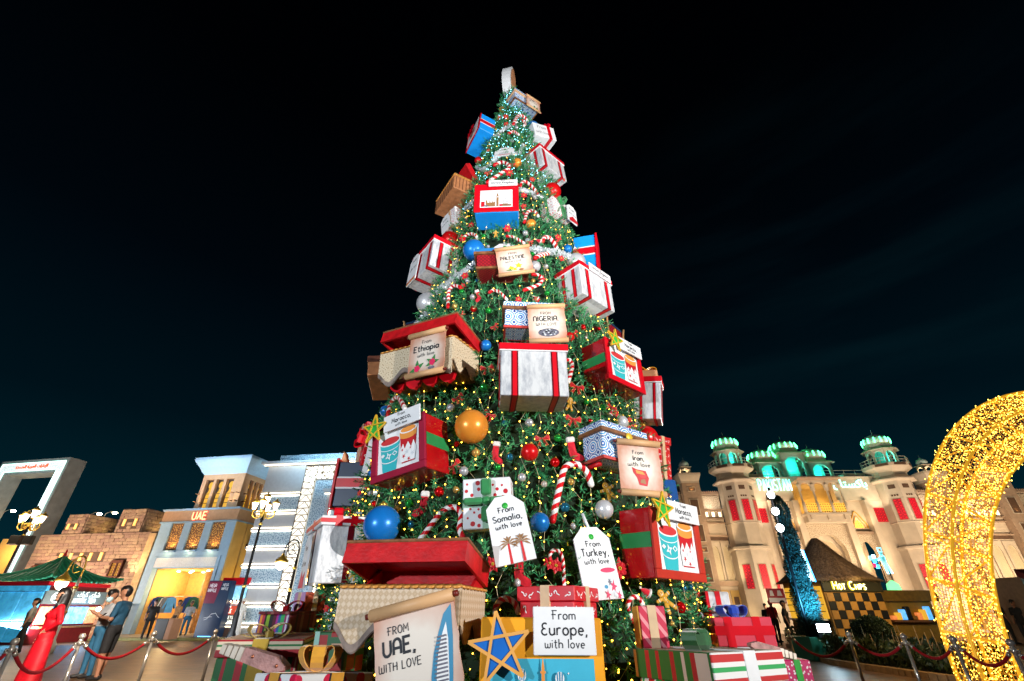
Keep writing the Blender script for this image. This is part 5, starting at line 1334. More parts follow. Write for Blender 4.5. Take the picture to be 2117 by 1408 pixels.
# neon figures
NEON = mat('cyan_neon', (.5, .9, 1), .4, emit=(.12, .75, 1), es=3.2, var=0); NEONB = mat('blue_neon', (.2, .5, 1), .4, emit=(.03, .35, 1), es=6, var=0); NEONW = mat('white_blue_neon', (.8, .95, 1), .4, emit=(.5, .85, 1), es=7, var=0)
n1 = thing('neon_figure', 'slim blue neon figure sign glowing above the serving side of the snack hut', 'neon sign', onY(1666, 1170, 21.0), R_(5))
q = MB(); q.tube([(-.05, 0, .52), (-.02, 0, .2), (.04, 0, -.1), (.0, 0, -.55)], [.1, .07, .09, .03], 8); q.tube([(.04, 0, -.1), (.14, 0, -.55)], .035, 8); q.ball((-.06, 0, .5), .12, 12); q.obj('glow_body', NEONW, n1)
q = MB(); q.tube([(-.2, .03, .6), (-.16, .03, .1), (-.1, .03, -.6)], .03, 6); q.tube([(.1, .03, .6), (.16, .03, .0), (.24, .03, -.58)], .03, 6); q.obj('outline', NEONB, n1)
q = MB(); q.tube([(.05, .05, -.5), (.05, .1, -1.1)], .02, 6); q.obj('post', MATS['black_metal'], n1)
point('neon_glow', onY(1666, 1170, 20.6), 12, (.1, .6, 1), .1)
n2 = thing('neon_figure', 'cyan neon toy soldier with coloured blocks beside the thatched roof', 'neon sign', onY(1822, 1166, 26.5), R_(3)); n2.scale = (.62, .62, .62)
q = MB()
for pts in ([(.15, 0, .95), (.45, 0, .95), (.47, 0, 1.25), (.13, 0, 1.25), (.15, 0, .95)], [(.18, 0, .9), (.2, 0, .65), (.4, 0, .65), (.42, 0, .9)], [(.1, 0, .6), (.5, 0, .6), (.5, 0, .0), (.14, 0, .0), (.1, 0, .6)], [(.12, 0, .5), (-.25, 0, .35), (-.2, 0, .25), (.12, 0, .3)], [(.18, 0, 0), (.25, 0, -.75), (.35, 0, -.75), (.32, 0, 0)], [(.4, 0, 0), (.6, 0, -.72), (.72, 0, -.72), (.5, 0, 0)]): q.tube(pts, .035, 6)
q.obj('outline', NEON, n2)
q = MB(); q.ball((.3, .02, .8), .14, 12); q.tube([(.3, .03, .55), (.32, .03, .05)], .17, 10); q.obj('glow_body', mat('pale_cyan_body', (.3, .7, .75), .5, emit=(.1, .5, .55), es=.8, var=0), n2)
for c_, z_, mm in ((-.75, .45, NEON), (-.45, .55, NEONW), (-.5, .2, NEONB), (-.65, -.1, mat('red_neon_block', (.8, .05, .2), .5, emit=(.8, .03, .12), es=1.0, var=0)), (-.4, -.2, NEONB)):
    q = MB(); q.bbox(c_ - .14, c_ + .14, -.05, .05, z_ - .15, z_ + .15, .02); q.obj('block', mm, n2)
q = MB(); q.tube([(.0, .1, -4.0), (.0, .1, .3)], .04, 6); q.tube([(.55, .1, -4.0), (.55, .1, -.4)], .04, 6); q.obj('post', MATS['black_metal'], n2)
sgn = thing('hanging_sign', 'red and white info sign hanging above the visitors before the palace', 'sign', onY(1605, 1232, 24), R_(4))
q = MB(); q.bbox(-.42, .42, 0, .05, -.3, .3, .01); q.obj('board', mat('maroon_sign', (.3, .02, .03), .5, emit=(.3, .02, .03), es=.25, var=.2), sgn)
q = MB(); q.flat([(-.38, -.26), (.38, -.26), (.38, -.08), (-.38, -.08)], -.004); q.flat([(-.3, 0), (-.1, 0), (-.14, .22), (-.26, .22)], -.004); q.flat([(.05, 0), (.3, 0), (.24, .22), (.1, .22)], -.004); q.obj('print', mat('pale_sign_print', (.6, .55, .52), .5, emit=(.5, .4, .35), es=.25, var=0), sgn)
q = MB(); q.tube([(-.3, .06, -.3), (-.3, .06, -sgn.location.z + .0)], .025, 6); q.tube([(.3, .06, -.3), (.3, .06, -sgn.location.z)], .025, 6); q.obj('post', MATS['black_metal'], sgn)

# ================================================================== LANTERN POSTS
IRON = mat('black_iron', (.012, .012, .013), .4, metal=.5); BRASS = mat('gilt_brass', (.75, .48, .08), .3, metal=.75, var=.1)
def lantern(parent, x, y, z, s=1.0):
    q = MB(); q.lathe([(.07 * s, 0), (.16 * s, .34 * s), (.16 * s, .36 * s), (0, .36 * s)], (x, y, z), 6, smooth=False); g = q.obj('lantern', LAMPGLASS, parent)
    q = MB(); q.lathe([(.19 * s, .361 * s), (.2 * s, .39 * s), (.1 * s, .5 * s), (.05 * s, .52 * s), (.03 * s, .6 * s), (0, .64 * s)], (x, y, z), 10); q.lathe([(0, -.06 * s), (.08 * s, -.03 * s), (.08 * s, -.001)], (x, y, z), 8); q.obj('cap', BRASS, g)
    q = MB()
    for k in range(6):
        a = k * math.pi / 3; q.tube([(x + .072 * s * math.cos(a), y + .072 * s * math.sin(a), z), (x + .165 * s * math.cos(a), y + .165 * s * math.sin(a), z + .36 * s)], .008 * s, 4, smooth=False)
    q.obj('rib', BRASS, g)
def lamp_post(px_, py_, Y, label, power):
    p = onY(px_, py_, Y); t = thing('lamp_post', label, 'lamp post', (p.x, Y, 0), R_(12), 'lantern posts on the plaza')
    H_ = p.z - .55
    q = MB(); q.lathe([(.22, 0), (.22, .3), (.13, .5), (.11, 1.2), (.07, 1.3), (.055, H_ - .7), (.09, H_ - .65), (.05, H_ - .55), (.045, H_)], (0, 0, 0), 12); q.obj('pole', IRON, t)
    q = MB(); q.lathe([(.06, H_ - .9), (.1, H_ - .85), (.06, H_ - .78)], (0, 0, 0), 12); q.lathe([(.06, H_ - .4), (.11, H_ - .32), (.05, H_ - .2)], (0, 0, 0), 12); q.lathe([(.07, 2.2), (.1, 2.25), (.07, 2.3)], (0, 0, 0), 12); q.obj('collar', BRASS, t)
    for k in range(4):
        a = k * math.pi / 2; c, s = math.cos(a), math.sin(a)
        P = lambda r, z: (c * r, s * r, z)
        q = MB(); q.tube(smooth_path([P(.05, H_ - .35), P(.2, H_ - .56), P(.4, H_ - .55), P(.5, H_ - .4), P(.48, H_ - .22)], 5), .03, 6)
        q.tube(smooth_path([P(.08, H_ - .3), P(.22, H_ - .25), P(.32, H_ - .38), P(.26, H_ - .48), P(.2, H_ - .4)], 5), .02, 6); q.obj('arm', BRASS, t)
        lantern(t, c * .48, s * .48, H_ - .2, .9)
    lantern(t, 0, 0, H_ + .05, 1.0)
    point('lamp_post_light', (p.x, Y - 1.2, H_ + .1), power, (1, .86, .62), .2)
lamp_post(78, 1050, 26.0, 'five lantern gilt lamp post in front of the grey frame gate', 130)
lamp_post(555, 1022, 23.5, 'five lantern gilt lamp post standing before the white pavilion', 110)
def crook_post(px_, py_, Y, label, dirn, hs, silver):
    p = onY(px_, py_, Y); t = thing('hanging_lamp_post', label, 'lamp post', (p.x, Y, 0), 0, 'crook lamp posts')
    zt = p.z; M_ = mat('silver_post', (.5, .48, .44), .4, metal=.4) if silver else IRON
    q = MB(); q.lathe([(.16, 0), (.16, .25), (.07, .4), (.05, zt - 1.0), (.04, zt - .7)], (0, 0, 0), 10); q.obj('pole', M_, t)
    q = MB(); q.tube(smooth_path([(0, 0, zt - .72), (0, 0, zt - .3), (dirn * .12, 0, zt - .03), (dirn * .35, 0, zt), (dirn * .55, 0, zt - .2), (dirn * .6, 0, zt - .55)], 6), .03, 6); q.tube(smooth_path([(dirn * .1, 0, zt - .5), (dirn * .35, 0, zt - .55), (dirn * .45, 0, zt - .3), (dirn * .3, 0, zt - .15), (dirn * .2, 0, zt - .3), (dirn * .3, 0, zt - .38)], 6), .018, 6); q.obj('arm', IRON if not silver else BRASS, t)
    q = MB(); q.lathe([(.06, zt - 1.1), (.085, zt - 1.05), (.06, zt - 1.0)], (0, 0, 0), 10); q.lathe([(.06, zt - 1.9), (.085, zt - 1.85), (.06, zt - 1.8)], (0, 0, 0), 10); q.obj('collar', BRASS, t)
    q = MB(); q.lathe([(.03, .1), (.08, .0), (.24, -.16), (.26, -.24), (.22, -.25), (0, -.2)], (dirn * .6, 0, zt - .6), 14); sh = q.obj('lamp_shade', BRASS, t)
    q = MB(); q.lathe([(.2, -.255), (.19, -.38), (.1, -.5), (0, -.54)], (dirn * .6, 0, zt - .6), 14); q.obj('lamp_globe', LAMPGLASS, sh)
    point('crook_light', (p.x + dirn * .6, Y - .6, zt - 1.2), 40, (1, .88, .66), .2)
crook_post(184, 1151, 19.5, 'crook lamp post with glowing globe in front of the green roofed kiosk', -1, 1, True)
crook_post(622, 1117, 21.0, 'crook lamp post with glowing globe in front of the triangle lattice', -1, 1, False)
# two little loudspeakers clipped to the left lantern post are dark boxes
lp = onY(45, 1118, 25.6); sp_ = thing('loudspeaker', 'pair of dark loudspeakers on the left lantern post', 'loudspeaker', lp, R_(10))
for s in (-1, 1):
    q = MB(); q.bbox(s * .1, s * .48, -.15, .15, -.2, .25, .03); q.obj('cabinet', mat('dark_cabinet', (.03, .025, .02), .6), sp_)

# ================================================================== ROPE BARRIER
CHROME = mat('polished_steel', (.62, .55, .48), .2, metal=.65, var=.05); VELVET = mat('red_velvet_rope', (.36, .004, .012), .8, sheen=.05, var=.2, vs=30, bump=.3, bs=120)
def stanchion_mesh():
    r = thing('stanchion', 'x', 'stanchion')
    q = MB(); q.lathe([(.16, 0), (.16, .02), (.12, .04), (.03, .06), (.0, .06)], (0, 0, 0), 24); q.obj('base', CHROME, r)
    q = MB(); q.lathe([(.024, .05), (.024, .86)], (0, 0, 0), 14); q.obj('pole', CHROME, r)
    q = MB(); q.lathe([(.024, .861), (.04, .87), (.04, .9), (.03, .92), (.03, .935), (.02, .94)], (0, 0, 0), 14)
    for a in (0, math.pi / 2, math.pi, -math.pi / 2): q.tube([(.03 * math.cos(a), .03 * math.sin(a), .89), (.07 * math.cos(a), .07 * math.sin(a), .9), (.075 * math.cos(a), .075 * math.sin(a), .86)], .009, 6)
    q.obj('collar', CHROME, r); q = MB(); q.ball((0, 0, .975), .045, 16); q.obj('ball_top', CHROME, r)
    return r
st0 = stanchion_mesh()
posts = [(-35, 1328, 'l0'), (33, 1322, 'leftmost chrome rope stanchion, in front of the grey blurred visitors'), (172, 1312, 'chrome rope stanchion between the red dressed woman and the couple'), (320, 1307, 'chrome rope stanchion in front of the dark litter bin'), (447, 1303, 'chrome rope stanchion in front of the navy billboard'), (545, 1300, 'l5')]
posts_r = [(1628, 1303, 'brass toned rope stanchion beside the green planter'), (1753, 1308, 'brass toned rope stanchion in front of the clipped hedge'), (1866, 1312, 'rope stanchion where the flower bed meets the snack hut corner'), (1968, 1317, 'rope stanchion in front of the left leg of the golden arch'), (2086, 1324, 'rightmost rope stanchion, at the inner side of the golden arch leg'), (2215, 1334, 'l6')]
first = True
def put_posts(lst, side):
    global first
    P = []
    for x, y, lab in lst:
        d = ray(x, y); t = (1.0 - CAM_H) / d.z; p = Vector((d.x * t, d.y * t, 0)); P.append(p)
        if lab[0] == 'l' and len(lab) == 2: continue
        o = st0 if first else copy_tree(st0); first = False
        o.location = p; tag(o, lab, 'stanchion', 'rope stanchions round the tree')
    for i in range(len(P) - 1):
        a, b = P[i], P[i + 1]; d = (b - a).normalized(); a = a + d * .075; b = b - d * .075
        pts = [a.lerp(b, k / 18) + Vector((0, 0, .86 - .34 * (1 - (2 * k / 18 - 1) ** 2) * min(1, (b - a).length / 1.5))) for k in range(19)]
        q = MB(); q.tube(pts, .021, 8)
        la = ['red velvet rope hanging in front of the grey blurred visitors', 'red velvet rope hanging across the red dressed woman', 'red velvet rope hanging below the couple with the phone', 'red velvet rope hanging below the shop doorway', 'red velvet rope running behind the striped gift stack'] if side < 0 else ['red velvet rope hanging before the green planter', 'red velvet rope hanging before the clipped hedge and flower bed', 'red velvet rope hanging between snack hut corner and golden arch', 'red velvet rope hanging across the golden arch leg', 'red velvet rope running out of the picture on the right']
        r = q.obj('velvet_rope', VELVET); tag(r, la[i], 'rope', 'red velvet ropes')
        e = MB()
        for u, v in ((pts[0], pts[1]), (pts[-1], pts[-2])): e.tube([u, u.lerp(v, .7)], .027, 8)
        e.obj('rope_end', CHROME, r)
put_posts(posts, -1); put_posts(posts_r, 1)
area('plaza_right_glow', (8.5, 13.5, 3.5), (7, 9, 0), 130, (1, .66, .3), 1.5, 1.5)
area('plaza_left_glow', (-11, 18, 5.5), (-9, 12, 0), 190, (1, .66, .34), 2, 2)
area('visitor_fill', (-5.5, 5.5, 4.2), (-9.4, 12, 1.0), 260, (1, .86, .7), 1, 1, 70)  # added fill that brightens the visitors, no lamp stands there

# ================================================================== GIFTS
BOX = {
'top_slab':((-0.101,8.041,15.326),(-16,10.8,4.0),(0.295,0.163,0.839)),
'chest_tile_top':((0.303,7.734,13.640),(34.3,2.4,-1.4),(0.785,0.379,0.363)),
'gift_blue_top':((-0.840,7.791,12.325),(-62.1,-4.8,-2.3),(0.846,0.408,0.678)),
'marble_upper_right':((0.797,7.596,10.739),(45.4,-1.6,-8.0),(0.923,0.609,0.647)),
'brown_chest_upper_left':((-1.361,7.669,9.807),(-58.1,0.7,3.9),(1.053,0.564,0.410)),
'dot_left':((-1.280,7.559,8.939),(-46.0,-0.2,-7.0),(0.403,0.355,0.493)),
'uk':((-0.287,6.385,8.150),(-2.9,3.2,0.0),(0.826,0.487,0.703)),
'dot_green_right':((0.925,7.030,8.657),(44.2,-1.9,-6.4),(0.532,0.373,0.440)),
'marble_left':((-1.602,7.306,7.395),(-54.0,-2.4,2.5),(0.976,0.581,0.747)),
'marble_right':((1.317,6.622,6.229),(43.0,-0.8,-1.1),(0.899,0.543,0.699)),
'blue_right':((1.585,7.499,7.812),(-16.3,2.2,2.6),(0.453,0.453,0.851)),
'palestine':((-0.162,6.011,6.350),(-1.1,4.7,-2.3),(0.841,0.447,0.370)),
'nigeria':((0.295,5.714,5.012),(1.4,6.4,2.0),(0.805,0.443,0.393)),
'ethiopia':((-1.200,5.863,4.334),(-26.2,3.8,0.9),(1.241,0.672,0.424)),
'brown_chest_left':((-2.302,7.157,4.781),(6.3,-10.6,-6.0),(0.298,0.776,0.370)),
'marble_center':((0.260,5.353,3.925),(3.6,1.2,-0.2),(0.839,0.557,0.713)),
'morocco_mid':((1.547,6.289,4.492),(42.0,0.1,-0.4),(0.887,0.427,0.676)),
'morocco_left':((-1.250,5.570,3.005),(-30.6,1.1,-7.2),(0.827,0.422,0.675)),
'morocco_low':((1.688,5.648,1.950),(37.8,1.6,1.5),(0.863,0.414,0.690)),
'iran':((1.300,5.679,3.079),(32.4,-0.5,2.8),(0.725,0.367,0.448)),
'cane_box_right':((2.150,7.137,3.393),(46.2,9.8,-7.4),(0.505,0.505,0.641)),
'cane_box_left':((-2.258,7.022,3.538),(30.1,4.5,-0.7),(0.240,0.451,0.664)),
'white_red_right':((2.248,6.970,4.292),(-21.2,0.1,7.9),(0.420,0.348,0.727)),
'white_left':((-2.342,6.513,1.970),(-60.9,1.9,0.5),(1.15,0.504,0.736)),
'navy_left':((-2.381,7.065,2.933),(-0.7,0.1,0.1),(0.420,0.420,0.642)),
'somalia':((-0.245,5.105,2.298),(-4.4,3.8,-2.6),(0.506,0.374,0.497)),
'uae':((-0.885,4.729,1.307),(-14.4,-0.7,0.5),(1.115,0.647,0.362)),
'europe':((0.220,4.505,0.844),(2.9,-0.4,0.4),(0.959,0.5,0.86)),
'cane_low':((0.443,4.984,1.05),(-30.0,-0.5,0.1),(0.544,0.55,0.93)),
'pink':((1.264,4.893,1.196),(-1.3,-2.2,0.3),(0.238,0.221,0.319)),
'big_right':((1.624,4.608,0.73),(30.7,-1.0,0.6),(0.829,0.773,0.63)),
'plaid':((2.574,6.092,0.84),(-12.7,-1.1,-0.7),(0.548,0.529,0.83)),
'small_white':((2.524,6.498,1.39),(-7.6,-0.3,0.6),(0.270,0.264,0.26)),
'magenta':((3.108,6.235,0.64),(2.0,2.0,0.4),(0.302,0.302,0.44)),
'striped_left':((-2.440,5.543,0.77),(9.8,2.1,0.1),(0.726,0.726,0.66)),
'multi':((-2.565,6.101,1.18),(-19.1,0.3,-0.1),(0.422,0.443,0.210)),
'purple':((-2.478,6.407,1.408),(-39.0,1.4,0.1),(0.250,0.265,0.214)),
'white_dot':((-1.626,4.653,0.65),(-34.2,-3.4,-2.1),(0.511,0.723,0.46)),
'patch':((-1.633,5.230,0.80),(-16.5,3,-1.0),(0.333,0.333,0.72)),
}
def gift(key, name, label, cat='gift box', group=None):
    c, (yw, tl_, rl), (w, d, h) = BOX[key]
    rot = (R_(tl_), R_(rl), R_(yw))
    Rm = Euler(rot, 'YXZ').to_matrix()
    loc = Vector(c) + Rm @ Vector((0, 0, -h / 2))
    return thing(name, label, cat, loc, group=group, rot=rot), w / 2, d / 2, h
def ribbon(q, pts, w, th=.005, mi=0, M=None):                # a strap along a path in xz, width along y
    P = [Vector((p[0], 0, p[1])) for p in pts]; N = len(P); o = len(q.v); vs = []
    for i in range(N):
        t = (P[min(i + 1, N - 1)] - P[max(i - 1, 0)]).normalized(); n = Vector((-t.z, 0, t.x)) * th / 2
        vs += [P[i] + n + Vector((0, -w / 2, 0)), P[i] + n + Vector((0, w / 2, 0)), P[i] - n + Vector((0, w / 2, 0)), P[i] - n + Vector((0, -w / 2, 0))]
    fs = [(i * 4 + k, i * 4 + (k + 1) % 4, i * 4 + 4 + (k + 1) % 4, i * 4 + 4 + k) for i in range(N - 1) for k in range(4)] + [(0, 3, 2, 1), tuple(range(N * 4 - 4, N * 4))]
    q.add(vs, fs, mi, False)
    if M is not None: q.xf(M, o)
def bow(parent, mat_, loc, s, loops=2, w=None, rot=(0, 0, 0), knot=True, tails=0, lift=.5):
    """a bow of standing ribbon loops"""
    w = w or s * .45; M = Matrix.Translation(loc) @ Euler(rot).to_matrix().to_4x4(); out = []
    for k in range(loops):
        f = (k / (loops - 1) * 2 - 1) if loops > 1 else 0
        a = f * 1.2; Mk = M
        if loops > 2: a = .8; Mk = M @ Matrix.Rotation(2 * math.pi * k / loops + .3, 4, 'Z')
        pts = []
        for i in range(15):
            t = i / 14; ang = 2 * math.pi * t; r_ = s * (.5 - .5 * math.cos(ang)); sd = s * .27 * math.sin(ang) * (1 if f <= 0 else 1)
            x, z = sd, r_ * .95
            pts.append((x * math.cos(a) + z * math.sin(a), -x * math.sin(a) + z * math.cos(a) + s * .06))
        q = MB(); ribbon(q, pts, w, .008, 0, Mk); out.append(q.obj('loop', mat_, None))
    b = thing_part('bow', parent)
    for o in out: o.parent = b
    if knot:
        q = MB(); q.bbox(-s * .17, s * .17, -w * .56, w * .56, -.01, s * .26, s * .06); q.xf(M); q.obj('knot', mat_, b)
    for k in range(tails):
        f = -1 if k == 0 else 1; q = MB(); ribbon(q, smooth2([(0, .01), (f * s * .4, .02), (f * s * .8, -.0 + .01), (f * s * 1.15, .03)]), w * .7, .006, 0, M); q.obj('tail', mat_, b)
    return b
def smooth2(p): return [(v.x, v.z) for v in smooth_path([(a, 0, b) for a, b in p], 5)]
def thing_part(name, parent):
    o = bpy.data.objects.new(name, None); COL.objects.link(o); o.parent = parent; o.empty_display_size = .05
    return o
def board(parent, cx, cz, w, h, y, lines, rot=0.0, M_=None, sizes=(.24, .37, .22), th=.022, name='sign', wt=.15, pts=None):
    """a lettered board in front of a gift; lines from top to bottom"""
    Mx = Matrix.Translation((cx, y, cz)) @ Matrix.Rotation(-rot, 4, 'Y')
    q = MB()
    if pts: q.prism(pts, -th / 2, th / 2)
    else: q.bbox(-w / 2, w / 2, -th / 2, th / 2, -h / 2, h / 2, .004)
    q.xf(Mx); b = q.obj(name, M_ or WHITE, parent)
    if lines:
        q = MB(); tot = sum(sizes[:len(lines)]); z = h * .5 - h * (1 - tot) * (0 if pts else .42)
        for t, s in zip(lines, sizes):
            z -= h * s
            if t: write(q, t, 0, z + h * s * .22, h * s * .72, -th / 2 - .002, wt * (1.25 if s == max(sizes) else 1.1), fit=w * (.74 if pts else .88))
        q.xf(Mx); q.obj('lettering', INK, b)
    return b
def lines_from(place): return ['From', place, 'with love']
def prints(parent, name, polys, y, mats):                    # flat printed picture: coloured shapes laid on one another
    q = MB()
    for i, (mi, pts) in enumerate(polys): q.flat(pts, y - .0007 * i, mi)
    return q.obj(name, mats, parent)
P_WHITE = mat('print_white', (.78, .79, .8), .5, var=0); P_TURQ = mat('print_turquoise', (.03, .42, .47), .5, var=.05); P_TEA = mat('print_tea_red', (.55, .07, .06), .5, var=.05); P_ORNG = mat('print_orange', (.75, .28, .05), .5, var=.05); P_RED = mat('print_red', (.5, .02, .03), .5, var=.05); P_PALE = mat('print_pale_grey', (.6, .64, .68), .5, var=.05)
P_GREEN = mat('print_leaf_green', (.03, .2, .05), .5, var=.1); P_PINK = mat('print_pink', (.65, .03, .15), .5, var=.1); P_BROWN = mat('print_brown', (.3, .15, .06), .5, var=.1); P_BLUE = mat('print_blue', (.02, .22, .4), .5, var=.05); P_GREY = mat('print_grey', (.12, .12, .16), .5, var=.3); P_LBLUE = mat('print_light_blue', (.05, .42, .6), .5, var=.08); P_YEL = mat('print_yellow', (.65, .5, .03), .5, var=.1)
PM = [P_WHITE, P_TURQ, P_TEA, P_ORNG, P_RED, P_PALE, P_GREEN, P_PINK, P_BROWN, P_BLUE, P_GREY, P_LBLUE, P_YEL, INK]
def band(cx, z0, z1, r0, r1, bow_):                           # a curved band round a printed cup
    a = [(cx + r1 * math.cos(R_(t)), z1 + bow_ * math.sin(R_(t))) for t in range(180, 361, 20)]; b = [(cx + r0 * math.cos(R_(t)), z0 + bow_ * math.sin(R_(t))) for t in range(360, 179, -20)]
    return a + b
def fl(cx, cz, r, n=4, a0=0.0, k=.38):
    return [(cx + (r if i % 2 == 0 else r * k) * math.cos(a0 + math.pi * i / n), cz + (r if i % 2 == 0 else r * k) * math.sin(a0 + math.pi * i / n)) for i in range(2 * n)]
def cups(parent, w, h, cz, y):
    a = w / 2; z0 = cz - h / 2; z1 = cz + h / 2
    S = [(0, [(-a, z0), (a, z0), (a, z1), (-a, z1)]), (5, [(a * .2, z1 - .02), (a * .95, z1 - .02), (a * .95, z0 + h * .8), (a * .2, z0 + h * .8)])]
    c = -a * .42; r = a * .52
    S += [(1, [(c - r * .95, z0 + h * .66), (c - r * .62, z0), (c + r * .62, z0), (c + r * .95, z0 + h * .66)]), (0, ell(c, z0 + h * .67, r, h * .105)), (2, ell(c, z0 + h * .675, r * .88, h * .085)),
          (0, band(c, z0 + h * .555, z0 + h * .57, r * .93, r * .94, h * .1)), (0, band(c, z0 + h * .27, z0 + h * .29, r * .78, r * .79, h * .09)), (0, fl(c - r * .1, z0 + h * .34, r * .34, 4, .4)), (1, fl(c - r * .1, z0 + h * .34, r * .13, 4, 0)), (0, fl(c + r * .48, z0 + h * .37, r * .26, 2, 0, .7)), (1, fl(c + r * .48, z0 + h * .37, r * .16, 2, 0, .7)), (0, fl(c - r * .62, z0 + h * .38, r * .2, 2, 0, .7))]
    c = a * .48; r = a * .43
    S += [(4, [(c - r * .95, z0 + h * .78), (c - r * .7, z0 + h * .08), (c + r * .7, z0 + h * .08), (c + r * .95, z0 + h * .78)]), (3, band(c, z0 + h * .66, z0 + h * .79, r * .92, r * .97, h * .07)), (0, ell(c, z0 + h * .8, r, h * .085)), (3, ell(c, z0 + h * .805, r * .85, h * .065)),
          (0, [(c - r * .8, z0 + h * .1), (c - r * .9, z0 + h * .36), (c - r * .55, z0 + h * .5), (c - r * .35, z0 + h * .38), (c, z0 + h * .52), (c + r * .35, z0 + h * .38), (c + r * .6, z0 + h * .52), (c + r * .9, z0 + h * .36), (c + r * .75, z0 + h * .1)])]
    for dx, dz, rr in ((-.45, .22, .16), (.1, .14, .14), (.5, .24, .17), (-.1, .3, .18), (.3, .36, .1), (-.6, .36, .1)): S.append((4 if rr < .17 else 5, fl(c + r * dx, z0 + h * dz, r * rr * 1.5, 5, dx * 9, .35)))
    return prints(parent, 'picture', S, y, PM)
def star(parent, cx, cz, r, y, rimM, fillM, rot=0.0):
    P = [(math.sin(2 * math.pi * k / 5 + rot), math.cos(2 * math.pi * k / 5 + rot)) for k in range(5)]
    P = [(cx + p[0] * r, cz + p[1] * r) for p in P]
    q = MB()
    for i, k in enumerate(range(5)):
        a, b = P[k], P[(k + 2) % 5]; d = Vector((b[0] - a[0], b[1] - a[1])).normalized(); n = Vector((-d.y, d.x)) * r * .045
        q.prism([(a[0] + n.x, a[1] + n.y), (a[0] - n.x, a[1] - n.y), (b[0] - n.x, b[1] - n.y), (b[0] + n.x, b[1] + n.y)], y - .018 - i * .0012, y)
    s = q.obj('star', rimM, parent)
    q = MB(); I = []
    for k in range(10): rr = r * .96 if k % 2 == 0 else r * .38; I.append((cx + rr * math.sin(math.pi * k / 5 + rot), cz + rr * math.cos(math.pi * k / 5 + rot)))
    q.prism(I, y - .008, y + .004); q.obj('infill', fillM, s)
    return s
def shell(q, a, b, z0, z1, bev=.01, mi=0): q.bbox(-a, a, -b, b, z0, z1, bev, mi)
# ---- white marble gifts with red straps
def marble_gift(key, label, xs=(-.58, .62), sign=None, knob=False):
    t, a, b, h = gift(key, 'gift_box', label, group='white marble gifts with red straps')
    lh = h * .13
    q = MB(); shell(q, a, b, 0, h - lh); q.obj('body', MARBLE, t)
    q = MB(); q.bbox(-a - .025, a + .025, -b - .025, b + .025, h - lh, h, .008); q.bbox(-a - .02, a + .02, -b - .02, b + .02, h - lh - .018, h - lh - .0005, .004, 1); q.obj('lid', [RED, WHITE], t)
    sw = a * .25
    for x in xs:
        q = MB(); c = x * a
        for (u, v, mi, g) in ((-.5, .5, 0, .008), (-.82, -.5, 1, .005), (.5, .82, 1, .005)):
            x0, x1 = c + sw / 2 * u, c + sw / 2 * v
            q.box(x0, x1, -b - g, -b + .004, -g, h - lh - .019, mi); q.box(x0, x1, -b + .0041, b - .0041, -g, .004, mi); q.box(x0, x1, b - .004, b + g, -g, h - lh - .019, mi)
        q.obj('strap', [RED, BRACKET], t)
    for y in (-.42, .42):
        q = MB(); c = y * b; s2 = sw * .8
        for (u, v, mi, g) in ((-.5, .5, 0, .0065), (-.82, -.5, 1, .004), (.5, .82, 1, .004)):
            y0, y1 = c + s2 / 2 * u, c + s2 / 2 * v
            q.box(-a - g, -a + .003, y0, y1, 0, h - lh - .019, mi); q.box(a - .003, a + g, y0, y1, 0, h - lh - .019, mi)
        q.obj('strap', [RED, BRACKET], t)
    if knob: q = MB(); q.bbox(-.06, .06, -.1, .1, h + .001, h + .08, .01); q.obj('knot', RED, t)
    return t, a, b, h
t, a, b, h = marble_gift('marble_center', 'white marble gift with two red straps facing front, in the middle of the tree', knob=True)
t, a, b, h = marble_gift('marble_right', 'white marble gift corner on, with United Kingdom sign, under the silver bauble')
board(t, .08, h - .03, .62, .16, -b - .045, ['From', 'United Kingdom,', 'with love'], sizes=(.25, .42, .22))
q = MB(); q.add([(-a * .7, -b * .6, -.004), (a * .7, -b * .6, -.004), (a * .7, b * .75, -.004), (-a * .7, b * .75, -.004)], [(3, 2, 1, 0)]); q.obj('base_flap', WHITE, t)
t, a, b, h = marble_gift('marble_upper_right', 'highest white marble gift with red straps, above the big red bauble', xs=(-.75, .55))
t, a, b, h = marble_gift('marble_left', 'white marble gift with red straps facing left, beside the big blue bauble', xs=(-.2, .75))
tagpts = lambda w, h: [(-w / 2, -h / 2), (w / 2, -h / 2), (w / 2, h / 2 - w * .28), (w / 2 - w * .28, h / 2), (-w / 2 + w * .28, h / 2), (-w / 2, h / 2 - w * .28)]
g = board(t, -a * .5, h * .42, .42, .7, -b - .05, ['', 'From', '', 'with love'], pts=tagpts(.42, .7), sizes=(.15, .12, .16, .12), name='gift_tag')
prints(g, 'picture', [(4, [(-a * .5 - .2, h * .42 - .34), (-a * .5 + .2, h * .42 - .34), (-a * .5 + .2, h * .42 - .27), (-a * .5 - .2, h * .42 - .29)]), (3, [(-a * .5 - .2, h * .42 - .345), (-a * .5 + .2, h * .42 - .345), (-a * .5 + .2, h * .42 - .31), (-a * .5 - .2, h * .42 - .31)])], -b - .064, PM)
t, a, b, h = marble_gift('white_red_right', 'white marble gift with red straps at the right flank, below the orange bow', xs=(-.45, .55))
bow(t, ORANGE, (-a * .2, 0, h + .14), .2, 2, rot=(0, 0, .3)); q = MB(); q.bbox(-.2, .16, -.14, .14, h + .001, h + .14, .015); q.obj('peach_box_top', PEACH, t)
t, a, b, h = gift('white_left', 'gift_box', 'large glossy white gift with red lid and red bow, left of the big blue bauble', group='white marble gifts with red straps')
GLOSSW = marble('glossy_white_board', (.82, .82, .83)); GLOSSW.node_tree.nodes['Principled BSDF'].inputs['Roughness'].default_value = .12
lh = h * .15
q = MB(); shell(q, a, b, 0, h - lh); q.obj('body', GLOSSW, t)
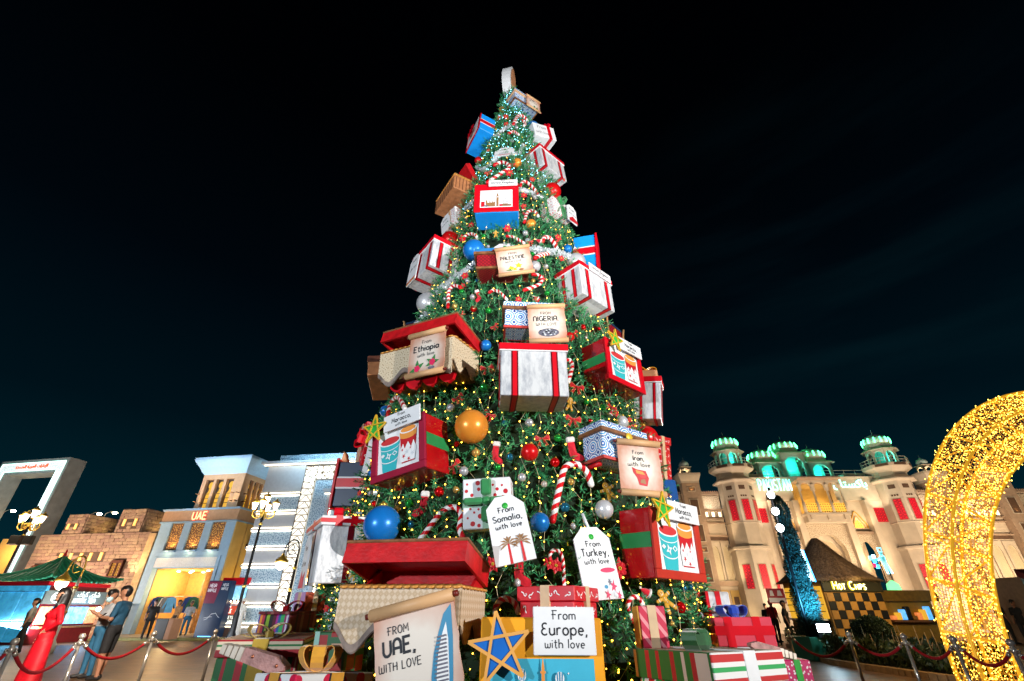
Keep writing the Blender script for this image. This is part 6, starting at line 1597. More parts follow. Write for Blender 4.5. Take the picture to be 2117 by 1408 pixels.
q = MB(); q.bbox(-a - .03, a + .03, -b - .03, b + .03, h - lh, h, .008); q.obj('lid', WHITE, t)
q = MB(); q.box(-a - .037, a + .037, -b - .037, b + .037, h - lh * .72, h - lh * .28)
for y in (-.3, .42): q.box(-a - .034, a + .034, y * b - .04, y * b + .04, h - lh - .004, h + .005)
q.box(-.05, .05, -b - .034, b + .034, h - lh - .003, h + .006); q.obj('lid_strap', RED, t)
q = MB(); q.box(a - .003, a + .006, b * .35 - .035, b * .35 + .035, 0, h - lh - .005); q.box(-a * .75 - .02, -a * .75 + .02, -b - .006, -b + .004, 0, h - lh - .005); q.box(a * .2 - .02, a * .2 + .02, -b - .006, -b + .004, 0, h - lh - .005); q.obj('strap', [BRACKET], t)
bow(t, RED, (a * .1, 0, h + .005), .2, 4, w=.11, rot=(0, 0, R_(60)))
g = board(t, -a * .05, h * .36, .44, .62, -b - .05, ['', 'From', '', 'with love'], pts=tagpts(.44, .62), sizes=(.2, .13, .16, .12), name='gift_tag')
prints(g, 'picture', [(7, [(-a * .05 - .21, h * .36 - .3), (-a * .05 + .21, h * .36 - .3), (-a * .05 + .21, h * .36 - .12), (-a * .05 + .05, h * .36 - .18), (-a * .05 - .05, h * .36 - .1)])], -b - .064, PM)
# ---- blue gifts with a red face and flag band
def flag_gift(key, label, body, side=None):
    t, a, b, h = gift(key, 'gift_box', label, group='blue gifts with red and white bands')
    q = MB(); shell(q, a, b, 0, h); q.obj('body', body, t)
    zc = h * .52; bw = h * .1
    q = MB()
    q.box(-a - .005, a + .005, -b - .005, b + .005, zc - bw * 1.35, zc + bw * 1.35, 1); q.box(-a - .008, a + .008, -b - .008, b + .008, zc - bw, zc + bw, 0); q.obj('band', [RED, WHITE], t)
    return t, a, b, h
t, a, b, h = flag_gift('uk', 'blue gift with red front, clock tower skyline picture and United Kingdom sign', BLUE)
q = MB(); q.bbox(-a - .015, a + .015, -b - .03, -b - .0085, 0, h, .008); q.obj('front_panel', RED, t)
pw, ph, pc = a * 1.5, h * .62, h * .45
S = [(0, [(-pw / 2, pc - ph / 2), (pw / 2, pc - ph / 2), (pw / 2, pc + ph / 2), (-pw / 2, pc + ph / 2)])]
zb = pc - ph / 2 + .02
for x0, x1, hh, mi in ((-.29, -.22, .13, 4), (-.2, -.17, .16, 8), (-.17, -.05, .1, 8), (-.13, -.11, .14, 8), (-.08, -.06, .13, 8), (-.05, -.02, .12, 8), (.06, .16, .05, 4), (.12, .22, .06, 8), (.22, .29, .04, 8)): S.append((mi, [(x0, zb), (x1, zb), (x1, zb + hh), (x0, zb + hh)]))
S += [(8, [(.005, zb), (.045, zb), (.045, zb + .26), (.025, zb + .34), (.005, zb + .26)]), (0, ell(.025, zb + .235, .014, .014, n=10)), (10, [(-.24, zb), (-.14, zb), (-.16, zb + .03), (-.22, zb + .03)])]
pic = prints(t, 'picture', S, -b - .0315, PM)
q = MB(); q.strip([(x, z) for x, z in ell(.21, zb + .1, .075, .085, n=18)] + [ell(.21, zb + .1, .075, .085, n=18)[0]], .006, -b - .045)
for k in range(6): q.strip([(.21, zb + .1), (.21 + .075 * math.cos(k * 1.05), zb + .1 + .085 * math.sin(k * 1.05))], .003, -b - .0453 - .0002 * k)
q.obj('wheel_print', P_GREY, pic)
board(t, .13, h - .015, .56, .15, -b - .06, ['From', 'United Kingdom,', 'with love'], sizes=(.26, .42, .2))
t, a, b, h = flag_gift('gift_blue_top', 'bright blue gift facing left near the tip, with red flower bow on its lid', BLUE)
q = MB(); q.bbox(-a - .015, a + .015, -b - .03, -b - .0085, 0, h, .008); q.obj('front_panel', RED, t)
q = MB(); q.bbox(-a * .8, a * .8, -b - .04, -b - .031, h * .1, h * .9, .004); q.obj('picture_board', WHITE, t)
def petals(q, c, r, n, mi=0, y=0.0, sp=.3):
    for k in range(n):
        an = 2 * math.pi * k / n + sp; d = Vector((math.cos(an), 0, math.sin(an))); e = Vector((-d.z, 0, d.x)); C = Vector(c)
        q.add([C, C + d * r * .5 + e * r * .28 + Vector((0, -.1 * r, 0)), C + d * r + Vector((0, -.22 * r, 0)), C + d * r * .5 - e * r * .28 + Vector((0, -.1 * r, 0)), C + d * r * .55 + Vector((0, -.2 * r, 0))], [(0, 1, 4), (1, 2, 4), (2, 3, 4), (3, 0, 4), (0, 3, 2, 1)], mi)
q = MB(); petals(q, (0, -b - .06, h * .5), .24, 7); petals(q, (0, -b - .09, h * .5), .17, 6, sp=.8); q.obj('flower_bow', RED, t)
t, a, b, h = flag_gift('blue_right', 'blue gift with red band at the right flank, behind the silver bauble', BLUE)
q = MB(); q.bbox(a + .006, a + .05, -b - .03, b + .03, -.02, h + .02, .008); q.obj('lid_panel', RED, t)
t, a, b, h = flag_gift('navy_left', 'dark navy gift with red band at the left flank, under the striped ribbon tag', NAVY)
q = MB(); q.bbox(-a - .05, -a - .009, -b - .03, b + .03, -.02, h + .05, .008); q.obj('lid_panel', RED, t)
q = MB(); q.prism([(-a - .04, h + .051), (-a + .06, h + .001), (-a - .02, h + .2)], -.1, .1); q.obj('corner_flap', PEACH, t)
# ---- Morocco gifts
def morocco(key, label, sx, frameM):
    t, a, b, h = gift(key, 'gift_box', label, group='red gifts with printed tea cups from Morocco')
    q = MB(); shell(q, a, b, 0, h, .008); q.obj('body', DEEPRED, t)
    q = MB(); q.box(-a - .005, a + .005, -b + .002, b + .005, h * .42, h * .64); q.obj('green_band', GREEN, t)
    fw = .085
    q = MB(); y0, y1 = -b - .04, -b - .0055
    q.bbox(-a - .01, a + .01, y0, y1, 0, fw, .006); q.bbox(-a - .01, a + .01, y0, y1, h - .02, h + .01, .006); q.bbox(-a - .01, -a + fw, y0, y1, fw + .0005, h - .0205, .006); q.bbox(a - fw, a + .01, y0, y1, fw + .0005, h - .0205, .006); q.obj('frame', frameM, t)
    cups(t, 2 * (a - fw) - .004, h - .02 - fw - .004, (h - .02 + fw) / 2, -b - .015)
    board(t, sx, h + .0, .58, .21, -b - .075, ['From', 'Morocco,', 'with love'])
    star(t, sx - .42 if sx > 0 else -a + .07, h - .02, .19, -b - .1, GOLD2, GREEN2, .12)
    return t
GOLD2 = mat('yellow_star_rim', (.75, .45, .03), .4, metal=.15); GREEN2 = mat('green_star', (.03, .42, .05), .4)
MFR1 = mat('shaded_red_frame', (.30, .02, .06), .4); MFR2 = mat('terracotta_frame', (.46, .07, .03), .4)
morocco('morocco_left', 'red Morocco gift with printed tea cups, left of the big orange bauble', .1, MFR1)
morocco('morocco_mid', 'red Morocco gift with printed tea cups seen corner on, upper right', .13, RED)
morocco('morocco_low', 'lowest red Morocco gift with printed tea cups, above the plaid gift', .1, MFR2)
# ---- chests with scrolls
SCROLLM = None
def scroll_mat():
    m, nt, b = nodes('scroll_parchment'); b.inputs['Roughness'].default_value = .55
    g = nt.nodes.new('ShaderNodeTexCoord'); mp = nt.nodes.new('ShaderNodeMapping'); mp.inputs['Location'].default_value = (-.5, 0, -.5)
    nt.links.new(g.outputs['Generated'], mp.inputs[0])
    v = nt.nodes.new('ShaderNodeVectorMath'); v.operation = 'MULTIPLY'; v.inputs[1].default_value = (1, 0, 1); nt.links.new(mp.outputs[0], v.inputs[0])
    l = nt.nodes.new('ShaderNodeVectorMath'); l.operation = 'LENGTH'; nt.links.new(v.outputs[0], l.inputs[0])
    n = nt.nodes.new('ShaderNodeTexNoise'); n.inputs['Scale'].default_value = 5; nt.links.new(g.outputs['Generated'], n.inputs['Vector'])
    ad_ = nt.nodes.new('ShaderNodeMath'); ad_.operation = 'MULTIPLY_ADD'; ad_.inputs[1].default_value = .25; nt.links.new(n.outputs[0], ad_.inputs[0]); nt.links.new(l.outputs['Value'], ad_.inputs[2])
    r = nt.nodes.new('ShaderNodeValToRGB'); e = r.color_ramp.elements; e[0].position, e[0].color = .34, (.7, .63, .55, 1); e[1].position, e[1].color = .68, (.46, .2, .12, 1)
    nt.links.new(ad_.outputs[0], r.inputs[0]); nt.links.new(r.outputs[0], b.inputs['Base Color'])
    return m
SCROLLM = scroll_mat(); ROD = mat('scroll_roll', (.60, .35, .17), .5, var=.1); KNOB = mat('scroll_knob', (.14, .03, .015), .4)
def scroll(parent, cx, cz, w, h, y, rot, lines, sizes=(.12, .2, .12), pic=None, yaw=0.0, wt=.13, tc=-.02, tf=.74):
    Mx = Matrix.Translation((cx, y, cz)) @ Matrix.Rotation(yaw, 4, 'Z') @ Matrix.Rotation(-rot, 4, 'Y')
    n = 8; q = MB(); r = h * .065
    pts = [(-w / 2 + w * .012 * math.sin(3.1 * i), -h / 2 + h * i / n) for i in range(n + 1)] ; pr = [(w / 2 + w * .012 * math.sin(2.3 * i + 1), h / 2 - h * i / n) for i in range(n + 1)]
    q.prism(pts + pr, -.006, .006); q.xf(Mx); s = q.obj('scroll', SCROLLM, parent)
    for z in (h / 2, -h / 2):
        q = MB(); q.tube([(-w / 2 - .01, -r * .6, z), (w / 2 + .01, -r * .6, z)], r, 14); q.xf(Mx); q.obj('roll', ROD, s)
        q = MB()
        for f in (-1, 1): q.tube([(f * (w / 2 + .0105), -r * .6, z), (f * (w / 2 + .05), -r * .6, z)], r * .5, 10)
        q.xf(Mx); q.obj('knob', KNOB, s)
    q = MB(); z = h / 2 - r * 2.2
    for tx, sz in zip(lines, sizes):
        z -= h * sz; write(q, tx, w * tc, z + h * sz * .2, h * sz * .68, -.0085, wt * (1.5 if sz == max(sizes) else 1.0), fit=w * tf)
    q.xf(Mx); q.obj('lettering', INK, s)
    if pic:
        p = MB()
        for i, (mi, pp) in enumerate(pic): p.flat([(x * w, zz * h) for x, zz in pp], -.0085 - .0006 * i, mi)
        p.xf(Mx); p.obj('picture', PM, s)
    return s
def trim(q, a, b, z0, z1, o=.012): q.bbox(-a - o, a + o, -b - o, b + o, z0, z1, .006)
CLASP = mat('yellow_clasp', (.75, .48, .04), .35, metal=.2)
def closed_chest(key, label, body, lidM, trimM=WOOD, stripe=None):
    t, a, b, h = gift(key, 'treasure_chest', label, 'chest', 'closed chests holding scrolls')
    lz = h * .8
    q = MB(); shell(q, a, b, .0, lz); q.obj('body', body, t)
    q = MB(); q.bbox(-a - .03, a + .03, -b - .03, b + .03, lz + .0255, h + .02, .006); ld = q.obj('lid', lidM, t)
    q = MB(); q.bbox(-a - .045, a + .045, -b - .045, b + .045, lz - .025, lz + .025, .008); q.obj('trim', trimM, ld)
    q = MB(); q.box(-a - .012, a + .012, -b - .012, -b + .02, -.003, .035); q.box(-a - .012, a + .012, b - .02, b + .012, -.003, .035); q.box(-a - .012, -a + .02, -b + .021, b - .021, -.003, .035); q.box(a - .02, a + .012, -b + .021, b - .021, -.003, .035); q.obj('base_rail', stripe or WOOD, t)
    q = MB(); q.ball((a * .1, -b - .055, lz - .03), .055, 14, 0, (1, .35, 1)); q.obj('clasp', CLASP, t)
    return t, a, b, h
RAIL = mat('salmon_rail', (.5, .11, .07), .5)
t, a, b, h = closed_chest('palestine', 'red damask chest with blue lid and Palestine scroll', REDTILE, mat('blue_lid', (.02, .16, .4), .4))
scroll(t, .2, h * .5 - .13, .56, .5, -b - .09, R_(6), ['FROM', 'PALESTINE.', 'WITH LOVE'], pic=[(12, fl(-.12, -.26, .1, 4, .3, .5)), (12, fl(.1, -.2, .12, 5, .2, .5)), (6, [(-.3, -.34), (-.15, -.3), (-.1, -.38)]), (8, ell(.16, -.36, .07, .04)), (12, fl(-.02, -.32, .08, 4, .8, .5))])
t, a, b, h = closed_chest('nigeria', 'blue tiled chest with Nigeria scroll, above the centre marble gift', TILE, TILE, WOOD, RAIL)
cr = random.Random(3)
scroll(t, .20, h * .5 - .16, .53, .54, -b - .1, R_(5), ['FROM', 'NIGERIA.', 'WITH LOVE'], pic=[(10, ell(.02, -.26, .28, .12, n=16))] + [(13 if k % 2 else 5, ell(cr.uniform(-.2, .22), cr.uniform(-.34, -.17), .028, .016, n=7)) for k in range(26)])
t, a, b, h = closed_chest('iran', 'blue tiled chest with hanging Iran scroll, beside the red bauble', TILE, TILE, WOOD, RAIL)
q = MB(); q.tube([(-a * .85, -b * .3, -.03), (-a * .85, b, -.03)], .03, 8); q.obj('foot', ORANGERED, t)
scroll(t, .06, h * .5 - .30, .52, .60, -b - .15, R_(0), ['From', 'Iran,', 'with love'], sizes=(.11, .13, .12), yaw=R_(-24), pic=[(4, [(-.06, -.34), (.12, -.36), (.18, -.2), (.12, -.06), (-.08, -.04), (-.2, .0), (-.18, -.1), (-.1, -.2)]), (2, ell(.04, -.16, .08, .05)), (3, [(-.1, -.12), (.1, -.14), (.05, -.08), (-.12, -.05)]), (8, [(-.03, -.3), (.1, -.32), (.08, -.22), (-.02, -.24)])])
t, a, b, h = closed_chest('chest_tile_top', 'blue tiled chest with a scroll, highest chest at the tip of the tree', TILE, TILE, PAPER)
scroll(t, .16, h * .5 - .12, .46, .42, -b - .09, R_(0), ['FROM', 'WITH LOVE'], sizes=(.16, .14), pic=[(6, ell(.08, -.22, .07, .08)), (6, ell(.26, -.28, .06, .07)), (8, ell(.3, -.18, .04, .05))])
# ---- open chests
def open_chest(key, label, clothM, lines, sc, pic, sizes=(.12, .2, .12), under='fur'):
    t, a, b, h = gift(key, 'open_chest', label, 'chest', 'open chests with red lids')
    q = MB(); shell(q, a - .02, b - .02, -.02 if under else 0, h - .02); q.obj('body', FUR, t)
    # the cloth over front and right side with its scalloped hem
    W = 2 * a; n = 40; hem = []
    for i in range(n + 1):
        u = i / n; hem.append((-a + W * u, -.02 + .085 * math.cos(u * math.pi * 5 + .4)))
    q = MB(); q.prism([(-a, h), (a, h)][::-1] + hem, -b - .012, -b + .004); c = q.obj('cloth', clothM, t)
    hem2 = [(-b + 2 * b * i / 20, .0 + .07 * math.cos(i / 20 * math.pi * 4) + .03) for i in range(21)]
    q = MB(); q.prism(hem2 + [(b, h), (-b, h)], a - .004, a + .012, ax='x'); q.obj('cloth', clothM, t)
    q = MB()
    for i in range(n):
        (x0, z0), (x1, z1) = hem[i], hem[i + 1]
        q.add([(x0, -b - .013, z0 + .0), (x1, -b - .013, z1), (x1, -b - .02, z1 + .055), (x0, -b - .02, z0 + .055), (x0, -b - .0, z0 - .012), (x1, -b - .0, z1 - .012)], [(0, 1, 2, 3), (4, 5, 1, 0)])
    q.obj('hem', HEM, c)
    q = MB(); cm = MB().lathe([(.0, -.01), (.045, -.01), (.05, 0), (.045, .01), (0, .01)], (0, 0, 0), 12).mesh('coin', COIN)
    for i in range(15): inst('coin', cm, t, (-a + W * (i + .5) / 15, -b + .005, h + .012), (R_(14), 0, 0))
    for i in range(7): inst('coin', cm, t, (a - .005, -b + 2 * b * (i + .5) / 7, h + .012), (0, R_(14), 0))
    # the lid: a shallow tray hinged open above the back edge
    la, lb, ld = a + .03, b + .02, .17
    q = MB(); T = .03
    q.box(-la, la, -lb, lb, ld - T, ld); q.box(-la, la, -lb, -lb + T, 0, ld - T); q.box(-la, la, lb - T, lb, 0, ld - T); q.box(-la, -la + T, -lb + T, lb - T, 0, ld - T); q.box(la - T, la, -lb + T, lb - T, 0, ld - T)
    q.bbox(-la - .01, la + .01, -lb - .01, lb + .01, ld + .0005, ld + .03, .008, 1)
    Mx = Matrix.Translation((0, b, h + .03)) @ Matrix.Rotation(R_(-14), 4, 'X') @ Matrix.Translation((0, -lb, 0)); q.xf(Mx); q.obj('lid', [ORANGERED, WOOD], t)
    q = MB(); q.prism([(-b + .3, h), (b - .01, h), (b - .01, h + .2)], -a + .01, -a + .04, ax='x'); q.prism([(-b + .3, h), (b - .01, h), (b - .01, h + .2)], a - .04, a - .01, ax='x'); q.obj('lid_stay', ORANGERED, t)
    q = MB(); shell(q, a - .04, b - .04, h - .019, h - .005, .002); q.obj('lining', ORANGERED, t)
    scroll(t, sc[0], h * .5 + sc[1], sc[2], sc[3], -b - .09, sc[4], lines, sizes, pic, wt=.13, tc=-.02 if under else -.2, tf=.74 if under else .5)
    return t, a, b, h
HEM = mat('tarnished_hem', (.26, .2, .17), .6, var=.5, vs=12); COIN = mat('gold_coin', (.6, .27, .06), .4, metal=.2)
leaf = lambda x, z, an, l: [(x, z), (x + l * .5 * math.cos(an + .45), z + l * .5 * math.sin(an + .45)), (x + l * math.cos(an), z + l * math.sin(an)), (x + l * .5 * math.cos(an - .45), z + l * .5 * math.sin(an - .45))]
FINECLOTH = voro('fine_cream_print', 22, [(0, (.42, .3, .18)), (.25, (.66, .56, .4)), (.5, (.6, .48, .32))], randomness=.8, rough=.8)
pic_e = [(6, leaf(-.24, -.34, k, .22)) for k in (.6, 1.6, 3.4, 5.0)] + [(7, fl(-.24, -.34, .09, 5, 0, .8))] + [(6, leaf(.18, -.25, k, .19)) for k in (.1, 1.2, 2.6, 3.6)] + [(7, fl(.18, -.25, .09, 5, 0, .8)), (10, ell(.12, -.38, .05, .035)), (10, ell(.2, -.38, .05, .035))]
t, a, b, h = open_chest('ethiopia', 'open cream chest with red lid and Ethiopia scroll', FINECLOTH, ['From', 'Ethiopia', 'with love'], (.27, -.0, .58, .6, 0), pic_e)
q = MB()
for k in range(4): c_ = -a + .22 + k * .28; q.prism([(c_ - .13, .0), (c_ - .12, -.07), (c_ - .05, -.13), (c_ + .02, -.15), (c_ + .09, -.11), (c_ + .13, .0)], -b + .16, -b + .22)
q.obj('red_cushion', RED, t)
ws_ = []
sail = [(.14, -.46), (.15, -.2), (.2, .0), (.28, .18), (.36, .34), (.46, .42), (.44, .1), (.40, -.2), (.36, -.46)]
pic_u = [(9, sail), (0, [(.2, -.44), (.21, -.2), (.25, -.02), (.31, .14), (.38, .26), (.385, .1), (.355, -.2), (.32, -.44)])]
for k in range(17): z = -.43 + k * .035; x0 = .195 + max(0, (z + .2)) * .2; pic_u.append((10, [(x0, z), (.33 + (z + .43) * .07, z), (.33 + (z + .43) * .07, z + .017), (x0, z + .017)]))
pic_u += [(8, [(-.45, -.44), (.1, -.36), (.3, -.46), (-.45, -.47)])]
t, a, b, h = open_chest('uae', 'large open damask chest with red lid and UAE scroll at the foot of the tree', DAMASK, ['FROM', 'UAE,', 'WITH LOVE'], (.27, -.30, .70, .72, R_(13)), pic_u, (.11, .21, .12), None)
# ---- two brown chests half hidden on the left flank
t, a, b, h = gift('brown_chest_upper_left', 'open_chest', 'peach wooden chest with scalloped rim and red lid, upper left flank', 'chest', 'wooden chests on the left flank')
PEACHW = mat('peach_wood', (.42, .17, .07), .5, var=.3, vs=8); 
q = MB(); shell(q, a, b, 0, h - .02); q.obj('body', PEACHW, t)
cm = MB().lathe([(0, -.012), (.045, -.012), (.05, 0), (.045, .012), (0, .012)], (0, 0, 0), 12).mesh('coin', COIN)
for i in range(13): inst('coin', cm, t, (-a + 2 * a * (i + .5) / 13, -b, h), (R_(70), 0, 0))
for i in range(7): inst('coin', cm, t, (a, -b + 2 * b * (i + .5) / 7, h), (0, R_(70), 0))
q = MB()
for i in range(6): q.box(a + .0005, a + .008, -b + .05 + i * .085, -b + .06 + i * .085, .02, h - .06)
for i in range(8): q.box(-a + .08 + i * .12, -a + .09 + i * .12, -b - .008, -b - .0005, .02, h - .06)
q.obj('plank_joint', DARKWOOD, t)
q = MB(); q.bbox(-a, a, -b, b, 0, .14, .01); q.xf(Matrix.Translation((0, b, h + .02)) @ Matrix.Rotation(R_(-55), 4, 'X') @ Matrix.Translation((0, -b, 0))); q.obj('lid', ORANGERED, t)
t, a, b, h = gift('brown_chest_left', 'open_chest', 'plain brown chest half hidden behind the Ethiopia chest', 'chest', 'wooden chests on the left flank')
q = MB(); shell(q, a, b, 0, h); q.obj('body', PEACHW, t); q = MB(); q.bbox(-a - .02, a + .02, -b - .02, b + .02, h * .72, h + .02, .01); q.obj('lid', DARKWOOD, t)
# two dark red chests with gilt corners behind the tree's shoulders
GILT = mat('gilt_corner', (.5, .28, .12), .4, metal=.3)
for px0, label, yaw in (((866, 664), 'dark red gilt edged chest behind the big silver bauble on the left flank', -25), ((1262, 672), 'red chest with gilt curl behind the marble gift on the right flank', 50)):
    p = on_tree(*px0, .0)[0]; p = p + Vector((0, .55, -.2)); t = thing('treasure_chest', label, 'chest', p, group='gilt edged chests', rot=(0, 0, R_(yaw)))
    q = MB(); q.bbox(-.3, .3, -.22, .22, 0, .42, .01); q.obj('body', REDTILE, t); q = MB(); q.bbox(-.31, .31, -.23, .23, .4205, .47, .008); q.obj('lid', NAVY, t)
    q = MB()
    for sx in (-1, 1): q.tube(smooth_path([(sx * .31, -.23, .0), (sx * .33, -.25, .15), (sx * .31, -.24, .3), (sx * .34, -.26, .49)], 4), .022, 6)
    q.obj('gilt_corner', GILT, t)
# ---- polka dot gifts with ribbon and tag
t, a, b, h = gift('somalia', 'gift_box', 'white gift with red polka dots and green velvet ribbon, carrying the Somalia tag', group='polka dot gifts')
GVEL = mat('green_velvet', (.012, .2, .05), .5, sheen=.5, var=.25, vs=14)
q = MB(); shell(q, a, b, 0, h); q.obj('body', WHITE, t)
q = MB(); dr = random.Random(5); pl_ = []
while len(pl_) < 30:
    x, z, r = dr.uniform(-a + .03, a - .03), dr.uniform(.03, h - .03), dr.choice((.012, .018, .025))
    if abs(x) < .06 or any(math.hypot(x - u, z - v) < r + s + .02 for u, v, s in pl_): continue
    pl_.append((x, z, r)); q.flat(ell(x, z, r, r, n=12), -b - .0015)
for i in range(14):
    y, z, r = dr.uniform(-b + .03, b - .03), dr.uniform(.03, h - .03), .016; q.add([(a + .0015, y + r * math.cos(k * .7), z + r * math.sin(k * .7)) for k in range(9)], [tuple(range(9))])
q.obj('dot_print', P_RED, t)
q = MB(); q.box(-.05, .05, -b - .008, -b + .002, 0, h); q.box(-a, a, -b - .0065, -b + .0015, h * .42, h * .55); q.obj('ribbon', mat('pale_green_ribbon', (.3, .5, .36), .5), t)
bw = thing_part('bow', t)
for f in (-1, 1):
    q = MB(); q.bbox(min(f * .03, f * .24), max(f * .03, f * .24), -b - .09, -b - .02, h * .46, h * .6, .03); q.obj('loop', GVEL, bw)
    q = MB(); q.bbox(-.055, .055, -b - .08, -b - .02, h * (.64 if f > 0 else .12), h * (.97 if f > 0 else .42), .03); q.obj('loop', GVEL, bw)
q = MB(); q.ball((0, -b - .05, h * .53), .05, 12); q.obj('knot', GVEL, bw)
def gift_tag(px_, py_, w, h, roll, lines, label, sizes, pic=None, string=.25, grow=.12, yaw=0.0, eyelet=GREEN2):
    M = frame_at(px_, py_, grow, roll); t = bpy.data.objects.new('gift_tag', None); COL.objects.link(t); t.matrix_world = M; t.empty_display_size = .1
    tag(t, label, 'gift tag', 'large paper gift tags')
    board(t, 0, 0, w, h, 0, lines, pts=tagpts(w, h), sizes=sizes, name='card', th=.02)
    q = MB(); q.lathe([(.0, -.013), (.03, -.012), (.03, 0)], (0, 0, 0), 14); q.xf(Matrix.Translation((0, -.0, h / 2 - .1)) @ Matrix.Rotation(R_(90), 4, 'X') @ Matrix.Scale(-1, 4, (0, 0, 1))); q.obj('eyelet', eyelet, t)
    if string: q = MB(); q.tube([(0, 0, h / 2 - .02), (-.02, .03, h / 2 + string)], .018, 6); q.obj('string', WHITE, t)
    if pic:
        p = MB()
        for i, (mi, pp) in enumerate(pic): p.flat([(x * w, z * h) for x, z in pp], -.0115 - .0006 * i, mi)
        p.obj('picture', PM, t)
    return t
def frame_at(px_, py_, grow=.05, roll=0.0, face=.0):
    p, n, _ = on_tree(px_, py_, grow); v = (Vector((0, 0, CAM_H)) - p).normalized(); n = (n * (1 - face) + v * face).normalized()
    z = (Vector((0, 0, 1)) - n * n.z).normalized(); x = (-n).cross(z)
    M = Matrix((x, -n, z)).transposed().to_4x4()
    M = M @ Matrix.Rotation(-roll, 4, 'Y'); M.translation = p
    return M
palm = lambda cx: [(2, [(cx - .035, -.5), (cx + .035, -.5), (cx + .025, -.22), (cx - .025, -.22)])] + [(8, [(cx, -.22), (cx + .15 * math.cos(an + .16), -.22 + .09 * math.sin(an + .16)), (cx + .25 * math.cos(an), -.22 + .14 * math.sin(an) - .03), (cx + .13 * math.cos(an - .16), -.22 + .08 * math.sin(an - .16))]) for an in (-.35, .1, .6, 1.15, 1.57, 2.0, 2.55, 3.05, 3.5)]
gift_tag(1053, 1092, .38, .64, R_(12), ['', 'From', 'Somalia,', 'with love'], 'white Somalia gift tag with two printed palm trees', (.17, .11, .14, .1), palm(-.1) + palm(.22), string=0, grow=.68)
cupT = [(5, [(.02, -.14), (.44, -.1), (.4, -.4), (.2, -.46), (.05, -.4)]), (7, ell(.24, -.12, .2, .035)), (9, ell(.1, -.34, .05, .025)), (7, fl(.3, -.34, .1, 5)), (7, fl(.1, -.44, .08, 5)), (10, fl(.22, -.28, .06, 6)), (7, fl(.4, -.46, .07, 5)), (5, fl(.3, -.44, .06, 5))]
gift_tag(1233, 1162, .42, .70, R_(4), ['', 'From', 'Turkey,', 'with love'], 'white Turkey gift tag with printed cup, hanging above the candy cane box', (.2, .11, .14, .1), cupT, string=.16, grow=.22)
gift_tag(1043, 519, .46, .42, R_(0), ['', 'From', 'China,', ''], 'white China gift tag peeping above the Palestine chest', (.26, .2, .24, .1), None, string=.1, grow=.02)
gift_tag(1043, 314, .48, .40, R_(-4), ['', 'From', '', 'with love'], 'small white gift tag with scribbled print near the tip of the tree', (.24, .16, .16, .14), [(4, [(-.35, -.42), (.35, -.42), (.3, -.36), (-.3, -.34)]), (10, [(-.45, -.33), (.2, -.3), (.4, -.26), (-.3, -.28)])], string=.12, grow=.06)
for key, label, strapM, dotM, grp in (('dot_left', 'white gift with tiny red polka dots and tag, above the marble gift facing left', WHITE, SDOTS, 0), ('dot_green_right', 'white polka dot gift with green bow and drooping tag, under the big red bauble', GVEL, SDOTS, 1)):
    t, a, b, h = gift(key, 'gift_box', label, group='polka dot gifts')
    q = MB(); shell(q, a, b, 0, h); q.obj('body', dotM, t)
    q = MB(); q.box(-.035, .035, -b - .006, b + .006, -.006, h + .006); q.box(-a - .006, a + .006, -.035, .035, -.0055, h + .0055); q.obj('ribbon', strapM if grp else PAPER, t)
    if grp:
        bow(t, GVEL, (.0, -b - .03, h * .75), .17, 4, w=.07)
        q = MB(); ribbon(q, [(.0, h * .6), (.05, h * .3), (.02, -.08)], .06); ribbon(q, [(-.05, h * .6), (-.14, h * .3), (-.2, .0)], .06); q.xf(Matrix.Translation((0, -b - .03, 0))); q.obj('tail', GVEL, t)
        g = board(t, a * .75, h * .25, .3, .5, -b - .09, ['', 'From', '', 'with love'], rot=R_(-8), pts=tagpts(.3, .5), sizes=(.2, .14, .14, .12), name='gift_tag')
        prints(g, 'picture', [(4, [(a * .75 - .14, h * .25 - .24), (a * .75 + .14, h * .25 - .24), (a * .75 + .14, h * .25 - .16), (a * .75, h * .25 - .08), (a * .75 - .14, h * .25 - .17)])], -b - .105, PM)
    else:
        g = board(t, -a * .4, h * .18, .3, .48, -b - .05, ['', 'From', '', 'with love'], rot=R_(5), pts=tagpts(.3, .48), sizes=(.2, .14, .14, .12), name='gift_tag')
p = on_tree(1118, 283, .12)[0]; t = thing('gift_box', 'white gift with red bow and lettered side, just below the top blue bauble', 'gift box', p, group='polka dot gifts', rot=(R_(4), R_(-14), R_(28)))
q = MB(); q.bbox(-.34, .34, -.2, .2, -.22, .22, .01); q.obj('body', WHITE, t); q = MB(); write(q, 'From', -.08, .06, .09, -.203, .1); write(q, 'with love', -.08, -.1, .07, -.203, .1); q.obj('lettering', INK, t)
bow(t, RED, (.18, -.12, .2), .15, 4, w=.08); q = MB(); q.box(.1, .2, -.206, .206, -.226, .226); q.obj('ribbon', RED, t)
# ---- gifts printed with little white candy canes
CANEPR = mat('candy_red_wrap', (.55, .012, .03), .35, var=.08)
def squiggles(q, a, z0, z1, y, n, seed, side=None):
    g_ = random.Random(seed); cols = max(1, int(2 * a / .085)); rows = max(1, int((z1 - z0) / .095))
    for i in range(cols):
        for j in range(rows):
            x = -a + 2 * a * (i + .5) / cols + g_.uniform(-.012, .012); z = z0 + (z1 - z0) * (j + .5) / rows + g_.uniform(-.012, .012); an = g_.uniform(0, 6.28)
            pts = [(-.012, .018), (-.002, .03), (.012, .024), (.012, .01), (.0, -.002), (.002, -.03)]
            pts = [(x + u * math.cos(an) - v * math.sin(an), z + u * math.sin(an) + v * math.cos(an)) for u, v in pts]; o = len(q.v)
            q.strip(pts, .009, y)
            if side: q.xf(side, o)
CREAMRIB = mat('cream_satin_ribbon', (.62, .45, .28), .3, var=.15)
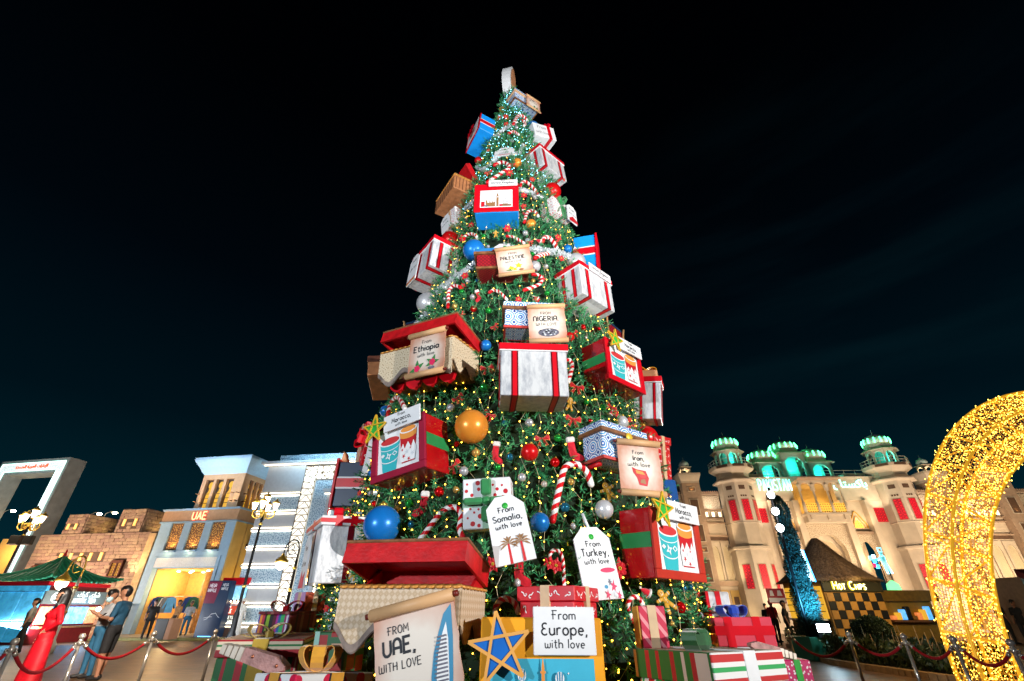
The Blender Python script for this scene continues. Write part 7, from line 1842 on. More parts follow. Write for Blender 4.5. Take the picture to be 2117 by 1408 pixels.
def cane_gift(key, label, seed, lid=True):
    t, a, b, h = gift(key, 'gift_box', label, group='red gifts printed with white candy canes')
    lh = min(.12, h * .25)
    q = MB(); shell(q, a, b, 0, h - lh); q.obj('body', CANEPR, t)
    q = MB(); q.bbox(-a - .02, a + .02, -b - .02, b + .02, h - lh + .0005, h, .006); q.obj('lid', CANEPR, t)
    q = MB()
    for (hw, yy, Rz) in ((a, b, 0), (b, a, math.pi / 2), (b, a, -math.pi / 2)):
        Rm = Matrix.Rotation(Rz, 4, 'Z'); squiggles(q, hw * .93, .02, h - lh - .02, -yy - .002, 0, seed, Rm); squiggles(q, hw * .95, h - lh + .01, h - .01, -yy - .022, 0, seed + 1, Rm)
    q.obj('candy_cane_print', P_WHITE, t)
    q = MB(); q.box(-.045, .045, -b - .027, b + .027, -.004, h + .006); q.box(-a - .026, a + .026, -.045, .045, -.003, h + .005); q.obj('ribbon', CREAMRIB, t)
    return t, a, b, h
t, a, b, h = cane_gift('cane_low', 'red candy cane printed gift with cream ribbon standing behind the Europe gift', 11)
t, a, b, h = cane_gift('cane_box_left', 'red candy cane printed gift with red bow on the left flank, behind the Morocco gift', 12)
bow(t, RED, (-a, -b - .02, h * .55), .17, 3, w=.12, rot=(0, R_(-80), 0))
q = MB(); ribbon(q, [(0, .12), (-.03, -.2), (-.08, -.5)], .1); q.xf(Matrix.Translation((-a * .2, -b - .08, h * .5)) @ Matrix.Rotation(R_(50), 4, 'Z')); q.obj('ribbon_tag', WHITE, t)
t, a, b, h = cane_gift('cane_box_right', 'red candy cane printed gift on the right flank behind the Iran scroll', 13)
q = MB(); ribbon(q, [(0, .2), (.05, -.2), (.09, -.55)], .12); q.xf(Matrix.Translation((a + .05, -b * .4, h * .4)) @ Matrix.Rotation(R_(20), 4, 'Z')); q.obj('ribbon_tag', WHITE, t)
p = on_tree(1385, 1010, .02)[0]; o = MB().bbox(-.17, .17, -.15, .15, -.17, .17, .01).obj('gift_box', mat('deep_blue_wrap', (.005, .08, .3), .4)); o.location = p + Vector((-.05, .2, 0)); o.rotation_euler = (0, 0, R_(40)); tag(o, 'plain blue gift peeping out under the red candy cane gift, right flank', 'gift box')
# ---- the lettered panel standing at the very tip
t, a, b, h = gift('top_slab', 'tree_topper', 'white thick oval topper seen edge on at the tip of the tree', 'tree topper')
pts = ell(0, h * .5, .30, h * .62, n=24)
q = MB(); q.prism(pts, -a * .9, a * .9, ax='x'); q.obj('plaque', WHITE, t)
q = MB(); q.prism(ell(0, h * .5, .24, h * .54, n=24), a + .001, a + .012, ax='x'); q.obj('emblem', PEACH, t)
q = MB(); q.tube([(0, 0, .1), (0, 0, -.5)], .05, 8); q.obj('mast', WHITE, t)

# ================================================================== GIFTS ON THE STAGE
# Europe
t, a, b, h = gift('europe', 'gift_box', 'amber Europe gift with blue star and turquoise balloon picture at the front')
q = MB(); shell(q, a, b, 0, h, .012); q.obj('body', ORANGE, t)
pw = a * .83
S = [(11, [(-pw, .03), (pw, .03), (pw, h - .27), (-pw, h - .27)])]; er = random.Random(9)
for k in range(30): r = er.choice((.006, .01, .02, .03)); S.append((5 if k % 3 else 0, ell(er.uniform(-pw + .04, pw - .04), er.uniform(.08, h - .32), r, r, n=10)) if r < .012 else (1 if k % 2 else 11, ell(er.uniform(-pw + .04, pw - .04), er.uniform(.1, h - .34), r, r, n=12)))
S += [(3, [(-.045 + .0, .03), (.045, .03), (.018, .3), (.01, h - .32), (.0, h - .25), (-.01, h - .32), (-.018, .3)]), (3, [(-.02, h - .36), (.02, h - .36), (.02, h - .345), (-.02, h - .345)])]
for cx, cz, r in ((-.16, h - .37, .032), (.125, h - .39, .034)):
    S += [(0, ell(cx, cz, r, r * 1.25, n=16)), (9, [(cx - r * .75, cz + r * .8), (cx - r * .45, cz + r * 1.1), (cx - r * .3, cz - r * 1.3), (cx - r * .55, cz - r * .9)]), (9, [(cx + r * .75, cz + r * .8), (cx + r * .45, cz + r * 1.1), (cx + r * .3, cz - r * 1.3), (cx + r * .55, cz - r * .9)]), (9, [(cx - r * .18, cz + r * 1.2), (cx + r * .18, cz + r * 1.2), (cx + r * .1, cz - r * 1.25), (cx - r * .1, cz - r * 1.25)]), (0, [(cx - r * .35, cz - r * 1.0), (cx + r * .35, cz - r * 1.0), (cx, cz - r * 2.0)])]
prints(t, 'picture', S, -b - .002, PM)
board(t, .17, h - .085, .485, .32, -b - .05, ['From', 'Europe,'.replace('E', '\u0190'), 'with love'], sizes=(.26, .34, .24), wt=.11)
star(t, -.33, h - .2, .245, -b - .075, mat('amber_star_rim', (.72, .36, .09), .45), mat('royal_blue_star', (.01, .13, .5), .4), -.16)
# left stack
t, a, b, h = gift('striped_left', 'gift_box', 'red, green and cream striped gift with olive gold bow, lower left stack', group='gifts stacked at the foot of the tree')
VSTR = uvramp('green_red_upright_stripes', 'X', [(0, (.012, .13, .03)), (.22, (.4, .01, .02)), (.3, (.012, .13, .03)), (.52, (.4, .01, .02)), (.68, (.012, .13, .03)), (.8, (.4, .01, .02)), (.86, (.6, .5, .36)), (.9, (.4, .01, .02))], scale=2.6)
HSTR = uvramp('cream_red_level_stripes', 'Y', [(0, (.42, .01, .02)), (.3, (.66, .54, .38)), (.48, (.02, .18, .05)), (.6, (.66, .54, .38)), (.78, (.42, .01, .02))], scale=7.4)
q = MB(); shell(q, a, b, 0, h - .14); q.obj('body', VSTR, t); q = MB(); q.bbox(-a - .02, a + .02, -b - .02, b + .02, h - .1395, h, .008); q.obj('lid', HSTR, t)
OLIVEG = mat('olive_gold_ribbon', (.42, .27, .03), .4, sheen=.3, var=.2); q = MB(); q.box(-.07, .07, -b - .027, b + .027, -.004, h + .006); q.obj('ribbon', OLIVEG, t)
bow(t, OLIVEG, (0, -b * .5, h + .005), .21, 2, w=.13, rot=(0, 0, R_(30)), tails=2)
t, a, b, h = gift('multi', 'gift_box', 'gift with multicoloured upright stripes and red bow, on the lower left stack', group='gifts stacked at the foot of the tree')
MST = uvramp('rainbow_upright_stripes', 'X', [(0, (.1, .005, .02)), (.1, (.4, .01, .25)), (.16, (.02, .1, .3)), (.24, (.03, .35, .1)), (.36, (.25, .01, .12)), (.42, (.55, .5, .6)), (.48, (.06, .03, .3)), (.56, (.6, .2, .03)), (.64, (.35, .02, .05)), (.72, (.01, .01, .01)), (.78, (.2, .35, .02)), (.88, (.01, .01, .01))], scale=2.36)
DPL = uvramp('dark_plaid_wrap', 'X', [(0, (.16, .006, .015)), (.4, (.05, .003, .01)), (.55, (.16, .006, .015)), (.8, (.28, .1, .09))], scale=5)
q = MB(); shell(q, a, b, 0, h); o = q.obj('body', [MST], t)
q = MB(); q.bbox(-a - .01, a + .01, -b - .01, b + .01, h + .0005, h + .03, .006); q.bbox(a + .001, a + .012, -b, b, 0, h, .003); q.obj('lid', DPL, t)
bow(t, mat('dark_red_satin', (.35, .006, .015), .25, var=.15), (0, -b * .2, h + .032), .19, 2, w=.13, rot=(0, 0, R_(30)))
t, a, b, h = gift('purple', 'gift_box', 'small lilac and orange diagonal striped gift at the back of the left stack', group='gifts stacked at the foot of the tree')
DIAG = uvramp('orange_diagonal_stripes', 'X', [(0, (.5, .07, .02)), (.6, (.26, .03, .015))], scale=11, rot=R_(40))
q = MB(); q.bbox(-a, a - .004, -b, b, -.06, h, .008); q.obj('body', mat('lilac_wrap', (.5, .28, .5), .3), t); q = MB(); q.bbox(a - .003, a + .01, -b, b, -.06, h, .004); q.obj('side_wrap', DIAG, t)
q = MB(); q.box(a + .011, a + .02, -.03, .03, -.06, h + .01); q.box(-.03, .03, -b - .008, -b - .001, -.06, h); q.obj('ribbon', CREAMRIB, t)
# hidden shelf carrying those two is the crate beneath
o = MB().bbox(-.36, .36, -.3, .3, 0, .66, .01).obj('gift_box', DPL); o.location = (-2.5, 6.36, .425); o.rotation_euler = (0, 0, R_(-20)); tag(o, 'large dark plaid gift carrying the rainbow striped gift on the left', 'gift box', 'gifts stacked at the foot of the tree')
t, a, b, h = gift('white_dot', 'gift_box', 'white gift with red spots, black edged yellow ribbon and big amber bow', group='gifts stacked at the foot of the tree')
BDOT = voro('big_red_spot_print', 5.5, [(0, (.62, .01, .06)), (.24, (.78, .79, .8))], randomness=.6)
q = MB(); shell(q, a, b, 0, h - .1); q.obj('body', BDOT, t); q = MB(); q.bbox(-a - .015, a + .015, -b - .015, b + .015, h - .0995, h, .008); q.obj('lid', BDOT, t)
AMB = mat('amber_velvet', (.68, .32, .03), .5, sheen=.4, var=.15, vs=10)
q = MB()
for (u, mi, g) in ((.075, 1, .004), (.06, 0, .007)): q.box(-u, u, -b - .015 - g, b + .015 + g, -.002, h + g, mi); q.box(-a - .015 - g, a + .015 + g, -u, u, -.001, h + g - .0008, mi)
q.obj('ribbon', [AMB, INK], t)
bow(t, AMB, (0, 0, h + .008), .23, 6, w=.1)
t, a, b, h = gift('patch', 'gift_box', 'patchwork red and green gift half hidden under the UAE chest', group='gifts stacked at the foot of the tree')
q = MB(); shell(q, a, b, 0, h); q.obj('body', voro('patchwork_wrap', 5, [(0, (.35, .02, .02)), (.3, (.03, .13, .05)), (.55, (.5, .3, .2))], metric='CHEBYCHEV', randomness=.8), t); q = MB(); q.box(-a - .004, -a + .05, -b - .004, -b + .05, 0, h + .004); q.obj('corner_ribbon', mat('mint_ribbon', (.35, .6, .5), .4), t)
o = thing_part('bow_holder', None); bpy.data.objects.remove(o)
def tin(label, loc, rot, flip, sc=.8):
    t = thing('wooden_bar', label, 'wooden bar', loc, rot=rot); t.scale = (sc,) * 3; f = -1 if flip else 1
    q = MB(); q.prism([(-.25, 0), (.15, 0), (.29, .06), (.29, .1), (.15, .15), (-.25, .13)], -.06, .06); q.obj('bar', mat('rosy_weathered_wood', (.4, .2, .18), .5, var=.35, vs=10, bump=.3), t)
    for k in range(4):
        q = MB(); q.bbox(-.25 - .075 * (k + 1) + .006, -.25 - .075 * k - .003, -.066, .066, -.004, .126 - .012 * k, .006); q.obj('metal_band', mat('cream_metal_band', (.55, .48, .4), .4, metal=.3), t)
    for x in (-.12, .2):
        q = MB(); q.ball((x, -.062, .08), .018, 10); q.obj('rivet', mat('copper_rivet', (.5, .18, .1), .3, metal=.8), t)
tin('rosy wooden bar with metal banded end lying on the striped gift, lower left', onY(545, 1364, 4.78) + Vector((0, 0, -.06)), (R_(0), R_(14), R_(-12)), False)
tin('wooden bar with striped banded end lying on the striped gift, lower right', onY(1580, 1342, 4.75) + Vector((0, 0, -.03)), (R_(0), R_(-10), R_(190)), True, .5)
# right stack
t, a, b, h = gift('big_right', 'gift_box', 'large red, green and white striped gift with dark green bow, lower right', group='gifts stacked at the foot of the tree')
VS2 = uvramp('bright_upright_stripes', 'X', [(0, (.5, .015, .02)), (.08, (.03, .32, .06)), (.22, (.5, .015, .02)), (.27, (.03, .32, .06)), (.4, (.72, .7, .68)), (.44, (.5, .015, .02)), (.56, (.72, .7, .68)), (.66, (.03, .32, .06)), (.7, (.72, .7, .68)), (.75, (.5, .015, .02)), (.85, (.03, .32, .06)), (.93, (.5, .015, .02))], scale=2.0)
HS2 = uvramp('bright_level_stripes', 'Y', [(0, (.5, .02, .02)), (.16, (.75, .74, .73)), (.34, (.03, .34, .09)), (.48, (.75, .74, .73)), (.62, (.5, .02, .02)), (.84, (.75, .74, .73))], scale=4.6)
q = MB(); shell(q, a, b, 0, h - .2); q.obj('body', VS2, t)
q = MB(); q.bbox(-a - .02, a + .02, -b - .02, -b + .0, h - .1995, h, .006); q.obj('lid_front', HS2, t)
q = MB(); q.bbox(-a - .02, a + .02, -b + .0005, b + .02, h - .1995, h, .006); q.obj('lid', uvramp('dark_upright_stripes', 'X', [(0, (.012, .13, .02)), (.15, (.4, .01, .015)), (.2, (.012, .13, .02)), (.3, (.4, .01, .015)), (.36, (.012, .13, .02)), (.5, (.6, .45, .35)), (.66, (.4, .01, .015)), (.72, (.012, .13, .02)), (.8, (.6, .45, .35)), (.84, (.012, .13, .02)), (.94, (.4, .01, .015))], scale=1.35), t)
q = MB(); q.box(-.07, .07, -b - .026, b + .026, -.003, h + .005); q.obj('ribbon', WHITE, t)
DG = mat('dark_green_velvet', (.008, .10, .02), .45, sheen=.5, var=.25, vs=12); bow(t, DG, (-.18, -b * .2, h + .007), .23, 2, w=.12, rot=(0, 0, R_(25)))
q = MB(); q.bbox(-.1, .1, -.09, .09, .0, .14, .03); q.xf(Matrix.Translation((-.18, -b * .2, h + .006)) @ Matrix.Rotation(R_(-30), 4, 'Z')); q.obj('bow_centre', DG, t)
t, a, b, h = gift('pink', 'gift_box', 'tall pink diagonal striped gift with cream ribbon standing on the striped gift', group='gifts stacked at the foot of the tree')
q = MB(); shell(q, a, b, 0, h); q.obj('body', uvramp('pink_diagonal_stripes', 'X', [(0, (.5, .02, .06)), (.62, (.68, .25, .28))], scale=13, rot=R_(-38)), t); q = MB(); q.box(-a - .012, -a - .001, -b, b, 0, h); q.obj('gold_side', GOLD, t)
q = MB(); q.box(-.038, .038, -b - .006, b + .006, -.002, h + .005); q.obj('ribbon', CREAMRIB, t)
t, a, b, h = gift('plaid', 'gift_box', 'red and pink plaid lidded gift with royal blue bow, lower right', group='gifts stacked at the foot of the tree')
PINKL = mat('rose_paint', (.62, .12, .14), .45, var=.1)
lh = .27
q = MB(); shell(q, a, b, 0, h - lh); q.obj('body', MARBLE, t); q = MB(); q.bbox(-a - .02, a + .02, -b - .02, b + .02, h - lh + .0005, h, .008); q.obj('lid', PINKL, t)
q = MB(); q.box(-a - .026, a + .026, -b - .026, b + .026, h - lh * .62, h - lh * .3)
for x in (-.55, .5): q.box(x * a - .04, x * a + .04, -b - .0245, b + .0245, h - lh - .002, h + .004); q.box(x * a - .04, x * a + .04, -b - .004, b + .004, 0, h - lh)
q.obj('strap', RED, t); bow(t, mat('royal_blue_velvet', (.005, .05, .42), .5, sheen=.5, var=.2, vs=12), (-.05, -b * .3, h + .01), .2, 2, w=.12, rot=(0, 0, R_(35)))
q = MB(); q.bbox(-.09, .02, -b * .3 - .08, -b * .3 + .08, h + .006, h + .12, .03); q.obj('bow_centre', MATS['royal_blue_velvet'], t)
t, a, b, h = gift('small_white', 'gift_box', 'small white gift with one red strap behind the plaid gift', group='gifts stacked at the foot of the tree')
q = MB(); shell(q, a, b, 0, h); q.obj('body', MARBLE, t); q = MB(); q.box(-.03, .03, -b - .005, b + .005, -.003, h + .004); q.box(-a - .005, -a + .03, -b - .004, b + .004, -.002, h + .003); q.obj('strap', RED, t)
t, a, b, h = gift('magenta', 'gift_box', 'magenta snow dotted gift with green ribbon, far lower right of the stack', group='gifts stacked at the foot of the tree')
q = MB(); shell(q, a, b, 0, h); q.obj('body', SNOW, t); q = MB(); q.box(-.035, .035, -b - .005, b + .005, -.003, h + .004); q.obj('ribbon', GREEN2, t)

# ================================================================== ORNAMENTS ON THE TREE
LAND = [("the Palestine scroll", 1058, 553), ("the Nigeria scroll", 1130, 673), ("the Ethiopia scroll", 895, 748), ("the centre marble gift", 1100, 780), ("the skyline gift", 1026, 425), ("the biggest orange bauble", 975, 882),
        ("the biggest blue bauble", 790, 1085), ("the Somalia tag", 1054, 1086), ("the Turkey tag", 1231, 1162), ("the Iran scroll", 1308, 965), ("the UAE chest", 850, 1230), ("the Europe gift", 1125, 1330), ("the right marble gift", 1215, 600),
        ("the left marble gift", 895, 545), ("the top white tag", 1043, 314), ("the tip chest", 1080, 215), ("the upper marble gift", 1124, 340), ("the China tag", 1043, 505), ("the left Morocco gift", 850, 920), ("the corner on Morocco gift", 1265, 770),
        ("the lowest Morocco gift", 1360, 1110), ("the green bow gift", 1155, 445), ("the blue gift near the tip", 995, 280), ("the pink striped gift", 1350, 1300)]
DIRS = ['right of', 'above and right of', 'above', 'above and left of', 'left of', 'below and left of', 'below', 'below and right of']
PEND = []
def named(o, what, cat, group, x, y):
    d, i = min((math.hypot(x - a, y - b), i) for i, (n, a, b) in enumerate(LAND) if math.hypot(x - a, y - b) > 14)
    n, a, b = LAND[i]; k = int(round(math.degrees(math.atan2(b - y, x - a)) / 45)) % 8
    PEND.append((f'{what} {DIRS[k]} {n}', d, o, cat, group))
def flush_labels():
    byl = {}
    for p in PEND: byl.setdefault(p[0], []).append(p)
    for lab, ps in byl.items():
        ps.sort(key=lambda p: p[1])
        w = {1: [''], 2: [', the nearer one', ', the farther one'], 3: [', the nearest', ', the middle one', ', the farthest']}.get(len(ps)) or [', %s nearest' % t for t in ('the', 'second', 'third', 'fourth', 'fifth', 'sixth', 'seventh', 'eighth', 'ninth')]
        for p, s in zip(ps, w): tag(p[2], lab + s, p[3], p[4])
BC = {'blue': (.008, .17, .55), 'orange': (.78, .27, .03), 'red': (.62, .012, .012), 'silver': (.66, .67, .70), 'green': (.02, .35, .05), 'gold': (.75, .45, .12), 'pearl': (.7, .62, .56), 'teal': (.02, .16, .26)}
ball_me = {}
capm = MB().lathe([(.22, .95), (.22, 1.1), (.1, 1.16), (.05, 1.16), (.05, 1.24), (0, 1.25)], (0, 0, 0), 10).mesh('cap', BRASS)
def bauble(x, y, r, col, shiny=False, push=.7):
    p, n, _ = on_tree(x, y, 0); R0 = r * mpp(p); d = (p - Vector((0, 0, CAM_H))).normalized(); p = p - d * (R0 * (push + (.5 if r > 17 else 0)) + .06); R0 = r * mpp(p)
    big = r > 12; key = (col, shiny, big)
    if key not in ball_me:
        m = mat('%s_%s_bauble' % (col, 'mirror' if shiny else 'satin'), BC[col], (.13 if shiny else .3), metal=(.6 if shiny else .4 if col == 'silver' else .2), var=.04, coat=.0 if shiny else .3)
        ball_me[key] = MB().ball((0, 0, 0), 1, 26 if big else 14).mesh('bauble', m)
    o = bpy.data.objects.new('bauble', ball_me[key]); COL.objects.link(o); o.location = p; o.scale = (R0,) * 3; o.rotation_euler = (R_(rnd.uniform(-20, 20)), R_(rnd.uniform(-20, 20)), rnd.uniform(0, 6))
    inst('cap', capm, o)
    what = ('tiny' if r < 6 else 'small' if r < 11 else 'medium' if r < 16 else 'large' if r < 30 else 'huge') + (' mirror ' if shiny else ' satin ') + col + ' bauble'
    named(o, what, 'bauble', 'baubles on the Christmas tree', x, y)
for a in ((790, 1085, 38, 'blue'), (975, 882, 35, 'orange'), (885, 628, 24, 'silver'), (980, 518, 23, 'blue'), (931, 497, 19, 'red'), (1141, 397, 19, 'red'), (1054, 388, 17, 'orange'), (1098, 464, 11, 'orange'), (1101, 265, 14, 'blue'), (1038, 227, 7, 'orange'),
          (1069, 337, 10, 'orange'), (989, 332, 8, 'red'), (1191, 543, 20, 'silver'), (1173, 515, 10, 'blue'), (1106, 551, 12, 'silver'), (1095, 935, 18, 'red'), (1116, 1080, 20, 'blue'), (1249, 1053, 19, 'silver'), (1285, 873, 14, 'silver'), (1334, 907, 27, 'red'), (740, 1022, 13, 'silver'),
          (797, 850, 12, 'blue'), (1004, 714, 12, 'blue'), (1177, 697, 11, 'red'), (1069, 1205, 8, 'silver'), (770, 978, 9, 'blue')): bauble(*a)
for a in ((1128, 551, 6, 'silver'), (1000, 488, 5, 'green'), (1086, 482, 6, 'silver'), (1123, 481, 5, 'green'), (1091, 498, 6, 'silver'), (1100, 525, 5, 'green'), (1009, 510, 4, 'silver'), (916, 597, 5, 'green'), (954, 603, 6, 'green'), (967, 580, 6, 'silver'), (920, 618, 5, 'silver'), (977, 614, 6, 'silver'),
          (941, 633, 7, 'gold'), (979, 639, 7, 'red'), (1010, 642, 7, 'green'), (986, 580, 4, 'blue'), (1131, 606, 6, 'green'), (1102, 581, 5, 'gold'), (1163, 656, 5, 'gold'), (1000, 801, 9, 'green'), (932, 843, 9, 'silver'), (1205, 677, 7, 'red'), (1238, 680, 4, 'red'), (1211, 698, 4, 'pearl'), (1212, 832, 6, 'green'),
          (1246, 842, 7, 'green'), (1043, 875, 7, 'teal'), (1094, 874, 9, 'silver'), (984, 936, 9, 'gold'), (959, 974, 10, 'silver'), (944, 918, 6, 'red'), (1029, 966, 7, 'green'), (1054, 945, 8, 'teal'), (908, 1017, 10, 'red'), (943, 1013, 7, 'gold'), (766, 1020, 6, 'silver'), (773, 1042, 6, 'red'), (846, 1041, 9, 'green'),
          (820, 1054, 8, 'gold'), (1079, 987, 9, 'silver'), (1125, 1001, 7, 'pearl'), (1180, 996, 7, 'gold'), (1147, 956, 10, 'red'), (1153, 906, 8, 'green'), (1168, 1049, 10, 'teal'), (1184, 1088, 7, 'silver'), (851, 1084, 8, 'teal'), (1407, 1256, 11, 'red'), (1445, 1273, 9, 'silver'), (1413, 1216, 8, 'teal'), (1426, 1214, 7, 'teal'),
          (1441, 1228, 7, 'red'), (1034, 382, 4, 'silver'), (1105, 408, 5, 'silver'), (1048, 244, 4, 'gold'), (1031, 282, 4, 'silver'), (1068, 264, 4, 'silver'), (1059, 291, 4, 'silver'), (998, 317, 4, 'green'), (972, 560, 4, 'teal'), (1316, 878, 7, 'silver'), (760, 1005, 6, 'red'), (720, 1170, 5, 'gold'), (1020, 765, 4, 'gold'), (1221, 870, 5, 'red'), (660, 1296, 5, 'red'), (1390, 1290, 5, 'gold'), (1228, 1238, 6, 'pearl')): bauble(*a, shiny=True)

# ---- candy canes: slanted red and white bands wound round a tube
CRED = mat('candy_cane_red', (.6, .012, .02), .3, var=0); CWHITE = mat('candy_cane_white', (.8, .78, .75), .35, var=0)
def cane(pts, th, zoom=None, grow=.09, n=10):
    if zoom: pts = [(zoom[0] + x * zoom[2], zoom[1] + y * zoom[2]) for x, y in pts]
    P = smooth_path([on_tree(x, y, grow)[0] for x, y in pts], 10); r = th * mpp(P[0]) / 2
    Ls = [0]
    for i in range(1, len(P)): Ls.append(Ls[-1] + (P[i] - P[i - 1]).length)
    T = Ls[-1]
    def at(s):
        s = min(max(s, 0), T)
        for i in range(1, len(P)):
            if Ls[i] >= s: return P[i - 1].lerp(P[i], (s - Ls[i - 1]) / max(1e-9, Ls[i] - Ls[i - 1])), (P[i] - P[i - 1]).normalized()
        return P[-1], (P[-1] - P[-2]).normalized()
    bandL = r * 1.6; N = max(10, int(T / bandL) // 1); q = MB(); mid = at(T / 2)[0]; out = Vector((mid.x, mid.y - TD, 0)).normalized()
    vs = []
    for i in range(N + 1):
        for k in range(n):
            a = 2 * math.pi * k / n; s = T * i / N + (r * .95 * math.cos(a) if 0 < i < N else 0)
            c, t = at(s); b = (out - t * out.dot(t)).normalized(); e = t.cross(b)
            vs.append(c + (b * math.sin(a) + e * math.cos(a)) * r)
    for i in range(N):
        o = len(q.v); q.add(vs[i * n:(i + 2) * n], [(k, (k + 1) % n, n + (k + 1) % n, n + k) for k in range(n)], (i // 1) % 2, True)
    for c in (0, T): q.ball(at(c)[0], r * .98, 10, (0 if c == 0 else (N - 1) % 2))
    o = q.obj('candy_cane', [CRED, CWHITE]); x, y = pts[len(pts) // 2]
    ln = sum(math.hypot(pts[i + 1][0] - pts[i][0], pts[i + 1][1] - pts[i][1]) for i in range(len(pts) - 1))
    named(o, ('short' if ln < 45 else 'medium' if ln < 100 else 'long') + ' striped candy cane', 'candy cane', 'candy canes on the Christmas tree', x, y)
ZM = {'Z1': (880, 120, .18462), 'Z2': (820, 320, .25573), 'Z3': (740, 620, .17045), 'Z4': (1020, 600, .19885), 'Z5': (700, 800, .18462), 'Z6': (1040, 820, .21308), 'Z7': (600, 1000, .28986), 'Z8': (960, 1020, .27557)}
for z, th, pts in (('Z1', 7, [(980, 745), (1010, 680), (1045, 645), (1100, 660), (1140, 710)]), ('Z1', 8, [(770, 1200), (850, 1168), (920, 1195), (928, 1240), (850, 1290), (690, 1395)]), ('Z2', 7, [(1000, 250), (1030, 215), (1075, 240), (1110, 275), (1135, 310)]),
                   ('Z2', 7, [(1030, 545), (1045, 490), (1065, 458), (1110, 455), (1145, 500)]), ('Z2', 7, [(540, 690), (560, 655), (600, 640), (640, 655), (648, 680)]), ('Z2', 6, [(890, 658), (950, 668), (1030, 715)]), ('Z2', 9, [(1180, 700), (1195, 668), (1235, 672), (1265, 705), (1300, 765)]),
                   ('Z2', 10, [(1120, 835), (1160, 812), (1225, 798)]), ('Z2', 8, [(1030, 1095), (1150, 1048), (1172, 1005), (1150, 975), (1100, 968)]), ('Z2', 8, [(415, 1230), (420, 1110), (445, 1070), (480, 1058), (515, 1075)]), ('Z2', 7, [(750, 1112), (785, 1095), (830, 1112), (890, 1170)]),
                   ('Z3', 10, [(365, 1400), (390, 1290), (440, 1205), (490, 1185), (520, 1220), (570, 1325)]), ('Z4', 10, [(750, 735), (785, 725), (812, 760), (808, 830), (775, 950)]), ('Z6', 15, [(480, 1200), (520, 1010), (565, 810), (600, 690), (670, 655), (755, 672), (815, 740), (855, 850)]),
                   ('Z7', 12, [(905, 425), (980, 330), (1060, 225), (1120, 175), (1185, 170), (1220, 225), (1207, 320), (1235, 390)]), ('Z8', 8, [(640, 500), (645, 450), (675, 425), (715, 440), (738, 500), (745, 600), (750, 700)]), ('Z8', 12, [(228, 935), (235, 850), (275, 800), (325, 790), (380, 825), (402, 890)]),
                   ('Z8', 10, [(1268, 960), (1228, 870), (1235, 805), (1275, 775), (1315, 790), (1340, 840)]), ('Z6', 10, [(1445, 855), (1480, 850), (1520, 905), (1580, 970)]), ('Z1', 6, [(930, 845), (985, 825), (1040, 860)]), ('Z1', 6, [(1080, 700), (1115, 735), (1100, 760)])): cane(pts, th, ZM[z])

# ---- bows, poinsettias, stockings, gingerbread men
BOWR = mat('red_velvet_bow', (.55, .012, .02), .45, sheen=.4, var=.15, vs=20); GEDGE = mat('gold_wire_edge', (.7, .45, .12), .35, metal=.6)
POIN = mat('poinsettia_red', (.62, .008, .025), .5, var=.2, vs=20, sheen=.3); STAMEN = mat('poinsettia_heart', (.7, .5, .05), .5)
def put(o, M, s): o.matrix_world = M @ Matrix.Scale(s, 4)
def tree_bow_mesh():
    q = MB(); e = MB()
    for f in (-1, 1):
        W = [(f * .06, .08), (f * .75, .55), (f * 1.0, .3), (f * .95, -.25), (f * .06, -.08)]
        Tt = [(f * .02, -.05), (f * .3, -.1), (f * .75, -.85), (f * .52, -.78), (f * .35, -.98)]
        for pts, y in ((W, -.12), (Tt, -.02)):
            P = pts if f > 0 else pts[::-1]; o = len(q.v); n = len(P)
            c = (sum(p[0] for p in P) / n, y - .22, sum(p[1] for p in P) / n)
            q.add([(p[0], y, p[1]) for p in P] + [c, (c[0], y + .05, c[2])], [(i, (i + 1) % n, n) for i in range(n)] + [((i + 1) % n, i, n + 1) for i in range(n)])
            e.tube([(p[0], y - .01, p[1]) for p in P] + [(P[0][0], y - .01, P[0][1])], .025, 4)
    q.ball((0, -.2, 0), .17, 10)
    return q.mesh('red_bow', BOWR), e.mesh('gold_edge', GEDGE)
bow_me, bow_ed = tree_bow_mesh()
def tree_bow(x, y, r, roll=0):
    M = frame_at(x, y, .08, R_(roll), .35); s = r * mpp(M.translation); o = bpy.data.objects.new('red_bow', bow_me); COL.objects.link(o); put(o, M, s); inst('gold_edge', bow_ed, o)
    named(o, ('small' if r < 11 else 'large') + ' red velvet bow', 'bow', 'red bows on the Christmas tree', x, y)
for a in ((1007, 762, 15, 8), (1022, 675, 9, 40), (947, 823, 13, 35), (1192, 801, 16, -12), (1185, 868, 17, -8), (1121, 908, 16, 6), (1012, 858, 14, -30), (938, 964, 17, 40), (1297, 884, 9, 10), (1263, 842, 13, -30), (1010, 357, 9, 5), (1186, 690, 11, 30), (1310, 880, 7, 20), (1060, 340, 6, 0), (1148, 500, 7, 20), (1096, 500, 7, 15), (955, 650, 8, 50)): tree_bow(*a)
pq = MB(); petals(pq, (0, -.08, 0), 1.0, 6); petals(pq, (0, -.2, 0), .68, 6, sp=.8); poin_me = pq.mesh('poinsettia', POIN)
ph_ = MB()
for k in range(7): ph_.ball((.12 * math.cos(k), -.34, .12 * math.sin(k)), .07, 6)
ph_me = ph_.mesh('flower_heart', STAMEN)
def poinsettia(x, y, r, roll=0):
    M = frame_at(x, y, .07, R_(roll), .4); s = r * mpp(M.translation); o = bpy.data.objects.new('poinsettia', poin_me); COL.objects.link(o); put(o, M, s); inst('flower_heart', ph_me, o)
    named(o, ('small' if r < 9 else 'medium' if r < 14 else 'large') + ' red poinsettia', 'poinsettia', 'poinsettias on the Christmas tree', x, y)
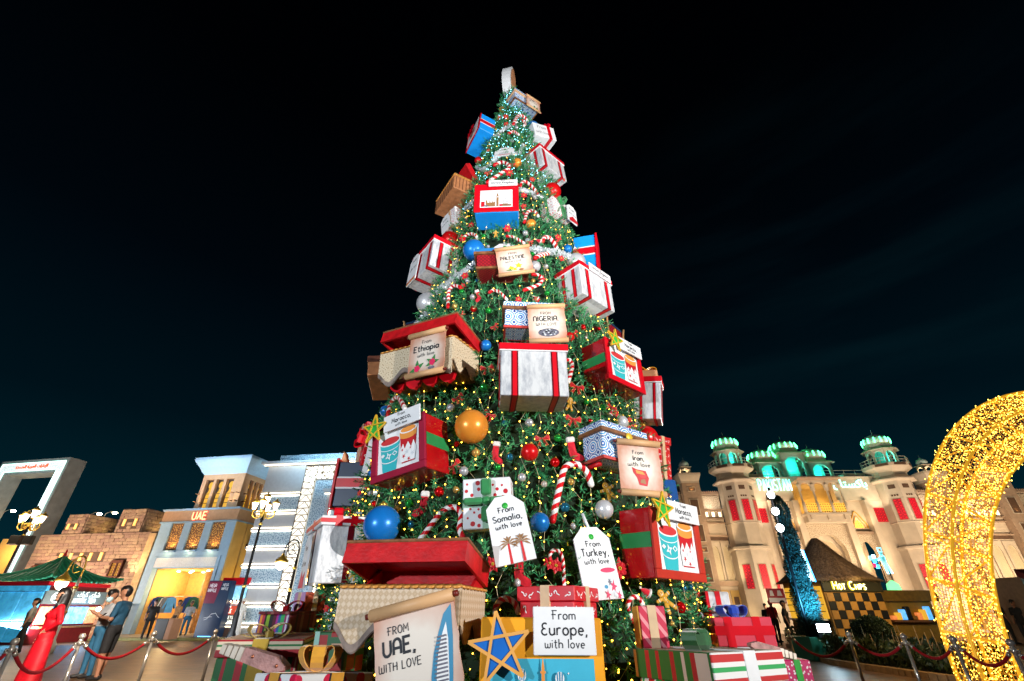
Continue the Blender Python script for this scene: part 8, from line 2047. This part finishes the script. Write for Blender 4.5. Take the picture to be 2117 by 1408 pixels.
for a in ((1032, 245, 7), (1046, 242, 7), (1047, 258, 7), (1053, 359, 10), (1049, 474, 10), (958, 493, 10), (1083, 405, 8), (1083, 428, 8), (1100, 372, 7), (975, 466, 8), (962, 571, 10), (957, 592, 8), (1120, 577, 9), (1019, 1167, 18), (1149, 1170, 17), (1136, 1165, 14), (1279, 1176, 22), (1013, 303, 5), (1010, 312, 5), (1153, 492, 9), (1160, 535, 8), (1072, 620, 8), (1110, 620, 8), (1272, 855, 9), (744, 1020, 7), (1300, 868, 8), (1165, 372, 5), (676, 1258, 9), (655, 1330, 8)): poinsettia(*a, roll=rnd.uniform(0, 60))
STRED = mat('stocking_felt', (.58, .008, .03), .8, sheen=.4, var=.15); STWH = mat('stocking_cuff', (.75, .72, .68), .9, var=.15, bump=.4, bs=60); ICING = mat('white_icing', (.8, .78, .72), .5); GBR = mat('gingerbread', (.62, .32, .03), .55, var=.15)
sq_ = MB(); S_ = [(-.22, .62), (.22, .62), (.24, .0), (.28, -.22), (.62, -.42), (.7, -.66), (.5, -.8), (.2, -.72), (-.2, -.42), (-.26, -.1)]
sq_.prism(S_, -.14, .06); n = len(S_); c = (0.05, -.26, -.1); sq_.add([(p[0] * .8, -.141, p[1] * .85) for p in S_] + [c], [(i, (i + 1) % n, n) if True else () for i in range(n)]); st_me = sq_.mesh('stocking', STRED)
cuff_me = MB().bbox(-.3, .3, -.2, .1, .55, .95, .08).mesh('cuff', STWH)
def stocking(x, y, h, roll=0, mir=1):
    M = frame_at(x, y, .08, R_(roll), .5); s = h * .58 * mpp(M.translation); o = bpy.data.objects.new('stocking', st_me); COL.objects.link(o); o.matrix_world = M @ Matrix.Diagonal((s * mir, s, s, 1)); inst('cuff', cuff_me, o)
    named(o, ('small' if h < 25 else 'medium' if h < 45 else 'large') + ' red stocking with white cuff', 'stocking', 'stockings on the Christmas tree', x, y)
for a in ((1024, 938, 46, -8), (876, 1045, 52, -4, -1), (1183, 932, 52, 8), (1073, 1180, 66, -2, 1), (990, 612, 26, 20, -1), (1028, 396, 18, 10), (1003, 248, 12, 0), (1082, 440, 14, 10)): stocking(*a)
gq = MB(); gq.ball((0, 0, .62), .3, 14, 0, (1, .3, 1)); gq.tube([(0, 0, .4), (0, 0, -.1)], [.22, .24], 10)
for f in (-1, 1): gq.tube([(f * .1, 0, .28), (f * .6, 0, .34)], [.15, .13], 10); gq.ball((f * .6, 0, .34), .14, 10); gq.tube([(f * .1, 0, -.1), (f * .34, 0, -.72)], [.18, .15], 10); gq.ball((f * .34, 0, -.72), .16, 10)
gq.v = [(x, y * .55, z) for x, y, z in gq.v]; gb_me = gq.mesh('gingerbread_man', GBR)
gi = MB()
for f in (-1, 1): gi.ball((f * .1, -.1, .68), .035, 8); gi.strip([(f * .5, .2), (f * .48, .48)], .04, -.1); gi.strip([(f * .2, -.62), (f * .44, -.56)], .04, -.1)
for z in (.25, .08, -.08): gi.ball((0, -.13, z), .04, 8)
gi.strip([(-.1, .56), (0, .5), (.1, .56)], .03, -.11); gi_me = gi.mesh('icing', ICING)
def ginger(x, y, h, roll=0):
    M = frame_at(x, y, .08, R_(roll), .5); s = h * .62 * mpp(M.translation); o = bpy.data.objects.new('gingerbread_man', gb_me); COL.objects.link(o); put(o, M, s); inst('icing', gi_me, o)
    named(o, ('small' if h < 22 else 'large') + ' gingerbread man ornament', 'ornament', 'gingerbread men on the Christmas tree', x, y)
for a in ((1025, 484, 14, 0), (1178, 836, 27, -10), (1259, 1018, 38, 25), (1377, 1243, 42, 32), (733, 1185, 26, -20)): ginger(*a)
hq = MB(); hq.lathe([(.5, 0), (.46, .1), (.34, .5), (.15, .95), (.05, 1.15)], (0, 0, 0), 12); hat_me = hq.mesh('santa_hat', STRED); hb = MB(); hb.lathe([(.45, -.12), (.58, -.05), (.58, .1), (.45, .16)], (0, 0, 0), 12); hb.ball((.05, -.05, 1.2), .16, 8); hb_me = hb.mesh('hat_trim', STWH)
for x, y, h, roll in ((1342, 1228, 30, 60), (1261, 858, 16, -30), (1118, 500, 16, 70), (1112, 618, 14, 60)):
    M = frame_at(x, y, .08, R_(roll), .4); o = bpy.data.objects.new('santa_hat', hat_me); COL.objects.link(o); put(o, M, h * .6 * mpp(M.translation)); inst('hat_trim', hb_me, o)
    named(o, 'red santa hat with white trim', 'santa hat', 'santa hats on the Christmas tree', x, y)
flush_labels()

# ================================================================== VISITORS
def sdf_body(name, prims, vox, mats, parent_props, k=.03):
    A = np.array([p[0] for p in prims]); B = np.array([p[1] for p in prims]); RA = np.array([p[2] for p in prims]); RB = np.array([p[3] for p in prims])
    lo = np.minimum(A, B).min(0) - max(RA.max(), RB.max()) - 2 * vox; hi = np.maximum(A, B).max(0) + max(RA.max(), RB.max()) + 2 * vox
    n = np.ceil((hi - lo) / vox).astype(int) + 1
    gx, gy, gz = [lo[i] + np.arange(n[i]) * vox for i in range(3)]
    P = np.stack(np.meshgrid(gx, gy, gz, indexing='ij'), -1)
    def dist(P, i):
        ba = B[i] - A[i]; pa = P - A[i]; L2 = max(1e-9, ba @ ba); h = np.clip((pa @ ba) / L2, 0, 1)
        return np.linalg.norm(pa - h[..., None] * ba, axis=-1) - (RA[i] + (RB[i] - RA[i]) * h)
    D = None
    for i in range(len(prims)):
        d = dist(P, i); kk = min(k, .6 * min(RA[i], RB[i]) + .003)
        if D is None: D = d
        else:
            h = np.clip(.5 + .5 * (D - d) / kk, 0, 1); D = D * (1 - h) + d * h - kk * h * (1 - h)
    ins = D < 0
    c = np.zeros(tuple(n - 1), int)
    cnt = np.zeros(tuple(n - 1)); pos = np.zeros(tuple(n - 1) + (3,))
    S = lambda a, b, c_: (slice(a, n[0] - 1 + a), slice(b, n[1] - 1 + b), slice(c_, n[2] - 1 + c_))
    cor = [(a, b, c_) for a in (0, 1) for b in (0, 1) for c_ in (0, 1)]
    for u in cor:
        for ax in range(3):
            if u[ax] == 0:
                v = list(u); v[ax] = 1; d0, d1 = D[S(*u)], D[S(*v)]; m = (d0 < 0) != (d1 < 0)
                t = np.where(m, d0 / np.where(m, d0 - d1, 1), 0)
                e = np.zeros(pos.shape); e[...] = u; e[..., ax] = t
                pos += np.where(m[..., None], e, 0); cnt += m
    act = cnt > 0; idx = -np.ones(act.shape, int); idx[act] = np.arange(act.sum())
    ijk = np.argwhere(act); V = lo + (ijk + pos[act] / cnt[act][:, None]) * vox
    Fs = []
    for ax in range(3):
        o1, o2 = [(1, 2), (2, 0), (0, 1)][ax]
        sl0 = [slice(1, -1)] * 3; sl1 = [slice(1, -1)] * 3; sl0[ax] = slice(0, -1); sl1[ax] = slice(1, None)
        a, b = ins[tuple(sl0)], ins[tuple(sl1)]; ch = np.argwhere(a != b); fl_ = a[tuple(ch.T)]
        base = ch.copy(); base[:, o1] += 1; base[:, o2] += 1
        q = []
        for d1, d2 in ((-1, -1), (0, -1), (0, 0), (-1, 0)):
            w = base.copy(); w[:, o1] += d1; w[:, o2] += d2; q.append(idx[tuple(w.T)])
        q = np.stack(q, 1); q[~fl_] = q[~fl_][:, ::-1]; Fs.append(q)
    Fc = np.concatenate(Fs); Fc = Fc[(Fc >= 0).all(1)]
    cen = V[Fc].mean(1); best = np.full(len(cen), 1e9); mi = np.zeros(len(cen), int)
    for i in range(len(prims)):
        d = dist(cen, i); b = d < best; best[b] = d[b]; mi[b] = prims[i][4]
    me = bpy.data.meshes.new(name); me.from_pydata(V.tolist(), [], Fc.tolist())
    for m in mats: me.materials.append(m)
    me.polygons.foreach_set('material_index', mi.astype(np.int32)); me.polygons.foreach_set('use_smooth', [True] * len(Fc)); me.update()
    o = bpy.data.objects.new('person', me); COL.objects.link(o)
    return o
SKINS = [mat('skin_a', (.32, .15, .09), .5, var=.08), mat('skin_b', (.40, .21, .14), .5, var=.08)]
HAIR = mat('black_hair', (.008, .006, .006), .4, var=.2); EYE = mat('eye_dark', (.01, .008, .008), .2); MOUTH = mat('lip', (.28, .07, .06), .5); SHOE = mat('dark_shoe', (.015, .014, .014), .5)
MASKM = mat('pale_blue_mask', (.45, .68, .75), .7)
def person(label, x, y, z, face, hgt, top, bot, shoes=None, skin=0, arms=('down', 'down'), sleeve='short', legs='trousers', hair='short', head_yaw=0, head_tilt=0, stride=.04, vox=.02, extra=None, female=False, hairM=None, mask=False, group=None):
    """materials: 0 skin 1 top 2 bottom 3 hair 4 eye 5 lip 6 shoe 7 extra"""
    s = hgt / 1.75; pr = []
    def add(a, b, ra, rb, m): pr.append((np.array(a, float) * s, np.array(b, float) * s, ra * s, rb * s, m))
    sw = .165 if female else .19; hw = .115
    # torso
    add((0, 0, 1.0), (0, .0, .93), .125, .135, 2); add((0, -.0, 1.0), (0, -.0, 1.26), .125 if not female else .11, .145, 1); add((-.1, .0, 1.3), (.1, .0, 1.3), .115, .115, 1); add((-.1, .015, 1.4), (.1, .015, 1.4), .07, .07, 1); add((-.09, .005, 1.08), (.09, .005, 1.08), .09, .09, 1)
    if female:
        for f in (-1, 1): add((f * .07, -.1, 1.27), (f * .07, -.1, 1.27), .055, .055, 1)
    add((0, .01, 1.42), (0, -.01, 1.52), .052, .05, 0)
    # head
    ca, sa = math.cos(head_yaw), math.sin(head_yaw); ct, st = math.cos(head_tilt), math.sin(head_tilt)
    def H(p): X, Y, Z = p; Y, Z = Y * ct - Z * st, Y * st + Z * ct; return (X * ca - Y * sa, X * sa + Y * ca - .02, Z + 1.55)
    def ah(a, b, ra, rb, m): add(H(a), H(b), ra, rb, m)
    ah((0, .02, .115), (0, .0, .1), .092, .09, 0); ah((0, -.025, .04), (0, -.05, .01), .068, .045, 0); ah((0, -.098, .075), (0, -.118, .045), .01, .016, 0)
    for f in (-1, 1): ah((f * .036, -.088, .088), (f * .036, -.088, .088), .013, .013, 4); ah((f * .088, .01, .07), (f * .088, .015, .045), .014, .012, 0); ah((f * .02, -.098, .11), (f * .05, -.088, .112), .006, .006, 3)
    ah((-.02, -.093, .008), (.02, -.093, .008), .008, .008, 5 if not mask else 7)
    if mask: ah((-.03, -.07, .03), (.03, -.07, .03), .05, .05, 7); ah((0, -.09, .04), (0, -.075, .0), .04, .04, 7)
    if hair == 'short': ah((0, .03, .15), (0, -.03, .165), .088, .075, 3); ah((0, .06, .1), (0, .05, .06), .08, .07, 3)
    elif hair == 'long': ah((0, .03, .15), (0, -.03, .165), .092, .08, 3); ah((0, .06, .1), (0, .08, -.2), .088, .1, 3); ah((-.08, .03, .08), (-.09, .02, -.2), .035, .045, 3); ah((.08, .03, .08), (.09, .02, -.2), .035, .045, 3)
    elif hair == 'cloth': ah((0, .02, .13), (0, .0, .15), .108, .1, 3); ah((0, .06, .1), (0, .08, -.18), .1, .13, 3)
    # legs
    for f in (-1, 1):
        yo = f * stride
        if legs in ('trousers', 'shorts'):
            kn = (f * .12, yo * .6 - .01, .5); an = (f * .125, yo + .02, .09)
            add((f * hw * .9, 0, .9), kn, .098, .068, 2)
            add(kn, an, .066, .05 if legs == 'trousers' else .038, 2 if legs == 'trousers' else 0)
            if legs == 'shorts': add((f * .105, 0, .8), (f * .125, yo * .5, .54), .095, .08, 2); add((kn[0], kn[1] + .02, .36), (kn[0], kn[1] + .02, .28), .056, .05, 0)
        an = (f * .105, yo + .02, .06)
        add((an[0], an[1] + .02, .045), (an[0] + f * .02, an[1] - .16, .035), .045, .036, 6)
    if legs == 'robe':
        add((0, 0, .98), (0, stride * .2, .14), .15, .22, 2); add((-.07, 0, .7), (-.12, .0, .1), .13, .13, 2); add((.07, 0, .7), (.12, .0, .1), .13, .13, 2)
    if legs == 'dress':
        add((0, 0, 1.0), (0, 0, .12), .13, .2, 2); add((-.05, -.02, .75), (-.13, -.03, .08), .12, .14, 2); add((.06, .02, .75), (.13, .03, .08), .12, .15, 2); add((.0, .05, .5), (.0, .09, .06), .12, .15, 2)
    # arms
    for f, pose in ((-1, arms[0]), (1, arms[1])):
        sh = (f * sw, .01, 1.395)
        if pose == 'down': el, wr = (f * (sw + .06), .03, 1.12), (f * (sw + .06), -.05, .88)
        elif pose == 'phone': el, wr = (f * (sw + .05), -.02, 1.12), (f * .06, -.27, 1.14)
        elif pose == 'hip': el, wr = (f * (sw + .17), .06, 1.15), (f * .14, -.05, 1.02)
        else: el, wr = (f * (sw + .1), -.1, 1.16), (f * (sw - .02), -.3, 1.28)
        add(sh, el, .062, .048, 1); 
        if sleeve == 'short': e2 = tuple(sh[i] + (el[i] - sh[i]) * .75 for i in range(3)); pr[-1] = (np.array(sh) * s, np.array(e2) * s, .066 * s, .06 * s, 1); add(e2, el, .045, .042, 0); add(el, wr, .043, .03, 0)
        else: add(el, wr, .05, .042, 1)
        d = np.array(wr) - np.array(el); d = d / np.linalg.norm(d); w = np.array(wr)
        palm_ = w + d * .05; add(w, palm_, .028, .034, 0); sd = np.cross(d, (0, 0, 1.0)) if abs(d[2]) < .9 else np.array((0, 1.0, 0)); sd = sd / np.linalg.norm(sd)
        for i, (o_, l) in enumerate(((-.03, .06), (-.01, .072), (.01, .068), (.028, .052))):
            b0 = palm_ + sd * o_ + d * .02; b1 = b0 + d * l * .6; add(b0, b1, .011, .0105, 0); add(b1, b1 + d * l * .4 + np.array((0, 0, -.012)) - sd * .004, .0105, .009, 0)
        add(w + d * .02 - sd * .025, w + d * .06 - sd * .055, .013, .01, 0)
    if extra:
        for e in extra: add(*e)
    o = sdf_body('person', pr, vox, [SKINS[skin], top, bot, hairM or HAIR, EYE, MOUTH, shoes or SHOE, MASKM], None)
    o.location = (x, y, z); o.rotation_euler = (0, 0, face)
    tag(o, label, 'person', group)
    return o
C_ = lambda n, c, r=.8: mat(n, c, r, var=.18, vs=9)
def gp(px_, py_, z=0.0): return onG(px_, py_, z)
def stand(slope_x, Y): return slope_x * Y
REDD = mat('red_satin_dress', (.5, .006, .02), .6, var=.35, vs=5, bump=.3, bs=6); NAVYT = C_('navy_tshirt', (.008, .05, .10)); BLKS = C_('black_shorts', (.012, .012, .014)); GREYT = C_('grey_tshirt', (.33, .34, .37)); JEAN = C_('blue_jeans', (.02, .10, .19)); WROBE = C_('white_robe', (.75, .74, .72), .7); WCL = C_('white_headcloth', (.72, .7, .66)); DARKC = C_('dark_clothes', (.02, .018, .018)); TANC = C_('tan_coat', (.35, .19, .08)); GREYC = C_('grey_clothes', (.22, .19, .16)); REDC = C_('crimson_shirt', (.32, .01, .04)); OLIVC = C_('olive_shirt', (.13, .12, .07))
person('person in a long red dress with long black hair standing behind the rope', -9.45, 11.0, 0, R_(-38), 1.70, REDD, REDD, female=True, legs='dress', hair='long', sleeve='long', arms=('down', 'hip'), head_yaw=R_(-30), head_tilt=R_(-4), vox=.017, skin=1)
pn = person('person in a navy T-shirt and black shorts looking down at a phone', -9.15, 12.4, 0, R_(-82), 1.80, NAVYT, BLKS, legs='shorts', arms=('phone', 'phone'), head_tilt=R_(16), vox=.017)
person('person in a grey T-shirt and blue jeans with pale face mask, beside the navy shirt', -9.72, 12.75, 0, R_(-38), 1.74, GREYT, JEAN, arms=('down', 'reach'), head_tilt=R_(14), head_yaw=R_(25), mask=True, vox=.018)
ph = MB().bbox(-.04, .04, -.006, .006, -.075, .075, .006).obj('phone', mat('black_phone', (.01, .01, .012), .2)); ph.location = pn.matrix_basis @ Vector((0, -.35, 1.21)); ph.rotation_euler = (R_(-40), 0, R_(-82)); tag(ph, 'black phone held in both hands by the person in navy', 'phone')
w0 = gp(484, 1319, .12)
person('person in a white robe and headcloth standing in front of the white pavilion', w0.x, w0.y, .12, R_(55), 1.68, WROBE, WROBE, legs='robe', hair='cloth', hairM=WCL, sleeve='long', vox=.028)
for (px_, py_, z, f, h, top, bot, lg, lab, kw) in (
    (297, 1322, .12, 40, 1.62, DARKC, DARKC, 'trousers', 'person in dark clothes standing near the shop gate', dict()),
    (352, 1310, .12, -30, 1.66, TANC, DARKC, 'trousers', 'person in a tan coat inside the shop doorway', dict(sleeve='long')),
    (378, 1311, .12, 20, 1.62, GREYT, JEAN, 'trousers', 'person in grey and blue browsing at the right of the shop doorway', dict()),
    (85, 1345, 0, 70, 1.68, OLIVC, GREYC, 'trousers', 'person in an olive shirt walking past the blue kiosk panels', dict(stride=.16)),
    (28, 1350, 0, -60, 1.68, GREYC, DARKC, 'trousers', 'person in grey clothes walking at the far left edge', dict(stride=.14)),
    (1612, 1328, 0, 10, 1.72, REDC, DARKC, 'trousers', 'person in a crimson shirt standing under the red info sign', dict()),
    (1640, 1335, 0, 60, 1.66, DARKC, DARKC, 'trousers', 'person in dark clothes left of the green planter', dict()),
    (1598, 1322, 0, -40, 1.6, DARKC, DARKC, 'trousers', 'person in dark clothes just left of the crimson shirt', dict()),
    (2098, 1332, 0, 80, 1.74, DARKC, DARKC, 'trousers', 'person in silhouette before the cyan lit stall, nearer the arch', dict()),
    (2135, 1334, 0, -70, 1.7, DARKC, DARKC, 'trousers', 'person in silhouette before the cyan lit stall at the picture edge', dict())):
    g = gp(px_, py_, z)
    if g.y > 29.5 and z > 0: g = Vector((g.x * 29.5 / g.y, 29.5, z))
    person(lab, g.x, g.y, z, R_(f), h, top, bot, legs=lg, vox=.026, **kw)
